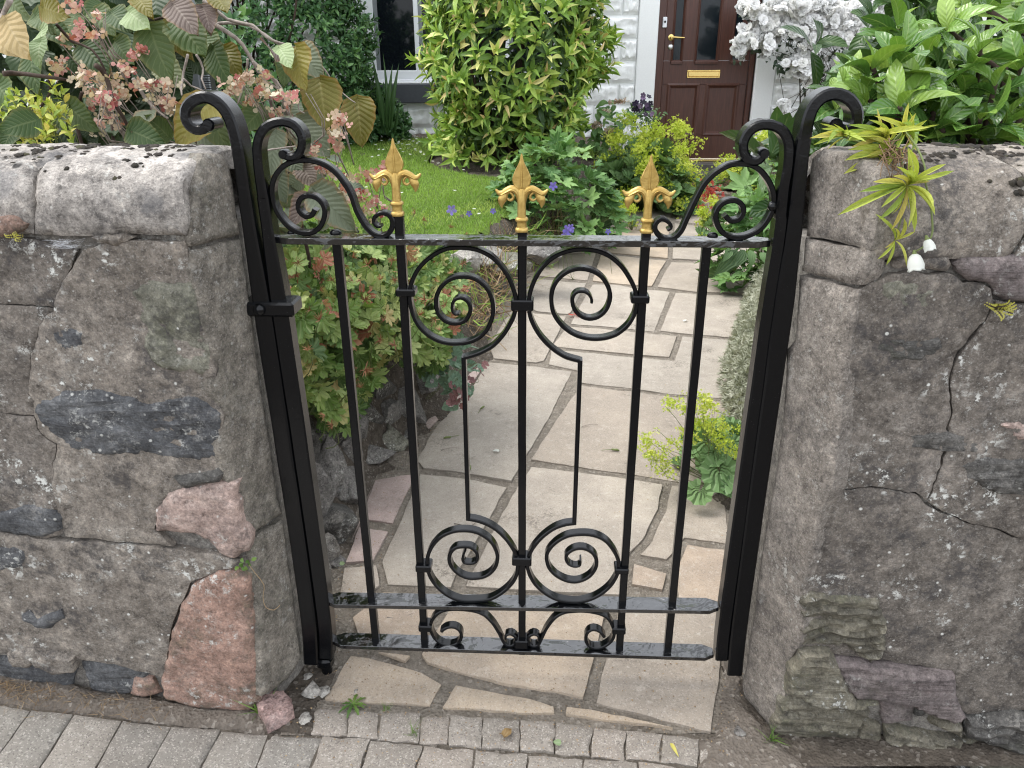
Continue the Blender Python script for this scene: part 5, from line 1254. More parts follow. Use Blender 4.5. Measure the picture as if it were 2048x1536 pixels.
def T_rosette(seed=0):
    """little double rose: ruffled petals packed in a half ball"""
    rr = random.Random(seed); V = []; UV = []; Fs = []
    for ring, (k, tilt, rad) in enumerate(((9, 0.05, 1.0), (8, 0.30, 0.9), (6, 0.6, 0.72), (4, 1.0, 0.5))):
        for p in range(k):
            a = 2 * math.pi * (p + rr.random() * 0.6) / k; t = tilt + rr.uniform(-0.15, 0.15)
            d = Vector((math.cos(a) * math.cos(t), math.sin(a) * math.cos(t), math.sin(t))); s = Vector((-math.sin(a), math.cos(a), 0)); u = d.cross(s)
            b = len(V); w = rad * 0.36
            for q in (d * 0.12, d * 0.6 * rad - s * w, d * rad - s * w * 0.7 + u * 0.12, d * rad * 1.02 - u * 0.05, d * rad + s * w * 0.7 + u * 0.12, d * 0.6 * rad + s * w):
                V.append(tuple(q)); UV.append((0.5, 0.5))
            Fs += [(b, b + 1, b + 2), (b, b + 2, b + 3), (b, b + 3, b + 4), (b, b + 4, b + 5)]
    return np.array(V), np.array(Fs), np.array(UV)
def T_star(k=9, up=0.5, w=0.05, seed=0):
    """burst of thin spikes: seed heads, sprigs"""
    rr = random.Random(seed); V = []; Fs = []
    for i in range(k):
        a = 2 * math.pi * (i + rr.random() * 0.7) / k; e = rr.uniform(-0.2, 1.2) * up + 0.15
        d = Vector((math.cos(a) * math.cos(e), math.sin(a) * math.cos(e), math.sin(e))); s = d.orthogonal().normalized() * w
        b = len(V); l = rr.uniform(0.65, 1.0)
        V += [tuple(d * 0.05 - s), tuple(d * 0.05 + s), tuple(d * l * 0.7 + s * 1.1), tuple(d * l)]
        Fs += [(b, b + 1, b + 2), (b, b + 2, b + 3)]
    return np.array(V), np.array(Fs), np.zeros((len(V), 2))
def T_blade(w=0.07, bend=0.35, n=3):
    V = []; Fs = []
    for i in range(n):
        t = i / n; ww = w / 2 * (1 - t ** 2)
        V += [(-ww, bend * t * t, t * (1 - 0.2 * bend * t)), (ww, bend * t * t, t * (1 - 0.2 * bend * t))]
    V.append((0, bend, 1 - 0.2 * bend))
    for i in range(n - 1):
        a = 2 * i; Fs += [(a, a + 1, a + 3), (a, a + 3, a + 2)]
    a = 2 * (n - 1); Fs.append((a, a + 1, a + 2))
    return np.array(V), np.array(Fs), np.zeros((len(V), 2))
def join_T(parts):
    V = []; F = []; U = []; b = 0
    for (v, f, u), M4 in parts:
        v = (np.c_[v, np.ones(len(v))] @ np.asarray(M4).T)[:, :3]; V.append(v); U.append(u); 
        if f.shape[1] == 4: f = np.vstack([f[:, :3], f[:, [0, 2, 3]]])
        F.append(f + b); b += len(v)
    return np.vstack(V), np.vstack(F), np.vstack(U)
def unit(a): 
    a = np.asarray(a, float); return a / (np.linalg.norm(a, axis=-1, keepdims=True) + 1e-9)
def frames(pos, d, up, sc):
    """leaf frames: Y along d, Z near up"""
    pos = np.atleast_2d(pos); y = unit(np.atleast_2d(d)); up = np.broadcast_to(np.atleast_2d(up), y.shape)
    x = np.cross(y, up); bad = np.linalg.norm(x, axis=1) < 1e-4; x[bad] = (1, 0, 0); x = unit(x); z = np.cross(x, y)
    sc = np.broadcast_to(np.asarray(sc, float), (len(y),))[:, None]
    m = np.zeros((len(y), 4, 4)); m[:, :3, 0] = x * sc; m[:, :3, 1] = y * sc; m[:, :3, 2] = z * sc; m[:, :3, 3] = pos; m[:, 3, 3] = 1
    return m
def T_mesh(name, T, mat): return mesh_np(name, T[0], T[1], mat, True, T[2])
def cloud(name, Ts, Ms, mat, parent=None, kind=None, tint=None, seed=0):
    """many leaves as one mesh"""
    r = np.random.default_rng(seed)
    if not isinstance(Ts, list): Ts = [Ts]
    pick = r.integers(0, len(Ts), len(Ms)); tint = r.random(len(Ms)) if tint is None else tint
    VV = []; FF = []; UU = []; TT = []; b = 0
    for k, (v, f, u) in enumerate(Ts):
        m = Ms[pick == k]
        if not len(m): continue
        if f.shape[1] == 4: f = np.vstack([f[:, :3], f[:, [0, 2, 3]]])
        P = np.einsum('nij,vj->nvi', m[:, :3, :], np.c_[v, np.ones(len(v))])
        VV.append(P.reshape(-1, 3)); FF.append((f[None] + (np.arange(len(m)) * len(v))[:, None, None]).reshape(-1, 3) + b)
        UU.append(np.tile(u, (len(m), 1))); TT.append(np.repeat(tint[pick == k], len(v))); b += len(m) * len(v)
    me = mesh_np(name, np.vstack(VV), np.vstack(FF), mat, True, np.vstack(UU), np.concatenate(TT))
    o = inst(name, me, parent)
    if kind: o['kind'] = kind
    return o
def project(P):
    d = P - CAM; z = d @ FW
    return 1024 + F_PX * (d @ RT) / z, 768 - F_PX * (d @ UP) / z, z
def foliage(parent, Ts, Ms, mat, shade_mat=None, nmax=280, name='leaf', seed=0, meshes=None):
    """leaves: those that show largest are objects of their own, the rest one mass"""
    if not isinstance(Ts, list): Ts = [Ts]
    r = np.random.default_rng(seed)
    org = np.array(parent.matrix_basis.translation) if parent else np.zeros(3)
    mid = Ms[:, :3, 3] + Ms[:, :3, 1] * 0.5 + org
    px, py, z = project(mid)
    size = np.linalg.norm(Ms[:, :3, 0], axis=1) / z
    face = np.abs(np.einsum('ni,ni->n', unit(Ms[:, :3, 2]), unit(CAM - mid)))
    vis = (px > -40) & (px < 2090) & (py > -40) & (py < 1560)
    # nearer to the camera than the mass around it
    ctr = mid.mean(0); front = (mid - ctr) @ unit(CAM - ctr) + 0.6 * (mid - ctr)[:, 2]
    score = np.where(vis, 1e3, 0) + size / size.mean() * 0.6 + face * 0.6 + front / (front.std() + 1e-9)
    order = np.argsort(-score)
    ind = order[:nmax]; ind = ind[vis[ind]]
    rest = np.setdiff1d(np.arange(len(Ms)), ind)
    me = meshes or [T_mesh(name, t, mat) for t in Ts]
    for i in ind: inst(name, me[int(r.integers(0, len(me)))], parent, Ms[i])
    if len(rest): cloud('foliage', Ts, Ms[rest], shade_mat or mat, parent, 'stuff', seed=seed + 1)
def stems(name, paths, r0, mat, parent=None, sides=5, kind=None):
    mb = MB()
    for p in paths:
        rr_ = r0 if not isinstance(p, tuple) else p[1]; pts = p if not isinstance(p, tuple) else p[0]
        n = len(pts); mb.tube(pts, [rr_ * (1 - 0.5 * i / max(1, n - 1)) for i in range(n)], sides)
    o = mb.build(name, mat, parent, smooth=True)
    if kind: o['kind'] = kind
    return o
def bent(a, b, k=0.08, n=5, seed=0, sag=0.0):
    r = np.random.default_rng(seed); a = np.asarray(a, float); b = np.asarray(b, float); L = np.linalg.norm(b - a)
    off = r.normal(0, k * L, 3)
    return [tuple(a + (b - a) * t + off * math.sin(math.pi * t) + np.array([0, 0, -sag * L * math.sin(math.pi * t)])) for t in np.linspace(0, 1, n)]
def dome(n, c, rad, r, lo=0.0, shell=0.75):
    """points near the skin of an ellipsoid, with outward normals; lo = lowest sin elevation kept"""
    d = unit(r.normal(size=(n * 4, 3))); d = d[d[:, 2] > lo][:n]
    s = shell + (1 - shell) * r.random((len(d), 1)) ** 0.6
    rad = np.asarray(rad, float)
    return np.asarray(c) + d * rad * s, unit(d / rad), s[:, 0]
def whorls(P, N, r, k=6, L=0.12, jit=0.2, tilt=(0.5, 1.15), up=0.55, step=0.015):
    """leaves set round shoot tips: P tips, N shoot axes"""
    out = []
    for p, n_ in zip(P, N):
        ax = unit(n_ + np.array([0, 0, up]) + r.normal(0, 0.25, 3)); e1 = unit(np.cross(ax, (0.3, 0.5, 0.81))); e2 = np.cross(ax, e1); a0 = r.random() * 6.28
        kk = max(3, int(k + r.integers(-1, 2)))
        for i in range(kk):
            a = a0 + i * 2.4; tl = tilt[0] + (tilt[1] - tilt[0]) * i / (kk - 1) + r.normal(0, jit)
            d = ax * math.cos(tl) + (e1 * math.cos(a) + e2 * math.sin(a)) * math.sin(tl)
            out.append((p - ax * step * i, d, ax + r.normal(0, 0.25, 3), L * r.uniform(0.7, 1.15) * (0.75 + 0.4 * i / kk)))
    return frames(np.array([o[0] for o in out]), np.array([o[1] for o in out]), np.array([o[2] for o in out]), np.array([o[3] for o in out]))
# ------------------------------------------------------------------ plants in their places
def R_(s): return np.random.default_rng(s)
def plant(name, base, label, cat, group=None):
    return empty(name, tuple(base), label, cat, group)
TOCAM = lambda p: unit(CAM - np.asarray(p, float))

# lawn with daisies
def lawn_in(x, y): return x < xl(y) - 0.20 and y > 2.75 and x > -2.3 and y < 7.05 - 0.25 * max(0, x + 0.6) and not (x < -0.75 and y < 3.3) and not ((x - 0.0) ** 2 + (y - 6.1) ** 2 < 0.42)
lz = lambda x, y: ground_z(x, y) + 0.016
lawn = tag(inst('lawn', sheet_mesh('lawn', -2.3, 1.0, 2.7, 7.1, 60, 90, lz, M['turf'], lawn_in)), kind='structure')
r = R_(3); P = []
while len(P) < 60000:
    x, y = r.uniform(-1.7, 0.7), 2.75 + 4.3 * r.random()
    if lawn_in(x, y) and r.random() < min(1, 1.5 * (3.2 / y)): P.append((x, y, ground_z(x, y) + 0.014))
P = np.array(P); n = len(P)
up = unit(np.c_[r.normal(0, 0.45, (n, 2)), np.ones(n)]); fr = np.zeros((n, 4, 4))
m = frames(P, np.c_[r.normal(size=(n, 2)), np.zeros(n)], up, 0.015 + 0.014 * r.random(n))
g1 = 0.5 + 0.5 * np.sin(P[:, 0] * 5 + 3 * np.sin(P[:, 1] * 2.1)); tint = np.clip(0.15 + 0.55 * g1 + 0.3 * r.random(n), 0, 0.999)
cloud('grass', [T_blade(0.13, 0.35, 2), T_blade(0.15, 0.6, 2)], m, M['grass_blade'], lawn, 'stuff', tint)
r = R_(5); D = []
while len(D) < 90:
    px_, py_ = (r.normal(835, 50), r.normal(325, 18)) if r.random() < 0.8 else (r.uniform(700, 960), r.uniform(315, 470))
    p = on_z(px_, py_, 0.40)
    if lawn_in(p[0], p[1]): D.append((p[0], p[1], ground_z(p[0], p[1]) + 0.05))
D = np.array(D)
cloud('daisies', T_petals(6, 0.5, 0.05), frames(D, r.normal(size=(len(D), 3)) * (1, 1, 0.1), (0, -0.3, 1), 0.012), M['petal_white'], lawn, 'stuff')

# big laurel in front of the window
base = np.array([0.02, 6.1, ground_z(0.02, 6.1)])
o = plant('laurel_bush', base, 'large rounded bush with yellow green pointed leaves in front of the window', 'bush')
r = R_(21)
def bush_pts(n, seed, shell):
    P, N, s = dome(n, (0, 0, 0.90), (0.67, 0.62, 1.0), R_(seed), -0.93, shell)
    k = 1 + 0.22 * np.array([nz(p[0], p[1], p[2], 3.2, 3) for p in P]); return (P - (0, 0, 0.92)) * k[:, None] + (0, 0, 0.92), N
P, N = bush_pts(760, 22, 0.86); keep = (P[:, 1] < 0.45); P, N = P[keep], N[keep]
P[:, 2] = np.maximum(P[:, 2], 0.05 + 0.08 * r.random(len(P))); low = P[:, 2] < 0.22; P[low] *= (1.25, 1.25, 1)
Ms = whorls(P, N, r, 8, 0.128, 0.18, (0.35, 1.25), 0.5)
LT = [T_lance(0.27, 0.16, 0.12), T_lance(0.30, 0.12, 0.30), T_lance(0.25, 0.2, 0.45)]
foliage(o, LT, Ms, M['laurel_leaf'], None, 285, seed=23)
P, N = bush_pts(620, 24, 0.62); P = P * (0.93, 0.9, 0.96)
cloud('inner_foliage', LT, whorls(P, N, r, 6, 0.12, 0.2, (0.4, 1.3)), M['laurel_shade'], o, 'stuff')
stems('branch', [bent((r.normal(0, 0.05), r.normal(0, 0.05), -0.02), p * 0.72, 0.08, 5, i) for i, p in enumerate(P[::11])], 0.014, M['twig_dark'], o)

# dark evergreen shrub further left against the house
base = np.array([-2.2, 6.7, ground_z(-2.2, 6.7)])
o = plant('evergreen_shrub', base, 'dense dark green small leaved shrub against the white house wall', 'shrub')
r = R_(31); P, N, s = dome(5200, (0, 0, 0.85), (1.12, 0.55, 1.3), r, -0.6, 0.78)
k = 1 + 0.16 * np.array([nz(p[0], p[1], p[2], 3.5, 3) for p in P]); P = (P - (0, 0, 0.85)) * k[:, None] + (0, 0, 0.85); keep = P[:, 1] < 0.3; P, N = P[keep], N[keep]
ET = [T_lance(0.42, 0.1, 0.2, 3), T_lance(0.38, 0.15, 0.3, 3)]
cloud('foliage', ET, whorls(P, N, r, 7, 0.070, 0.25, (0.3, 1.4), 0.6, 0.01), M['evergreen_leaf'], o, 'stuff')
stems('branch', [bent((r.normal(0, 0.1), 0, -0.02), p * 0.85, 0.08, 5, i) for i, p in enumerate(P[::60])], 0.012, M['twig_dark'], o)
base = np.array([-1.22, 6.95, ground_z(-1.22, 6.95)])
o = plant('evergreen_shrub', base, 'low dark green shrub at the foot of the house below the window end', 'shrub')
r = R_(33); P, N, s = dome(420, (0, 0, 0.10), (0.36, 0.28, 0.34), r, -0.2, 0.6)
cloud('foliage', ET, whorls(P, N, r, 7, 0.07, 0.25, (0.3, 1.4), 0.6, 0.01), M['evergreen_leaf'], o, 'stuff')

# sword leaves by the sill
o = plant('iris_clump', at_y(772, 275, 6.75), 'tall clump of upright sword leaves below the dark window sill', 'plant'); b0 = np.array(o.location)
IT = T_mesh('leaf', T_lance(0.075, 0.1, 0.05, 6, 0.35), M['iris_leaf']); IT2 = T_mesh('leaf', T_lance(0.05, 0.1, 0.2, 6, 0.35), M['iris_leaf'])
r = R_(35)
for bx, tx, ty in ((766, 745, 112), (772, 772, 108), (776, 784, 128), (780, 797, 126), (770, 752, 150), (782, 790, 160), (762, 728, 176), (776, 766, 185), (786, 800, 195), (779, 780, 150)):
    a = at_y(bx, 272, 6.75) - b0; t = at_y(tx, ty, 6.70) - b0; L = np.linalg.norm(t - a)
    inst('leaf', IT if r.random() < 0.6 else IT2, o, frames(a, t - a, np.array([r.normal(0, 0.5), -1, 0.1]), L)[0])

# green lobed clump beside the path (mallow like), violet flowers through it
def clump(name, px_c, py_base, y, rx, ry, h, n, leaf_T, mats, L, label, cat, seed, nmax=120, petiole=True, updir=0.6, group=None, zoff=0.0, ry_c=0.0):
    b = at_y(px_c, py_base, y); b[2] = ground_z(b[0], b[1]) + zoff
    o = plant(name, b, label, cat, group); r = R_(seed)
    P, N, s = dome(n, (0, ry_c, 0), (rx, ry, h), r, 0.02, 0.55)
    d = unit(N * (1, 1, 0.25) + r.normal(0, 0.45, N.shape) + np.array([0, -0.35, -0.25])); u = unit(N + np.array([0, -0.35, updir]) + r.normal(0, 0.28, N.shape))
    Ms = frames(P, d, u, L * r.uniform(0.65, 1.2, len(P)))
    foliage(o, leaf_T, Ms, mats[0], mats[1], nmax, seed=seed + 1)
    if petiole: stems('stem', [bent((P[i][0] * 0.2, P[i][1] * 0.2, 0), P[i], 0.10, 4, i) for i in range(0, len(P), 3)], 0.003, M['stem_green'], o, 4)
    return o, P, N, r
AT = [T_lobed(5, 0.52, 0.12, 5.3, 35, 0.22, 0.05, 0.75, 1.5, 1), T_lobed(5, 0.45, 0.13, 5.0, 35, 0.35, 0.05, 0.72, 1.5, 4), T_lobed(3, 0.5, 0.13, 4.2, 27, 0.3, 0.05, 0.8, 1.4, 7)]
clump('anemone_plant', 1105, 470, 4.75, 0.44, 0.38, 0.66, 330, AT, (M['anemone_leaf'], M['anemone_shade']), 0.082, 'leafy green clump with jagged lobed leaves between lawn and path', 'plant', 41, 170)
VT = T_mesh('bellflower', T_petals(5, 0.7, 0.35), M['petal_violet'])
k = 0
for px_, py_, y, s in ((1106, 372, 4.3, 0.026), (903, 420, 4.2, 0.030), (938, 427, 4.2, 0.018), (986, 422, 4.3, 0.018), (1136, 460, 4.1, 0.032), (1132, 468, 4.1, 0.03), (1216, 463, 4.2, 0.018), (1141, 455, 4.1, 0.022)):
    p = at_y(px_, py_, y)
    o = plant('bellflower', p, ['violet bellflower among the lobed leaves of the green clump', 'violet bellflower over the grass at the middle of the lawn edge', 'small violet bellflower just right of the one over the lawn', 'small violet bellflower at the left rim of the green clump', 'upper violet bellflower of the tuft at the left path edge above the top rail', 'lower violet bellflower of the tuft just above the top rail', 'small pale violet bellflower beside the paving near the middle of the path', 'rightmost violet bellflower of the tuft at the left path edge'][k], 'flower', 'violet bellflowers'); k += 1
    inst('bellflower', VT, o, frames((0, 0, 0), (0.3, 0.2, 1), (0.2, -1, 0.4), s)[0])
    gz = ground_z(p[0], p[1]); stems('stem', [bent((0.04, 0.05, gz - p[2]), (0, 0, -0.004), 0.12, 4, k)], 0.0016, M['stem_green'], o, 4)

# lady's mantle: pleated leaves below a froth of lime flowers
MT = [T_lobed(9, 0.16, 0.05, 5.6, 36, 0.30, 0.035, 0.9, seed=2), T_lobed(9, 0.20, 0.06, 5.4, 36, 0.45, 0.04, 0.9, seed=5)]
PUFF = []
for s_ in range(3):
    rp = random.Random(s_); parts = []
    for i in range(13):
        q = Vector((rp.gauss(0, 0.5), rp.gauss(0, 0.5), rp.gauss(0, 0.38)))
        parts.append((T_petals(4, 0.8, 0.2), np.array(Matrix.Translation(q) @ Matrix.Rotation(rp.uniform(-1.2, 1.2), 4, 'X') @ Matrix.Rotation(rp.uniform(-1.2, 1.2), 4, 'Y') @ Matrix.Scale(0.26, 4))))
    PUFF.append(join_T(parts))
PUFF_ME = [T_mesh('flower_spray', t, M['mantle_flower']) for t in PUFF]
def mantle(px_c, py_base, y, rx, ry, h, nleaf, L, nspray, ssz, label, seed, nmaxl, nmaxs, zoff=0.0, spread=None):
    o, P, N, r = clump('mantle_plant', px_c, py_base, y, rx, ry, h * 0.72, nleaf, MT, (M['mantle_leaf'], M['mantle_leaf']), L, label, 'plant', seed, nmaxl, True, 0.7, 'lime flowered plants', zoff)
    C2, N2, s2 = dome(max(8, nspray // 15), (0, 0, 0), (rx * 1.05, ry * 1.05, h), r, 0.08, 0.72)
    P2 = np.repeat(C2, 15, 0); P2 = P2 + r.normal(0, 0.075 * rx ** 0.5 * 0.8, P2.shape) * (1, 1, 0.55); P2 = P2[P2[:, 2] > 0.01]
    if spread is not None: P2 = P2 + spread * (r.random((len(P2), 1)) ** 1.5)
    dens = np.array([nz(p[0], p[1], p[2], 5.0, 2) for p in P2]); P2 = P2[dens > -0.18]
    Ms = frames(P2, r.normal(size=(len(P2), 3)), unit(P2 + (0, 0, 0.2)), ssz * r.uniform(0.6, 1.3, len(P2)))
    foliage(o, PUFF, Ms, M['mantle_flower'], M['mantle_flower'], nmaxs, 'flower_spray', seed + 3, PUFF_ME)
    stems('flower_stem', [bent((p[0] * 0.3, p[1] * 0.3, 0), p, 0.08, 4, i) for i, p in enumerate(P2[::3])], 0.0018, M['stem_green'], o, 4)
    return o
mantle(1292, 408, 6.0, 0.43, 0.36, 0.70, 160, 0.10, 900, 0.038, 'large mound of lime yellow flowers beside the front door', 51, 40, 200)
mantle(1425, 985, 2.16, 0.13, 0.13, 0.20, 26, 0.052, 60, 0.017, 'lime flowered plant with broad pleated leaves low against the right gate stile', 55, 26, 60, 0.0, None)
mantle(1430, 475, 4.9, 0.13, 0.12, 0.30, 20, 0.06, 130, 0.026, 'small lime flowered plant at the right of the path behind the top scroll', 57, 12, 90)
mantle(1515, 345, 6.4, 0.34, 0.3, 0.52, 50, 0.08, 300, 0.030, 'lime flowered plant at the house foot seen through the right stile scroll', 59, 20, 110)
mantle(1270, 375, 5.3, 0.10, 0.10, 0.20, 6, 0.05, 80, 0.024, 'outlying lime flower sprays at the front of the mound by the third spearhead', 61, 6, 60)
# the near plant's sprays lean over the path to the left
o = plant('mantle_plant', on_path(1440, 985), 'lime flower heads leaning left across the paving in front of the low right plant', 'plant', 'lime flowered plants'); b0 = np.array(o.location); r = R_(63)
Q = []
for px_, py_, w, n_ in ((1310, 900, 24, 26), (1300, 870, 16, 10), (1328, 935, 18, 16), (1380, 812, 26, 26), (1345, 805, 16, 12), (1415, 810, 16, 14), (1435, 860, 20, 16), (1450, 890, 18, 12), (1380, 870, 16, 10), (1350, 885, 12, 8), (1465, 905, 12, 8), (1400, 845, 18, 10)):
    for i in range(n_):
        yy = 2.02 + r.normal(0, 0.03) - (py_ - 850) * 0.0006; Q.append(at_y(px_ + r.normal(0, w * 0.6), py_ + r.normal(0, w * 0.5), yy) - b0)
Q = np.array(Q)
foliage(o, PUFF, frames(Q, r.normal(size=(len(Q), 3)), unit(r.normal(0, 0.5, (len(Q), 3)) + (0, -0.3, 1)), 0.0150 * r.uniform(0.7, 1.25, len(Q))), M['mantle_flower'], None, 200, 'flower_spray', 64, PUFF_ME)
stems('flower_stem', [bent((0, 0.05, 0), q, 0.06, 5, i, -0.03) for i, q in enumerate(Q[::5])], 0.0013, M['stem_green'], o, 4)
BL = T_mesh('leaf', T_lobed(9, 0.13, 0.03, 5.9, 45, 0.22, 0.03, 0.92, seed=3), M['mantle_leaf'])
for px_, py_, y, s, dx in ((1440, 948, 1.96, 0.070, 0.1), (1398, 985, 1.90, 0.044, -0.4), (1425, 912, 2.0, 0.040, -0.3), (1412, 930, 2.02, 0.036, -0.6), (1462, 975, 1.93, 0.04, 0.5)):
    c = at_y(px_, py_, y) - b0
    inst('leaf', BL, o, frames(c, (dx, -0.6, -0.55), (0.05 + dx * 0.3, -0.62, 0.75), s)[0])
    stems('stem', [bent((0, 0.03, -0.01), c, 0.08, 4, int(px_))], 0.0018, M['stem_green'], o, 4)

# jagged leaved plant on the right, red heuchera spikes, small pansies by the step
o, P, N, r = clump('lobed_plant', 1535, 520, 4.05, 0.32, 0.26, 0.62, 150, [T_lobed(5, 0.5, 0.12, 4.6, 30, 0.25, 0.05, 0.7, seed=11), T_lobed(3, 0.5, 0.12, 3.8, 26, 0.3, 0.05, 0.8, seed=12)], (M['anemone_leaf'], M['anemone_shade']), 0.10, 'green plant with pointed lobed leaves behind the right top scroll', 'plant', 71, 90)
b0 = np.array(o.location); LB = T_mesh('leaf', T_lance(0.5, 0.15, 0.25, 7, 0.4, 0.06), M['anemone_shade'])
for a, b in (((1475, 500), (1434, 548)), ((1490, 500), (1468, 535)), ((1500, 500), (1505, 532)), ((1460, 497), (1450, 520)), ((1520, 505), (1540, 530))):
    A = at_y(*a, 3.75) - b0; B = at_y(*b, 3.68) - b0; inst('leaf', LB, o, frames(A, B - A, (0.1, -1, 0.4), np.linalg.norm(B - A))[0])
o = plant('heuchera', on_path(1425, 430), 'thin red flower spikes beside the paving right of the third spearhead', 'plant'); b0 = np.array(o.location); r = R_(73)
Q = np.array([at_y(1420 + r.normal(0, 11), 382 + r.normal(0, 14), 5.2) - b0 for _ in range(60)])
cloud('flowers', T_petals(4, 0.8, 0.4), frames(Q, r.normal(size=(60, 3)), (0, -1, 0.5), 0.013), M['petal_red'], o, 'stuff')
stems('stem', [bent((0, 0, 0), q, 0.08, 4, i) for i, q in enumerate(Q[::6])], 0.002, M['petal_red'], o, 4)
def pansies(px_c, py_, y, w, n, mat, label, seed, s=0.024, hgt=26):
    b = at_y(px_c, py_ + hgt, y); o = plant('pansies', b, label, 'flowers', 'pansies by the door'); r = R_(seed)
    Q = np.array([at_y(px_c + r.normal(0, w), py_ + r.normal(0, hgt * 0.35), y + r.normal(0, 0.05)) - b for _ in range(n)])
    foliage(o, [T_petals(5, 0.9, 0.15)], frames(Q, r.normal(0, 0.5, (n, 3)) + (0, 0, 1), (0, -1, 0.3), s), M[mat], None, n, 'flower', seed)
    L = np.array([at_y(px_c + r.normal(0, w * 1.1), py_ + r.uniform(0, hgt * 1.6), y + 0.04 + r.normal(0, 0.05)) - b for _ in range(n * 5)])
    cloud('foliage', [T_lance(0.5, 0.1, 0.3, 4)], frames(L, r.normal(0, 1, (len(L), 3)), (0, -0.7, 0.7), 0.045), M['anemone_shade'], o, 'stuff')
pansies(1290, 212, 6.55, 16, 22, 'petal_dark', 'near black pansies at the back of the lime mound by the door frame', 75)
pansies(1500, 262, 6.7, 9, 12, 'petal_dark', 'purple pansies at the right of the door above the right stile scroll', 77)
o = plant('hydrangea_plant', at_y(1225, 300, 6.4), 'small hydrangea with flat yellowish heads left of the lime mound', 'plant'); b0 = np.array(o.location); r = R_(79)
FT = T_petals(4, 0.7, 0.2)
for hx_, hy_, w in ((1235, 203, 14), (1208, 225, 10), (1192, 250, 9), (1218, 262, 8)):
    Q = np.array([at_y(hx_ + r.normal(0, w * 0.6), hy_ + r.normal(0, 3), 6.35) - b0 for _ in range(40)])
    cloud('flower_head', FT, frames(Q, r.normal(size=(40, 3)), (0, -0.4, 1), 0.016), M['floret_buff'], o)
L = np.array([at_y(1215 + r.normal(0, 22), 265 + r.normal(0, 26), 6.45 + r.normal(0, 0.06)) - b0 for _ in range(90)])
foliage(o, [T_broad(0.6, 6, 0.1, 0.3, 0.03, 3)], frames(L, r.normal(0, 1, (90, 3)) * (1, 0.5, 0.5) + (0, -0.6, -0.2), (0, -0.6, 0.8), 0.10 * r.uniform(0.7, 1.1, 90)), M['anemone_leaf'], None, 40, seed=80)

# white rambling rose on the house wall
o = plant('rambling_rose', at_y(1640, 330, 7.15), 'white rambling rose in full bloom on the house wall right of the door', 'rose'); b0 = np.array(o.location); r = R_(81)
z3 = lambda x, y: (1348 + x / 2.926, y / 2.926)
RB = [(650, 60, 60, 10), (900, 30, 60, 10), (990, 120, 50, 8), (1080, 150, 60, 9), (1250, 110, 60, 8), (1150, 30, 60, 8), (700, 20, 60, 8), (830, 110, 60, 10), (1240, 250, 40, 6), (440, 50, 42, 7), (500, 90, 30, 5), (525, 60, 25, 4), (490, 235, 58, 11), (430, 215, 40, 6), (400, 240, 36, 5), (385, 305, 28, 5), (570, 190, 42, 7), (690, 110, 85, 17), (740, 175, 60, 10), (850, 165, 75, 14), (860, 60, 70, 11), (760, 30, 60, 9), (950, 90, 50, 8), (1050, 70, 60, 9), (1140, 120, 72, 12), (1210, 185, 88, 17), (1200, 60, 70, 10), (1100, 285, 72, 14), (1060, 330, 40, 6), (800, 255, 48, 7), (710, 375, 50, 9), (775, 420, 42, 8), (745, 340, 40, 6), (640, 625, 24, 4), (550, 275, 26, 4), (1010, 215, 42, 7), (940, 190, 40, 6), (1300, 70, 50, 6), (620, 40, 40, 5), (960, 360, 30, 4), (880, 230, 34, 4)]
ROSE = [T_mesh('bloom', T_rosette(s), M['rose_petal']) for s in range(4)]
BP = []
for x, y, w, n_ in RB:
    for i in range(int(n_ * 1.05)):
        q = z3(x + r.normal(0, w * 0.55), y + r.normal(0, w * 0.5)); BP.append(at_y(q[0], q[1], 7.02 + r.normal(0, 0.05)) - b0)
BP = np.array(BP); r.shuffle(BP); BP = BP[:290]
for p in BP:
    inst('bloom', ROSE[int(r.integers(0, 4))], o, frames(p, r.normal(0, 1, 3), unit(r.normal(0, 0.45, 3) + (-0.1, -1, 0.45)), 0.047 * r.uniform(0.75, 1.2))[0])
XP = []
for x, y, w, n_ in RB:
    for i in range(int(n_ * 4.2)):
        q = z3(x + r.normal(0, w * 0.6), y + r.normal(0, w * 0.55)); XP.append(at_y(q[0], q[1], 7.06 + r.normal(0, 0.05)) - b0)
XP = np.array(XP)
cloud('small_blooms', [T_rosette(s) for s in range(3)], frames(XP, r.normal(size=XP.shape), unit(r.normal(0, 0.5, XP.shape) + (-0.1, -1, 0.45)), 0.042 * r.uniform(0.6, 1.2, len(XP))), M['rose_petal'], o, 'stuff')
L = []
for x, y, w, n_ in RB + [(700, 240, 90, 14), (900, 280, 90, 14), (640, 330, 60, 8), (610, 370, 20, 3), (880, 400, 60, 6), (1000, 420, 80, 6)]:
    for i in range(int(n_ * 2.6)):
        q = z3(x + r.normal(0, w * 0.9), y + 18 + r.normal(0, w * 0.8)); L.append(at_y(q[0], q[1], 7.13 + r.normal(0, 0.05)) - b0)
L = np.array(L); d = r.normal(0, 1, L.shape) + (0, -0.3, -0.5)
foliage(o, [T_lance(0.55, 0.12, 0.25, 5, 0.45), T_lance(0.5, 0.15, 0.4, 5, 0.45)], frames(L, d, unit(r.normal(0, 0.5, L.shape) + (0, -0.8, 0.6)), 0.05 * r.uniform(0.7, 1.2, len(L))), M['rose_leaf'], None, 160, seed=83)
canes = []
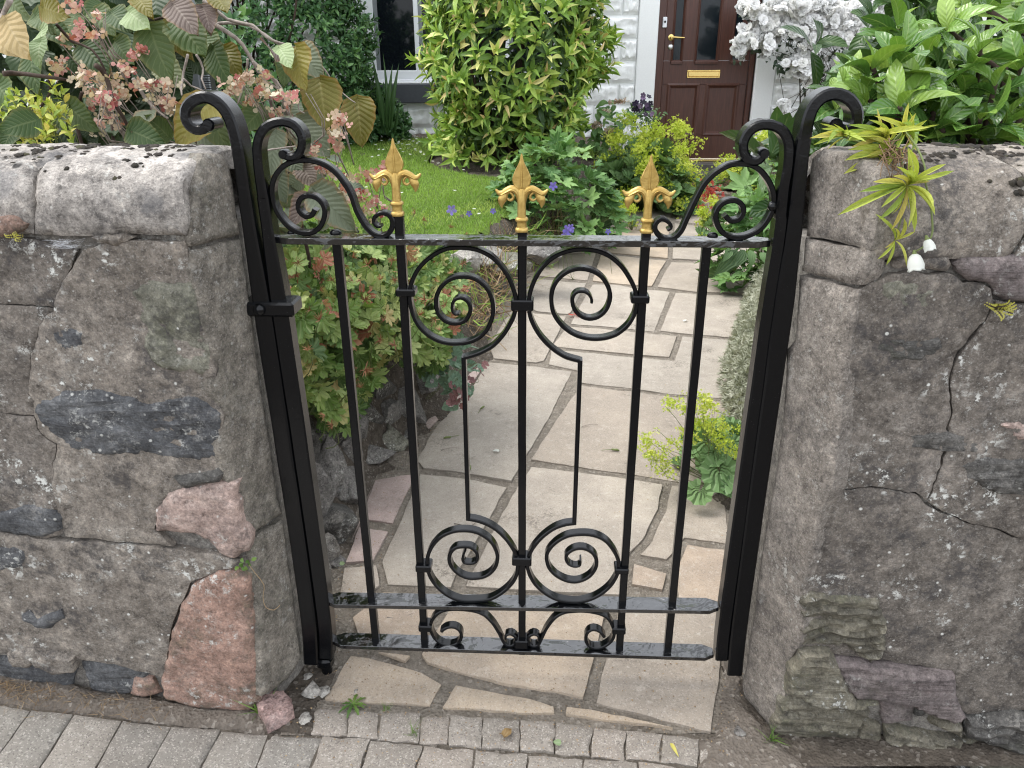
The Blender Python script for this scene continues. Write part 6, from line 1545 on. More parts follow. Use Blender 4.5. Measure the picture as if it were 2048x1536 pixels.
for i, (a, b) in enumerate((((905, 700), (915, 380)), ((870, 520), (820, 430)), ((1000, 560), (1060, 400)), ((960, 640), (980, 380)), ((770, 600), (765, 420)), ((1080, 560), (1130, 330)), ((740, 640), (735, 440)), ((905, 700), (1050, 420)), ((905, 690), (820, 420)), ((1020, 700), (1100, 430)), ((1170, 650), (1180, 300)), ((640, 650), (680, 720)), ((860, 700), (920, 740)))):
    canes.append(bent(at_y(*z3(*a), 7.2) - b0, at_y(*z3(*b), 7.1) - b0, 0.06, 7, i))
stems('cane', canes, 0.009, M['stem_rose'], o)
tw = [bent(canes[i % len(canes)][3], BP[j], 0.1, 5, j) for i, j in enumerate(range(0, len(BP), 6))]
stems('twig', tw, 0.0035, M['stem_rose'], o, 4)
o = plant('geranium_flower', at_y(1655, 250, 6.9), 'small scarlet flowers low on the house wall beneath the white rose', 'flower'); r = R_(85)
b0 = np.array(o.location); Q = np.array([at_y(1650 + r.normal(0, 6), 250 + r.normal(0, 4), 6.9) - b0 for _ in range(16)] + [at_y(1683 + r.normal(0, 2), 220 + r.normal(0, 2), 6.9) - b0 for _ in range(5)])
cloud('flowers', T_petals(5, 0.8, 0.2), frames(Q, r.normal(size=(21, 3)), (0, -1, 0.4), 0.02), M['petal_red'], o)
stems('stem', [bent((0, 0, -0.35), q, 0.1, 4, i) for i, q in enumerate(Q[::4])], 0.003, M['stem_green'], o, 4)

# rhododendron behind the right wall
base = np.array([1.62, 2.35, 0.15])
o = plant('rhododendron', base, 'broad glossy leaved evergreen behind the right wall filling the corner', 'shrub'); r = R_(91)
RTm = [T_lance(0.42, 0.14, 0.10, 7, 0.55, tip=0.62), T_lance(0.46, 0.10, 0.22, 7, 0.52, tip=0.62), T_lance(0.40, 0.16, 0.36, 7, 0.55, tip=0.62)]
RM = [T_mesh('leaf', t, M['rhodo_leaf']) for t in RTm]
tips = []
for px_, py_, y in ((1800, 110, 2.0), (1745, 135, 2.0), (1715, 160, 2.1), (1895, 60, 2.2), (1960, 95, 2.0), (2020, 60, 2.2), (1990, 170, 1.95), (1930, 190, 2.0), (1870, 200, 1.95), (1830, 175, 2.0), (1905, 120, 2.15), (1850, 60, 2.3), (1795, 60, 2.3), (1975, 20, 2.3), (2040, 130, 2.05), (2050, 220, 1.95), (1960, 240, 1.9), (1880, 250, 1.9), (2010, 250, 1.9), (1800, 215, 1.9), (1920, 20, 2.4), (1990, -20, 2.4), (1870, -10, 2.5), (1780, 160, 2.1), (1740, 200, 2.0), (2060, 0, 2.4), (1940, 140, 2.2), (1850, 130, 2.2), (1915, 225, 2.1), (2090, 180, 2.1), (1840, 235, 1.95), (1690, 190, 2.15)):
    tips.append(at_y(px_, py_, y) - base)
tips = np.array(tips); N = unit(np.c_[r.normal(-0.1, 0.35, len(tips)), r.normal(-0.5, 0.3, len(tips)), r.uniform(0.5, 1.2, len(tips))])
Ms = whorls(tips, N, r, 8, 0.135, 0.18, (0.55, 1.45), 0.35, 0.008)
foliage(o, RTm, Ms, M['rhodo_leaf'], M['rhodo_leaf'], 290, seed=93, meshes=RM)
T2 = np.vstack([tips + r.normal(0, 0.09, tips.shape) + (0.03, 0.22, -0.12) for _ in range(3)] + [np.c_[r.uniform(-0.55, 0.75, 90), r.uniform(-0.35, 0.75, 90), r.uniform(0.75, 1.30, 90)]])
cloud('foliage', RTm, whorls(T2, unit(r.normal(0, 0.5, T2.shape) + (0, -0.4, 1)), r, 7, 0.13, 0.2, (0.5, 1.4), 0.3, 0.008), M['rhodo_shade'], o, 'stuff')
stems('branch', [bent((r.normal(0, 0.12), r.normal(0, 0.1) + 0.15, 0), t, 0.10, 7, i) for i, t in enumerate(tips)], 0.013, M['twig_dark'], o, 6)

# silver edging plant on the right of the path
o = plant('silver_hedge', on_path(1500, 760), 'low silvery grey edging bush spilling onto the paving beside the right stile', 'shrub'); b0 = np.array(o.location); r = R_(95)
Q = []; NN = []
for y0 in np.linspace(2.35, 3.75, 12):
    x0 = xr(y0) + 0.16; k = 0.9 + 0.25 * nz(y0, 0, 0, 2)
    P, N, s = dome(430, (x0, y0, path_z(y0)), (0.19 * k, 0.16, 0.25 * k), r, 0.0, 0.8); Q.append(P); NN.append(N)
Q = np.vstack(Q) - b0; NN = np.vstack(NN); tint = np.clip(0.5 + 0.35 * np.array([nz(p[0], p[1], p[2], 9, 2) for p in Q]) + r.normal(0, 0.15, len(Q)), 0, 0.999)
cloud('foliage', [T_star(10, 0.9, 0.055, 1), T_star(9, 1.1, 0.06, 2)], frames(Q, np.cross(NN, r.normal(size=NN.shape)), NN + r.normal(0, 0.35, NN.shape), 0.032 * r.uniform(0.7, 1.3, len(Q))), M['silver_foliage'], o, 'stuff', tint)

# geranium over the rough stone bank on the left
base = np.array([-0.52, 1.95, ground_z(-0.52, 1.95)])
o = plant('cranesbill', base, 'sprawling cranesbill with yellowing lobed leaves hanging over the rough stone bank', 'plant'); r = R_(101)
GT = [T_lobed(7, 0.42, 0.07, 5.7, 49, 0.16, 0.05, 0.85, 2.6, 1), T_lobed(7, 0.46, 0.08, 5.5, 49, 0.34, 0.06, 0.82, 2.4, 4), T_lobed(6, 0.42, 0.08, 5.4, 42, 0.26, 0.06, 0.8, 2.6, 8)]
GM = [T_mesh('leaf', t, M['geranium_leaf']) for t in GT]
Q = []; 
poly = np.array([(560, 470), (640, 470), (700, 480), (790, 490), (850, 500), (930, 520), (940, 600), (905, 680), (880, 730), (800, 700), (770, 740), (720, 800), (690, 860), (640, 850), (600, 800), (575, 650)], float)
while len(Q) < 360:
    x, y = r.uniform(555, 945), r.uniform(465, 870)
    if inside(poly, np.array([[x, y]]))[0]:
        f = min(1, max(0, (x - 560) / 380)); near = 1.62 + 0.75 * f + 0.5 * max(0, (620 - y) / 150); Q.append((at_y(x, y, near + r.uniform(0, 0.16)) - base))
Q = np.array(Q); keep = np.array([q[2] + base[2] > ground_z(q[0] + base[0], q[1] + base[1]) + 0.005 for q in Q]); Q = Q[keep]
d = r.normal(0, 0.8, Q.shape) + (0.2, -0.35, -0.6); u = unit(r.normal(0, 0.32, Q.shape) + (0.15, -0.75, 0.75))
foliage(o, GT, frames(Q, d, u, 0.038 * r.uniform(0.7, 1.25, len(Q))), M['geranium_leaf'], M['geranium_leaf'], 230, seed=103, meshes=GM)
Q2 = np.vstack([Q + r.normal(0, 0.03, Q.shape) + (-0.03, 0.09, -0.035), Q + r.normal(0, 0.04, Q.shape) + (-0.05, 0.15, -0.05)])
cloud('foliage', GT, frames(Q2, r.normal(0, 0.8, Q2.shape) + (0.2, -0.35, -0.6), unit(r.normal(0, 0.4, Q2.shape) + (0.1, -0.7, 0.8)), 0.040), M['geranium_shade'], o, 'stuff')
ST = [T_mesh('seed_head', T_star(15, 0.9, 0.045, s), M['seedhead']) for s in range(4)]
sd = []
for px_, py_, s in ((595, 525, 0.03), (705, 515, 0.035), (735, 530, 0.04), (665, 560, 0.03), (640, 580, 0.025), (730, 600, 0.035), (770, 640, 0.03), (785, 520, 0.04), (790, 560, 0.035), (820, 560, 0.04), (835, 500, 0.035), (900, 500, 0.04), (925, 525, 0.04), (870, 560, 0.03), (850, 600, 0.045), (870, 640, 0.04), (760, 680, 0.03), (790, 690, 0.035), (730, 740, 0.04), (640, 640, 0.04), (620, 620, 0.03), (760, 560, 0.03), (945, 560, 0.035), (905, 545, 0.03), (665, 850, 0.03), (650, 830, 0.03), (720, 775, 0.03), (840, 630, 0.04), (890, 610, 0.03), (880, 660, 0.035), (810, 660, 0.03), (700, 690, 0.03), (615, 700, 0.025), (830, 520, 0.03), (800, 545, 0.035), (705, 560, 0.03), (690, 530, 0.03), (720, 560, 0.03), (845, 440, 0.03), (900, 455, 0.03), (830, 425, 0.03), (930, 470, 0.03)):
    f = min(1, max(0, (px_ - 560) / 380)); y = 1.58 + 0.75 * f + 0.5 * max(0, (620 - py_) / 150); sd.append(at_y(px_, py_, y - 0.07) - base)
    inst('seed_head', ST[len(sd) % 4], o, frames(sd[-1], r.normal(0, 1, 3), (r.normal(0, 0.3), -0.8, 0.6), s * 0.75)[0])
stems('stem', [bent(q + (-0.05, 0.10, -0.12), q, 0.10, 5, i) for i, q in enumerate(sd)] + [bent(q + (-0.06, 0.10, -0.10), q, 0.10, 4, i) for i, q in enumerate(Q[::4])], 0.0016, M['stem_green'], o, 4)

# columbine and plum heuchera at the path edge
o = plant('columbine', on_path(880, 765), 'blue green columbine with round leaflets at the left edge of the path', 'plant'); b0 = np.array(o.location); r = R_(111)
tri = join_T([(T_lobed(3, 0.2, 0.05, 4.4, 20, 0.1, 0.03, 0.85, seed=i), np.array(Matrix.Rotation(a, 4, 'Z') @ Matrix.Translation((0, 0.35, 0)) @ Matrix.Scale(0.75, 4))) for i, a in enumerate((0, 1.9, -1.9))])
TM = T_mesh('leaf', tri, M['columbine_leaf'])
for i in range(34):
    c = at_y(r.normal(893, 32), r.normal(742, 26), 2.42 + r.normal(0, 0.05)); c[2] = max(c[2], path_z(c[1]) + 0.02); c = c - b0
    inst('leaf', TM, o, frames(c, r.normal(0, 1, 3) + (0, -0.4, -0.3), (r.normal(0, 0.25), -0.6, 0.8), 0.030 * r.uniform(0.8, 1.2))[0])
    if i % 2 == 0: stems('stem', [bent((r.normal(0, 0.02), 0.03, 0), c, 0.1, 4, i)], 0.0013, M['stem_green'], o, 4)
o = plant('heuchera', on_path(918, 805), 'small plum coloured heuchera leaves lying on the path edge below the columbine', 'plant'); b0 = np.array(o.location)
PM = T_mesh('leaf', T_lobed(7, 0.22, 0.06, 5.8, 35, 0.12, 0.04, 0.9, seed=3), M['plum_leaf'])
for px_, py_, s in ((908, 790, 0.022), (922, 782, 0.02), (930, 795, 0.018), (912, 802, 0.02), (900, 805, 0.016), (940, 760, 0.022), (962, 745, 0.02), (950, 735, 0.018), (905, 770, 0.016), (935, 772, 0.018), (970, 730, 0.016), (925, 812, 0.014)):
    c = at_y(px_, py_, 2.32); c[2] = max(c[2], path_z(2.32) + 0.01); inst('leaf', PM, o, frames(c - b0, r.normal(0, 1, 3) + (0, -0.5, -0.3), (r.normal(0, 0.3), -0.7, 0.7), s)[0])
# dry grasses along the bank
o = plant('dry_grass', on_path(1005, 600), 'tangle of dry grass stems along the bank left of the path', 'grass'); b0 = np.array(o.location)
Q = np.array([(lambda y: (xl(y) + r.normal(-0.06, 0.05), y, path_z(y) + 0.05 + 0.15 * r.random()))(r.uniform(3.1, 4.8)) for _ in range(420)]) - b0
cloud('blades', [T_blade(0.03, 0.6, 3), T_blade(0.025, 0.9, 3)], frames(Q, r.normal(0, 1, Q.shape), unit(r.normal(0, 0.7, Q.shape) + (0.35, -0.3, 0.5)), r.uniform(0.10, 0.24, len(Q))), M['straw'], o, 'stuff')
cloud('green_blades', [T_blade(0.03, 0.6, 3)], frames(Q[::2] + r.normal(0, 0.05, Q[::2].shape), r.normal(0, 1, Q[::2].shape), unit(r.normal(0, 0.6, Q[::2].shape) + (0.2, -0.3, 0.7)), r.uniform(0.10, 0.2, len(Q[::2]))), M['grass_blade'], o, 'stuff')
# ------------------------------------------------------------------ big leaved hydrangea leaning over the left wall
base = np.array([-0.95, 1.85, 0.34])
hyd = plant('hydrangea', base, 'large hydrangea with big serrated leaves and dry pink florets behind the left wall', 'shrub'); r = R_(121)
HT = [T_broad(0.80, 10, 0.10, 0.20, 0.03, 1), T_broad(0.74, 10, 0.16, 0.35, 0.04, 2), T_broad(0.86, 10, 0.06, 0.12, 0.05, 3)]
HM = {k: [T_mesh('leaf', t, M['hydrangea_' + n_]) for t in HT] for k, n_ in (('g', 'green'), ('o', 'olive'), ('m', 'mauve'), ('p', 'pale'), ('y', 'greygreen'))}
HM['d'] = [T_mesh('leaf', t, M['dry_leaf']) for t in HT]
HL = [('g', 300, 52, 335, 160, 1.70), ('o', 338, 40, 372, 108, 1.78), ('g', 352, 40, 408, 108, 1.70), ('m', 346, 8, 390, 60, 1.66), ('m', 405, 15, 423, 52, 1.68), ('g', 408, 72, 432, 120, 1.76), ('g', 428, 92, 452, 168, 1.72), ('o', 450, 98, 476, 146, 1.78),
 ('m', 556, 110, 520, 78, 1.66), ('p', 558, 96, 580, 128, 1.72), ('g', 574, 112, 568, 163, 1.75), ('o', 594, 94, 606, 178, 1.72), ('y', 596, 98, 642, 150, 1.78), ('g', 640, 150, 606, 212, 1.80), ('o', 640, 158, 652, 258, 1.74), ('o', 428, 200, 348, 288, 1.62), ('g', 415, 215, 448, 296, 1.70),
 ('g', 528, 215, 482, 262, 1.74), ('y', 555, 262, 534, 352, 1.70), ('y', 545, 330, 566, 400, 1.75), ('y', 597, 236, 656, 312, 1.76), ('m', 640, 262, 600, 318, 1.82), ('y', 628, 378, 702, 456, 1.64), ('m', 630, 392, 580, 448, 1.66), ('g', 64, 108, 68, 186, 1.75), ('p', 84, 82, 68, 124, 1.64), ('p', 84, 60, 88, 98, 1.68),
 ('d', 14, 38, 48, 112, 1.60), ('d', 0, 72, 30, 102, 1.62), ('g', -5, 168, 32, 216, 1.74), ('g', 110, 208, 122, 252, 1.72), ('g', 138, 212, 182, 256, 1.72), ('y', 306, 222, 262, 264, 1.64), ('g', 338, 276, 298, 232, 1.66), ('g', 192, 22, 222, 58, 1.85), ('g', 206, 8, 170, 40, 1.9), ('o', 86, 14, 126, 30, 1.72),
 ('g', 72, 30, 96, 56, 1.74), ('p', 258, 24, 294, 54, 1.70), ('g', 222, 26, 258, 56, 1.72), ('o', 276, -4, 296, 20, 1.7), ('o', 432, -6, 452, 20, 1.7), ('g', 166, 92, 212, 142, 1.78), ('g', 98, 46, 134, 80, 1.82), ('g', 78, 240, -4, 262, 1.58), ('o', 716, 196, 722, 290, 1.9), ('o', 722, 200, 738, 248, 1.92), ('g', 232, 84, 262, 126, 1.84),
 ('y', 380, 250, 440, 300, 1.78), ('g', 472, 160, 500, 214, 1.9), ('y', 612, 210, 590, 258, 1.86), ('g', 30, 258, 4, 292, 1.62), ('g', 262, 262, 318, 284, 1.60), ('m', 604, 330, 628, 372, 1.84), ('y', 575, 300, 600, 350, 1.86), ('g', 20, -6, 44, 34, 1.8), ('g', 150, 30, 130, 76, 1.95), ('g', 320, 120, 360, 170, 1.95)]
for i, (k, x0, y0, x1, y1, y) in enumerate(HL):
    A = at_y(x0, y0, y + 0.02) - base; B = at_y(x1, y1, y - 0.03) - base; L = float(np.linalg.norm(B - A))
    inst('leaf', HM[k][i % 3], hyd, frames(A, B - A, (r.normal(0, 0.28), -1, 0.35 + r.normal(0, 0.2)), L)[0])
# deeper, shaded leaves that close the shrub
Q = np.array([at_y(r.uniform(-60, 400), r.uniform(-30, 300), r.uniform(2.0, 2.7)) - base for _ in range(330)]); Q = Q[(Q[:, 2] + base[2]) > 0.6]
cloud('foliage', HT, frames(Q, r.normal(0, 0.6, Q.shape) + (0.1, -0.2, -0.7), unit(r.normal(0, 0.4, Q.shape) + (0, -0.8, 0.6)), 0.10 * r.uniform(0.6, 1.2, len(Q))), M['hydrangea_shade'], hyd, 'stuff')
Q = np.array([at_y(r.uniform(540, 700), r.uniform(320, 470), r.uniform(1.85, 2.3)) - base for _ in range(30)])
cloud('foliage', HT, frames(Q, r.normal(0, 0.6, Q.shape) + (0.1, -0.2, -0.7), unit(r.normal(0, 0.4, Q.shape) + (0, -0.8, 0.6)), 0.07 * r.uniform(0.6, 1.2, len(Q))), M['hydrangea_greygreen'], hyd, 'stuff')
# dry flower heads
FL_ = [T_petals(4, 1.0, 0.12), T_petals(3, 1.1, 0.2), T_petals(2, 1.2, 0.4)]
FC = [T_mesh('floret', t, M['floret_coral']) for t in FL_]; FB = [T_mesh('floret', t, M['floret_buff']) for t in FL_]
zf = lambda x, y: (x / 2.926, y / 2.926)
HEADS = [(440, 25, 60, 8, 'c'), (470, 190, 60, 12, 'c'), (400, 230, 45, 6, 'c'), (355, 390, 55, 10, 'c'), (560, 190, 40, 5, 'c'), (570, 75, 30, 4, 'c'), (740, 400, 45, 7, 'c'), (800, 310, 50, 8, 'c'), (600, 560, 50, 8, 'c'), (650, 590, 40, 6, 'c'), (950, 600, 45, 7, 'c'), (560, 610, 40, 5, 'c'),
 (520, 430, 70, 9, 'b'), (470, 460, 50, 6, 'b'), (600, 480, 60, 9, 'b'), (700, 480, 60, 10, 'b'), (540, 540, 60, 8, 'b'), (640, 680, 60, 8, 'b'), (580, 740, 50, 6, 'b'), (740, 560, 50, 7, 'b'), (820, 500, 50, 6, 'b'), (900, 520, 60, 9, 'b'), (980, 510, 40, 5, 'b'), (1000, 620, 40, 4, 'b'),
 (1390, 500, 60, 10, 'b'), (1460, 440, 50, 6, 'b'), (1500, 480, 60, 9, 'b'), (1560, 540, 60, 9, 'b'), (1340, 550, 40, 5, 'b'), (1640, 560, 50, 7, 'b'), (1720, 560, 45, 5, 'c'), (1620, 650, 50, 7, 'b'), (1640, 690, 35, 4, 'c'), (1480, 590, 50, 6, 'b'), (1990, 700, 45, 8, 'c'), (1960, 780, 45, 6, 'b'), (1980, 860, 40, 5, 'b'), (1850, 880, 40, 4, 'b'), (1560, 430, 30, 4, 'b')]
H2 = [(735, 350, 16, 9, 'c'), (770, 335, 12, 7, 'c'), (720, 390, 18, 9, 'c'), (745, 400, 16, 8, 'c'), (700, 355, 14, 6, 'b'), (770, 420, 12, 6, 'c'), (735, 430, 14, 6, 'b'), (660, 345, 12, 5, 'c'), (690, 380, 12, 5, 'b'), (640, 335, 10, 4, 'c')]
heads = []; FLO = []
for x, y, w, n_, k in [(zf(a, b) + (w / 2.926, n_, k)) for a, b, w, n_, k in HEADS] + H2:
    yy = 1.68 + r.normal(0, 0.06) + (0.2 if x > 690 else 0); c = at_y(x, y, yy) - base; heads.append(c)
    for i in range(int(n_ * 2.1)):
        p = at_y(x + r.normal(0, w * 0.6), y + r.normal(0, w * 0.45), yy + r.normal(0, 0.02)) - base
        FLO.append((p, (k == 'c') != (r.random() < 0.2)))
r.shuffle(FLO)
fm = frames(np.array([f[0] for f in FLO]), r.normal(0, 1, (len(FLO), 3)), unit(r.normal(0, 0.6, (len(FLO), 3)) + (0, -0.8, 0.45)), 0.0088 * r.uniform(0.75, 1.3, len(FLO)))
for i in range(min(295, len(FLO))): inst('floret', (FC if FLO[i][1] else FB)[int(r.integers(0, 3))], hyd, fm[i])
for cc, mm in ((True, 'floret_coral'), (False, 'floret_buff')):
    ii = [i for i in range(295, len(FLO)) if FLO[i][1] == cc]; cloud('florets', FL_, fm[ii], M[mm], hyd, 'stuff')
stems('flower_stalk', [bent(c + (0.0, 0.10, -0.10), c + r.normal(0, 0.012, 3), 0.12, 4, i) for i, c in enumerate(heads) for _ in (0, 1)], 0.0016, M['twig_pale'], hyd, 4)
# bare branches
BR = [([(1080, -10), (1150, 60), (1250, 140), (1330, 190), (1420, 260), (1480, 360), (1580, 440), (1640, 540), (1700, 700)], 1.72, 0.0052, 'p'), ([(1190, 0), (1330, 110), (1480, 150), (1560, 220), (1640, 250), (1720, 275)], 1.75, 0.0040, 'p'), ([(1250, 140), (1400, 135), (1500, 170), (1600, 240), (1750, 330), (1850, 430), (2000, 560)], 1.78, 0.0036, 'p'),
 ([(1100, 320), (1075, 420), (1060, 520), (1065, 560)], 1.64, 0.0030, 'p'), ([(1150, 320), (1190, 400), (1180, 460), (1205, 525)], 1.66, 0.0026, 'p'), ([(1075, 460), (1120, 500), (1190, 530)], 1.65, 0.0022, 'p'), ([(1450, 345), (1440, 440), (1420, 520), (1380, 640)], 1.72, 0.0028, 'p'), ([(780, 460), (850, 570), (920, 650), (985, 695)], 1.66, 0.0042, 'p'),
 ([(20, 430), (110, 428), (200, 440), (330, 460), (400, 470)], 1.66, 0.0055, 'd'), ([(560, 380), (620, 440), (650, 560), (690, 640), (740, 720), (780, 820)], 1.62, 0.0052, 'd'), ([(290, 460), (295, 540), (240, 620)], 1.72, 0.0045, 'd'), ([(330, 140), (420, 240), (540, 290), (620, 420)], 1.74, 0.0035, 'd'), ([(860, 0), (870, 110), (960, 100), (1030, 60)], 1.74, 0.0035, 'd'),
 ([(660, 70), (760, 50), (830, 20)], 1.8, 0.003, 'p'), ([(0, 60), (90, 130), (170, 260)], 1.8, 0.004, 'd'), ([(60, 0), (20, 80), (0, 120)], 1.62, 0.006, 'p'), ([(1480, 360), (1510, 420), (1620, 470), (1690, 640), (1700, 710)], 1.70, 0.0024, 'p'), ([(1540, 885), (1640, 865), (1730, 855)], 1.6, 0.002, 'p'), ([(1740, 560), (1750, 640), (1780, 660)], 1.7, 0.002, 'p'), ([(1790, 260), (2000, 540), (2080, 600)], 1.85, 0.0025, 'p'), ([(480, 540), (450, 640), (430, 700)], 1.75, 0.004, 'd')]
for pts, y, rad, k in BR:
    P = [at_y(*zf(*p), y + 0.02 * math.sin(i * 1.7)) - base for i, p in enumerate(pts)]
    P = smooth_path(P, 0.02); mb = MB(); n_ = len(P)
    mb.tube([tuple(p + 0.0015 * np.array([nz(i * 0.9, 1, y), 0, nz(i * 0.9, 7, y)])) for i, p in enumerate(P)], [rad * (1 - 0.5 * i / n_) for i in range(n_)], 6); mb.build('branch', M['twig_pale' if k == 'p' else 'twig_dark'], hyd, smooth=True)
stems('stem', [bent((0.1 * i - 0.3, 0.1, -0.02), at_y(60 + 80 * i, 200, 1.95) - base, 0.07, 7, i) for i in range(7)], 0.008, M['twig_dark'], hyd, 6)
# low leafy filler behind the wall: privet sprigs at the left
o = plant('privet_shrub', at_y(60, 300, 1.75), 'small leaved yellow green sprigs poking up behind the left coping', 'shrub'); b0 = np.array(o.location)
Q = np.array([at_y(r.normal(70, 40), r.normal(235, 26), 1.68 + r.normal(0, 0.05)) - b0 for _ in range(60)])
foliage(o, [T_lance(0.42, 0.15, 0.15, 4)], whorls(Q, unit(r.normal(0, 0.4, Q.shape) + (0, -0.2, 1)), r, 5, 0.026, 0.2, (0.4, 1.1), 0.5, 0.006), M['strap_leaf'], None, 120, seed=131)
stems('stem', [bent((q[0] * 0.6, 0.02, -0.1), q, 0.08, 4, i) for i, q in enumerate(Q[::2])], 0.0014, M['stem_green'], o, 4)
# dark mass of an ivy-like shrub behind everything on the left
o = plant('background_shrub', (-1.9, 3.4, 0.38), 'shaded dark shrub behind the hydrangea at the upper left', 'shrub'); r = R_(133)
P, N, s = dome(900, (0, 0, 0.55), (0.95, 0.5, 0.95), r, -0.6, 0.7)
cloud('foliage', [T_lance(0.5, 0.1, 0.25, 4)], whorls(P, N, r, 6, 0.075, 0.25, (0.4, 1.3), 0.5, 0.012), M['evergreen_leaf'], o, 'stuff')
# grey ribbed upright (bin handle / duct) half hidden by leaves
o = empty('ribbed_post', tuple(at_y(402, 200, 2.3)), 'grey upright post with black ribbed side half hidden by hydrangea leaves', 'post')
b0 = np.array(o.location); a = at_y(388, 190, 2.3) - b0; b = at_y(430, -60, 2.3) - b0; w1 = at_y(412, 190, 2.3) - b0
mb = MB(); mb.box(a[0], w1[0] - 0.001, -0.02, 0.03, a[2] - 0.6, b[2], 0.006); mb.build('body', M['grey_metal'], o)
zt = float((at_y(410, 110, 2.3) - b0)[2]); x1 = float((at_y(428, 190, 2.3) - b0)[0])
mb = MB(); mb.box(w1[0], x1, -0.008, 0.028, a[2] - 0.6, zt, 0.003); mb.build('grille', M['black_plastic'], o)
for i in range(18):
    z = a[2] + (zt - a[2]) * i / 17; mb = MB(); mb.box(w1[0] + 0.001, x1 - 0.001, -0.020, -0.0085, z, z + 0.0042, 0.001); mb.build('rib', M['grey_metal'], o)
# ------------------------------------------------------------------ stones, weeds and small things
def rock(name, c, rad, mat, label, cat='stone', seed=0, sub=3, amp=0.35, flat=1.0, rot=None, group=None, facet=0.0):
    import bmesh
    bm = bmesh.new(); bmesh.ops.create_icosphere(bm, subdivisions=sub, radius=1.0)
    for v in bm.verts:
        d = v.co.normalized()
        k = 1 + amp * nz(d.x, d.y, d.z + seed * 3.7, 1.3, 2) + 0.25 * amp * nz(d.x, d.y, d.z + seed, 5, 3)
        p = d * k
        for q in range(9):
            f = Vector((math.sin(seed * 1.3 + q * 2.4), math.cos(seed * 2.1 + q * 1.7), math.sin(q * 3.1 + seed))).normalized(); h = 0.72 + 0.12 * math.sin(q * 5 + seed); e = p.dot(f) - h
            if e > 0: p = p - f * e * 0.97
        v.co = p
    V = np.array([v.co[:] for v in bm.verts]) * np.array(rad); F_ = np.array([[w.index for w in f.verts] for f in bm.faces]); bm.free()
    o = inst(name, mesh_np(name, V, F_, M[mat], angle=math.radians(35))); o.location = tuple(c)
    if rot: o.rotation_euler = rot
    return tag(o, label, cat, group)
def ground_pt(px, py, street=True):
    return on_street(px, py) if street else on_path(px, py)
# loose red sandstone lump with a clean broken edge
P = [on_street(*q) for q in ((512, 1408), (540, 1402), (572, 1404), (590, 1420), (590, 1440), (574, 1452), (545, 1462), (535, 1466), (528, 1448), (516, 1432))]
c = np.mean(P, axis=0); V2 = np.array([(p[0] - c[0], p[1] - c[1]) for p in P]) * 0.94
o = inst('loose_stone', slab_mesh('loose_stone', V2, M['redrock'], lambda x, y: 0.030 + 0.10 * (y) + 0.003 * nz(x, y, 3, 25, 3), 0.007, 0.006, 0.004, 0.032, 0.003, 7, lambda x, y, h: (x, y, h)))
o.location = (c[0], c[1], street_z(c[0]) + 0.004); tag(o, 'loose broken block of red sandstone lying by the left wall foot', 'stone')
for i, (px_, py_, s, lab) in enumerate(((611, 1440, 0.013, 'white chip of stone right of the loose red sandstone block'), (624, 1385, 0.022, 'pale rough stone wedged against the left edge of the threshold flag'), (648, 1388, 0.014, 'thin pale sliver of stone beside the threshold flag'), (616, 1354, 0.009, 'small whitish pebble in the soil below the left gate post'), (712, 1384, 0.006, 'white fleck of stone lying on the left threshold flag'), (1478, 1467, 0.014, 'small grey stone at the foot of the right wall'))):
    p = on_street(px_, py_); rock('pebble', (p[0], p[1], p[2] + s * 0.35), (s * 0.95, s * 1.2, s * 0.55), 'palerock' if i != 5 else 'rockgrey', lab, 'stone', i + 2, 3, 0.7, group='small loose stones')
# stones of the rough bank left of the path
BK = [(748, 910, 0.055, 0.05, 0.035, 'rockgrey', 'flat grey stone jutting from the bank onto the path edge'), (672, 1055, 0.06, 0.07, 0.085, 'schist_dark', 'dark smooth boulder low in the bank just behind the gate'), (662, 945, 0.045, 0.06, 0.11, 'rockgrey', 'pale upright stone in the bank beneath the cranesbill'), (695, 980, 0.05, 0.06, 0.075, 'rockgrey', 'mid grey stone above the dark boulder in the bank'),
 (790, 885, 0.05, 0.05, 0.06, 'greenstone', 'mossy olive stone in the bank behind the flat grey stone'), (815, 815, 0.06, 0.06, 0.085, 'rockgrey', 'light grey slab set in the bank behind the second gate bar'), (640, 1000, 0.05, 0.05, 0.09, 'rockgrey', 'grey stone of the bank closest to the hinge stile'), (735, 830, 0.05, 0.05, 0.07, 'schist_dark', 'dark earthy stone under the hanging cranesbill leaves'),
 (850, 760, 0.06, 0.06, 0.07, 'rockgrey', 'grey stone of the bank left of the columbine'), (760, 770, 0.06, 0.06, 0.06, 'schist_dark', 'shaded stone high in the bank under the cranesbill'), (655, 1110, 0.05, 0.05, 0.05, 'mortar', 'pale mortar covered stone at the foot of the bank behind the gate'), (620, 900, 0.05, 0.05, 0.07, 'schist_dark', 'dark stone at the top of the bank behind the left gate stile'),
 (700, 900, 0.05, 0.05, 0.06, 'rockgrey', 'grey stone in the bank between the first two gate bars at middle height'), (780, 830, 0.05, 0.05, 0.05, 'rockgrey', 'small grey stone in the bank above the mossy olive stone'), (680, 1130, 0.03, 0.04, 0.03, 'rockgrey', 'low grey stone where the bank meets the pink flags'), (640, 1160, 0.04, 0.04, 0.05, 'mortar', 'mortar caked stone at the bank end beside the hinge stile'),
 (705, 850, 0.05, 0.06, 0.06, 'rockgrey', 'grey stone under the lowest hanging cranesbill leaves'), (655, 870, 0.05, 0.05, 0.06, 'schist_dark', 'dark stone behind the hinge stile under the cranesbill'), (830, 870, 0.035, 0.04, 0.03, 'rockgrey', 'small grey stone at the path edge below the light grey slab')]
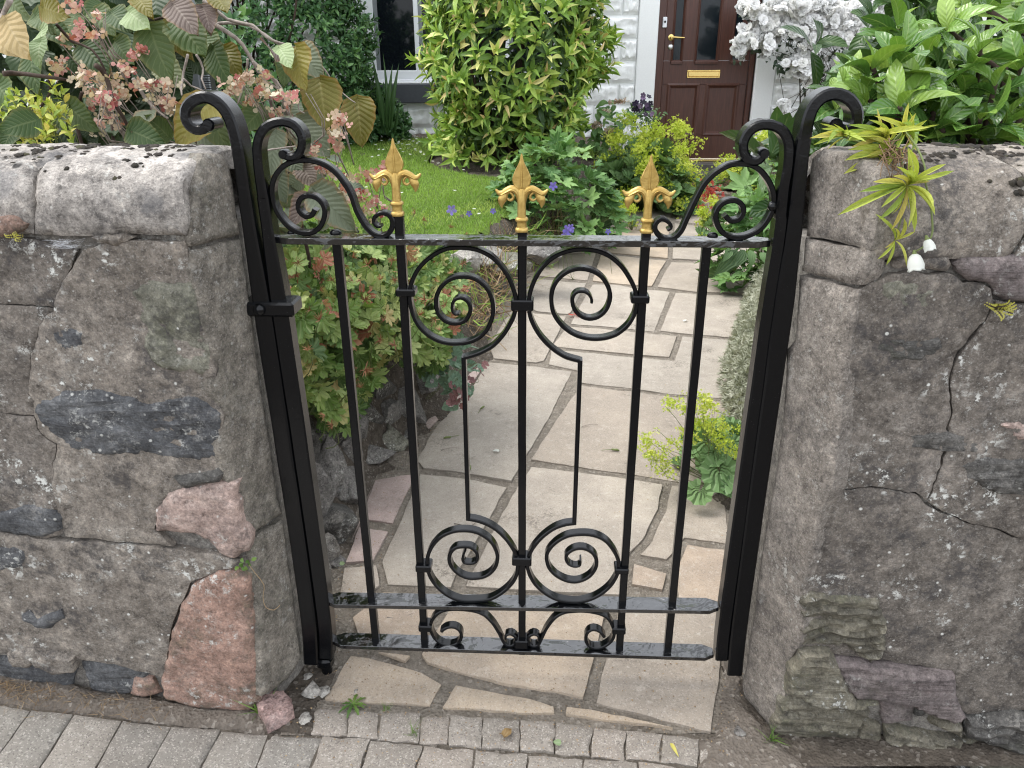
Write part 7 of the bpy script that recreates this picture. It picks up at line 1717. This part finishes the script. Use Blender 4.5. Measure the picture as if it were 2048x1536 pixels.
for i, (px_, py_, a, b, cz, m_, lab) in enumerate(BK):
    # where the sight line meets the bank
    t_ = 1.3; p = None
    while t_ < 4:
        q = at_y(px_, py_, t_)
        if q[2] < ground_z(q[0], q[1]): p = q; break
        t_ += 0.01
    if p is None: continue
    rock('bank_stone', (p[0] - 0.02, p[1] + 0.02, p[2] - 0.012), (a * 1.3, b * 1.3, cz * 1.25), m_, lab, 'stone', i * 3 + 5, 4, 0.4, rot=(0, 0, 0.6 * math.sin(i)), group='rough stones of the bank')
for i, (px_, py_, a, lab) in enumerate(((965, 510, 0.10, 'pale square stone topping the far bank below the lawn'), (930, 525, 0.09, 'cream stone beside the lawn edge at the far bank'), (1020, 530, 0.11, 'grey lichened stone of the far bank next to the path'), (1085, 505, 0.11, 'dark shaded stone of the far bank where the path bends'), (990, 570, 0.09, 'grey stone low in the far bank beside the dry grass'))):
    p = at_y(px_, py_, 3.9 if i != 1 else 3.6); p[2] = max(p[2], path_z(p[1]) + 0.02)
    rock('bank_stone', p, (a, a * 0.9, a * 0.65), ['palerock', 'palerock', 'greenstone', 'rockgrey', 'rockgrey'][i], lab, 'stone', i + 40, 4, 0.35, group='rough stones of the bank')
# weeds in the joints
def tuft(px_, py_, n_, h, label, seed, mat='weed_leaf', w=0.05, spread=0.5, street=True, name='weed'):
    p = ground_pt(px_, py_, street); o = plant(name, p, label, 'weed', 'weeds in the paving joints'); r = R_(seed)
    me = [T_mesh('blade', T_blade(w, b, 4), M[mat]) for b in (0.3, 0.7, 1.0)]
    for i in range(n_):
        inst('blade', me[int(r.integers(0, 3))], o, frames((r.normal(0, 0.004), r.normal(0, 0.004), 0), r.normal(0, 1, 3) * (1, 1, 0), unit(r.normal(0, spread, 3) + (0, -0.1, 1)), h * r.uniform(0.5, 1.1))[0])
    return o
tuft(521, 1424, 26, 0.060, 'tuft of green grass blades between the red block and the loose stone', 201, spread=0.7)
tuft(770, 1420, 20, 0.022, 'short grassy weed in the joint right of the dandelion rosette', 203)
tuft(826, 1470, 22, 0.026, 'tiny grass tuft in the joint between the small setts', 205)
tuft(1543, 1480, 22, 0.040, 'dark green grass tuft at the corner of the right wall', 207, spread=0.8)
o = plant('dandelion', on_street(707, 1412), 'small toothed dandelion rosette at the front edge of the threshold flag', 'weed', 'weeds in the paving joints'); r = R_(209)
DL = T_mesh('leaf', T_lance(0.22, 0.1, 0.25, 8, 0.6, 0.28), M['weed_leaf'])
for i in range(9): inst('leaf', DL, o, frames((0, 0, 0.004), (math.cos(i * 0.75), math.sin(i * 0.75), 0.12), (0, 0, 1), 0.034 * r.uniform(0.7, 1.1))[0])
# litter along the left wall foot
r = R_(211); Q = []
for i in range(420):
    t = r.random(); x = 330 * t ** 1.6; p = on_street(x, 1352 + 0.16 * x + abs(r.normal(0, 22)) + (14 if x < 120 else 10)); Q.append((p[0], p[1], p[2] + 0.007))
Q = np.array(Q)
lit = cloud('dry_needles', [T_blade(0.05, 0.15, 2)], frames(Q, r.normal(0, 1, Q.shape), np.c_[r.normal(0, 1, (len(Q), 2)), r.normal(0, 0.08, len(Q))], r.uniform(0.008, 0.03, len(Q))), M['straw'], None, 'stuff')
tag(lit, 'brown dry needles and straw drifted along the left wall foot', 'litter')
# grit and crumbs on paving and threshold
r = R_(213); Q = []
for i in range(1300):
    px_, py_ = (r.uniform(560, 1520), r.uniform(1330, 1536)) if i % 2 else (r.uniform(640, 1460), r.uniform(700, 1320))
    if i % 2 == 0:
        p = on_path(px_, py_)
        if not (xl(p[1]) < p[0] < xr(p[1])): continue
        if r.random() < 0.5: p = np.array([xl(p[1]) + abs(r.normal(0, 0.06)), p[1], path_z(p[1])])
    else: p = on_street(px_, py_)
    Q.append((p[0], p[1], p[2] + 0.006))
Q = np.array(Q)
gr = cloud('grit', [(np.array([(-1, -0.7, 0), (1, -0.5, 0), (0.2, 0.9, 0), (0, 0, 0.8)]) * 1.0, np.array([(0, 1, 3), (1, 2, 3), (2, 0, 3)]), np.zeros((4, 2)))], frames(Q, r.normal(0, 1, Q.shape) * (1, 1, 0), (0, 0, 1), 0.0009 + 0.0018 * r.random(len(Q)) ** 2), M['straw'], None, 'stuff')
tag(gr, 'loose grit and crumbs scattered over the path and threshold', 'grit')
# fallen leaves and petals
def fallen(px_, py_, L, mat, T, label, cat, seed, street=True, name='fallen_leaf', tilt=0.3):
    p = ground_pt(px_, py_, street); r = R_(seed)
    o = inst(name, T_mesh(name, T, M[mat])); o.matrix_basis = Matrix(frames((p[0], p[1], p[2] + 0.008), (math.cos(seed), math.sin(seed), 0.1), (r.normal(0, tilt), r.normal(0, tilt), 1), L)[0].tolist()); return tag(o, label, cat, 'fallen leaves and petals')
fallen(1008, 1482, 0.026, 'hydrangea_olive', T_broad(0.8, 8, 0.25, 0.2, 0.08, 4), 'curled orange brown leaf lying on the setts', 'leaf', 1); bpy.data.objects['fallen_leaf'].data.materials[0] = M['dry_leaf']
fallen(1340, 1492, 0.030, 'strap_leaf', T_lance(0.25, 0.3, 0.3), 'narrow lime green leaf lying on the setts', 'leaf', 5)
fallen(1122, 1492, 0.016, 'hydrangea_pale', T_broad(0.8, 6, 0.1, 0.1), 'pale round fallen leaf on the setts', 'leaf', 3)
fallen(1150, 632, 0.035, 'petal_red', T_petals(3, 0.7, 0.3), 'pink fallen petal on the path behind the right upper scroll', 'petal', 7, False, 'fallen_petal')
fallen(998, 908, 0.022, 'petal_white', T_broad(0.7, 6, 0.3, 0.3), 'white crumpled petal on the path near the middle bar', 'petal', 9, False, 'fallen_petal')
fallen(1372, 644, 0.03, 'petal_white', T_broad(0.6, 6, 0.2, 0.1), 'white petal on the path behind the right side bar', 'petal', 4, False, 'fallen_petal')
fallen(686, 1136, 0.018, 'hydrangea_pale', T_broad(0.8, 6, 0.1, 0.1), 'pale green fallen leaf on the soil behind the left bar', 'leaf', 2, False)
for i, (px_, py_) in enumerate(((895, 880), (940, 940), (1230, 905), (965, 820))):
    p = on_path(px_, py_); mb = MB(); a = i * 1.3 + 0.3
    mb.tube([(-0.014 * math.cos(a), -0.014 * math.sin(a), 0.009), (-0.005 * math.cos(a), -0.005 * math.sin(a), 0.011), (0.012 * math.cos(a), 0.012 * math.sin(a), 0.010)], [0.002, 0.0042, 0.0030], 6); mb.tube([(0.012 * math.cos(a), 0.012 * math.sin(a), 0.010), (0.045 * math.cos(a + .2), 0.045 * math.sin(a + .2), 0.008)], 0.0009, 4)
    o = mb.build('seed_pod', M['stem_green'], None, smooth=True); o.location = tuple(p); tag(o, ['green seed pod on the path left of the left thin bar', 'green seed pod on the joint by the left thin bar', 'green seed pod on the path right of the right thin bar', 'green seed pod on the path below the plum heuchera'][i], 'seed pod', 'fallen seed pods')
# twiggy scraps on the path
r = R_(215)
for i, (px_, py_, lab) in enumerate(((900, 905, 'curved dry stalk on the path left of the left thin bar'), (1180, 858, 'dry twig scrap on the path right of the right thin bar'), (800, 1240, 'dry straw lying on the soil behind the lower rail'), (930, 1052, 'dark dry stalk on the path above the lower left scroll'))):
    p = on_path(px_, py_); o = stems('fallen_twig', [bent((-0.03, 0, 0.008), (0.03, 0.015, 0.009), 0.15, 5, i)], 0.0012, M['twig_pale' if i != 3 else 'twig_dark'], None, 4); o.location = tuple(p); tag(o, lab, 'twig', 'fallen twigs')

# trailing strap leaved plant on the right coping
def on_wall(px_, py_, v=-0.14):
    u, z = G(px_, py_, v); return GO + GX * u + GY * v + np.array([0, 0, z])
def zw(x, y): return (1560 + x / 2.379, 260 + y / 2.379)
SM = [T_mesh('leaf', T_lance(0.12, 0.2, c_, 8, 0.72, tip=0.6), M['strap_leaf']) for c_ in (0.30, 0.55, 0.12)]; SMN = T_mesh('leaf', T_lance(0.075, 0.16, 0.3, 7, 0.65, tip=0.6), M['strap_leaf'])
r = R_(221)
tp = plant('wallflower', on_wall(*zw(600, 260)), 'yellow green strap leaved rosette trailing down the right wall with a white bell flower', 'plant'); b0 = np.array(tp.location)
def strap(o, b0, c0, tips, vbase, vt, wide=True):
    for t in tips:
        A = on_wall(*zw(*c0), vbase) - b0; B = on_wall(*zw(*t), vt + r.normal(0, 0.008)) - b0; L = np.linalg.norm(B - A)
        inst('leaf', SM[int(r.integers(0, 3))] if wide else SMN, o, frames(A, B - A, (r.normal(0, 0.35), -1, 0.5), L)[0])
strap(tp, b0, (600, 265), [(355, 345), (440, 272), (465, 240), (670, 122), (640, 150), (782, 160), (803, 196), (720, 212), (700, 240), (747, 392), (668, 385), (652, 455), (585, 432), (482, 292), (488, 420), (520, 330), (740, 350), (560, 215), (610, 180), (655, 190)], -0.135, -0.168)
strap(tp, b0, (580, 300), [(560, 400), (600, 395), (540, 360), (620, 370), (575, 250), (600, 245)], -0.132, -0.15, False)
strap(tp, b0, (545, 525), [(525, 418), (603, 430), (642, 484), (488, 605), (520, 632), (585, 556), (622, 606), (505, 560), (560, 470)], -0.134, -0.155)
stems('stem', [bent(on_wall(*zw(560, 60), -0.07) - b0, on_wall(*zw(600, 265), -0.135) - b0, 0.06, 6, 1), bent(on_wall(*zw(600, 290), -0.135) - b0, on_wall(*zw(545, 525), -0.133) - b0, 0.06, 6, 2)], 0.002, M['stem_green'], tp)
P = smooth_path([on_wall(*zw(*q), v) - b0 for q, v in (((600, 10), -0.08), ((655, 90), -0.12), ((690, 180), -0.14), ((692, 250), -0.145), ((716, 350), -0.145), ((726, 480), -0.15), ((712, 520), -0.155))], 0.01)
mb = MB(); mb.tube([tuple(p) for p in P], 0.0014, 6); mb.build('flower_stem', M['stem_green'], tp, smooth=True)
bell = MB()
BW = [T_mesh('flower', T_petals(5, 0.62, 0.9), M['petal_white'])]
for (x0, y0), (x1, y1), s in (((640, 590), (645, 650), 0.024), ((700, 520), (712, 565), 0.017)):
    A = on_wall(*zw(x0, y0), -0.155) - b0; B = on_wall(*zw(x1, y1), -0.16) - b0; z_ = unit(B - A)
    mb = MB(); mb.lathe([(0.14, 0.0), (0.30, 0.12), (0.40, 0.35), (0.46, 0.65), (0.42, 0.9), (0.47, 1.0), (0.40, 0.96), (0.36, 0.6), (0.1, 0.2)], 14)
    mb.v = [(x * (1 + 0.12 * math.sin(5 * math.atan2(y, x)) * z), y * (1 + 0.12 * math.sin(5 * math.atan2(y, x)) * z), z + 0.06 * math.sin(5 * math.atan2(y, x) + 1) * z) for x, y, z in mb.v]
    inst('flower', mb.mesh('flower', M['petal_white'], smooth=True), tp, frames(A, np.cross(z_, (0.2, 0.5, 0.3)), z_, s)[0])
    mb = MB(); mb.tube([tuple(A - 0.006 * z_), tuple(A), tuple(A + 0.006 * z_)], [0.0015, 0.0035, 0.0045], 8); mb.build('calyx', M['stem_green'], tp, smooth=True)
stems('stem', [bent(P[-1], on_wall(*zw(640, 580), -0.155) - b0, 0.05, 4, 3)], 0.0018, M['stem_green'], tp)
tp2 = plant('wallflower', on_wall(*zw(540, 60), -0.05), 'bushy yellow green strap leaved plant rooted on top of the right coping', 'plant'); b0 = np.array(tp2.location)
for c0, tips in (((540, 105), [(320, 195), (350, 118), (385, 70), (420, 25), (575, 85), (605, 85), (470, 215), (500, 165), (330, 130), (420, 120), (590, 130), (480, 60), (450, 165), (535, 180)]), ((500, 45), [(400, -20), (360, 20), (430, -40), (520, -50), (560, -30), (470, -10), (545, 10), (330, 40), (380, 60)]), ((585, 20), [(640, -70), (690, -40), (700, 20), (560, -60), (600, -90), (655, -10), (610, -40), (665, 40), (640, 60), (570, 60)]), ((300, 30), [(250, 0), (230, 30), (330, -10), (280, -20), (340, 30), (210, 15)])):
    strap(tp2, b0, c0, tips, -0.055, -0.095); strap(tp2, b0, (c0[0] + 12, c0[1] + 8), [(x + r.normal(0, 30), y + r.normal(0, 25)) for x, y in tips[:6]], -0.05, -0.08, False)
stems('stem', [bent((0, 0.03, -0.04), on_wall(*zw(*c0), -0.055) - b0, 0.08, 5, i) for i, c0 in enumerate(((540, 105), (500, 45), (585, 20), (300, 30), (640, -30)))], 0.003, M['stem_green'], tp2)

r = R_(227)
stems('dead_stem', [bent(on_wall(*zw(540 + r.normal(0, 40), 90 + r.normal(0, 30)), -0.09) - b0, on_wall(*zw(560 + r.normal(0, 70), 190 + r.normal(0, 50)), -0.142) - b0, 0.16, 7, i) for i in range(26)], 0.0011, M['straw'], tp2, 4)
# moss cushions on the copings
def cope_pt(u, v, left):
    pr = np.array(prof if left else profR); i = np.argsort(pr[:, 0]); return float(np.interp(v, pr[i, 0], np.maximum.accumulate(pr[i, 1]) if False else pr[i, 1]))
def T_pad(seed):
    rr = random.Random(seed); V = [(0, 0, 0.22)]; Fs = []; k = 9
    for ring, (rad, h) in enumerate(((0.5, 0.2), (0.85, 0.08), (1.0, -0.12))):
        for i in range(k): 
            q = rad * rr.uniform(0.6, 1.25); V.append((q * math.cos(i * 6.283 / k), q * math.sin(i * 6.283 / k), h + rr.uniform(-0.10, 0.10)))
    for i in range(k):
        j = (i + 1) % k; Fs.append((0, 1 + i, 1 + j))
        for g_ in (0, 1):
            a_, b_ = 1 + g_ * k + i, 1 + g_ * k + j; c_, d_ = a_ + k, b_ + k; Fs += [(a_, c_, d_), (a_, d_, b_)]
    return np.array(V), np.array(Fs), np.zeros((len(V), 2))
moss_T = [T_pad(i) for i in range(4)]
for left, lab, n_, uu in ((True, 'dark moss cushions dotted over the left coping', 170, (-1.0, -0.53)), (False, 'dark moss cushions spread along the right coping', 200, (0.56, 1.15))):
    r = R_(231 + left); Ms = []
    for i in range(n_):
        u = r.uniform(*uu); v = (-0.11 + 0.16 * r.random() ** 0.55) if left else (r.uniform(-0.115, 0.05) if r.random() < 0.4 else r.uniform(-0.05, 0.05))
        z = cope_pt(u, v, left); s = (0.0025 + 0.006 * r.random() ** 2) * (1 if left else 1.3)
        nrm = unit(np.array([0, -0.9 if v < -0.08 else -0.25, 0.7]))
        for k_ in range(3):
            q = GO + GX * (u + r.normal(0, s * 0.8)) + GY * (v + r.normal(0, s * 0.6)) + np.array([0, 0, z + 0.001]); Ms.append(frames(q, np.cross(nrm, r.normal(size=3)), nrm, s * r.uniform(0.6, 1.0))[0])
    tag(cloud('moss', moss_T, np.array(Ms), M['moss'], None, 'stuff'), lab, 'moss')
# little spleenwort ferns
def fern(px_c, py_c, fr_, label, size):
    c = on_wall(px_c, py_c, -0.128); o = plant('fern', c, label, 'fern', 'small ferns in the wall joints')
    for ang, L, bd in fr_:
        mb = MB(); n_ = 9; V = []; Fs = []
        for i in range(n_):
            t = (i + 0.6) / n_; x = math.cos(ang) * t * L; z = math.sin(ang) * t * L - bd * t * t * L; w = 0.0042 * size * (1 - 0.45 * t)
            px__, pz_ = -math.sin(ang), math.cos(ang)
            for s in (-1, 1):
                b = len(V); q = (x + px__ * w * 1.1 * s, z + pz_ * w * 1.1 * s)
                for a in range(5): V.append((q[0] + w * 0.75 * math.cos(a * 1.257), -0.004 - 0.014 * math.sin(t * 2.5) + 0.001 * s, q[1] + w * 0.75 * math.sin(a * 1.257)))
                Fs.append(tuple(range(b, b + 5)))
        mb.add(V, Fs); mb.build('frond', M['fern_leaf'], o)
        mb = MB(); mb.tube([(math.cos(ang) * t * L, -0.003 - 0.014 * math.sin(t * 2.5), math.sin(ang) * t * L - bd * t * t * L) for t in (0, 0.35, 0.7, 1)], 0.0008, 4); mb.build('stalk', M['twig_dark'], o)
fern(1985, 612, [(2.75, 0.022, 0.0), (0.35, 0.026, 0.05), (0.12, 0.028, 0.0), (-0.25, 0.026, 0.05), (-1.0, 0.021, 0.0), (0.6, 0.02, 0.0)], 'small yellow spleenwort fern on the right wall', 0.75)
fern(38, 470, [(2.9, 0.014, 0.0), (0.2, 0.015, 0.1), (-0.5, 0.011, 0.0), (1.0, 0.009, 0.0)], 'tiny yellow fern in the joint under the left coping', 0.5)
# sprig growing in the left wall joint, long pale root thread
o = plant('pellitory', on_wall(490, 1128, -0.135), 'tiny green sprig in the joint above the red sandstone block', 'weed', 'weeds in the wall'); r = R_(241)
me = T_mesh('leaf', T_lance(0.7, 0.1, 0.2, 4), M['weed_leaf'])
for i in range(9): inst('leaf', me, o, frames(r.normal(0, 0.006, 3), r.normal(0, 1, 3) + (0, -0.5, 0), (0, -1, 0.5), 0.011)[0])
P = smooth_path([on_wall(x, y, -0.13 + k_ * 0.004) - np.array(o.location) for k_, (x, y) in enumerate(((498, 1130), (512, 1148), (528, 1170), (526, 1195), (532, 1215), (548, 1220), (560, 1210)))], 0.01)
mb = MB(); mb.tube([tuple(p) for p in P], 0.0007, 4); mb.build('thread', M['straw'], o)
# cobweb in the gap under the left coping
def web(px_c, py_c, wx, wy, label, seed):
    c = on_wall(px_c, py_c, -0.132); o = plant('cobweb', c, label, 'cobweb', 'cobwebs on the walls'); r = R_(seed); mb = MB()
    for i in range(60):
        a = on_wall(px_c + r.normal(0, wx), py_c + r.uniform(-wy, wy), -0.128 - 0.006 * r.random()) - c; b = on_wall(px_c + r.normal(0, wx), py_c + r.uniform(-wy, wy), -0.128 - 0.006 * r.random()) - c
        mb.tube([tuple(a), tuple((a + b) / 2 + (0, 0, -0.002)), tuple(b)], 0.00011, 3, False)
    mb.build('threads', M['cobweb'], o)
web(125, 487, 20, 10, 'pale cobweb in the dark gap below the left coping', 251)
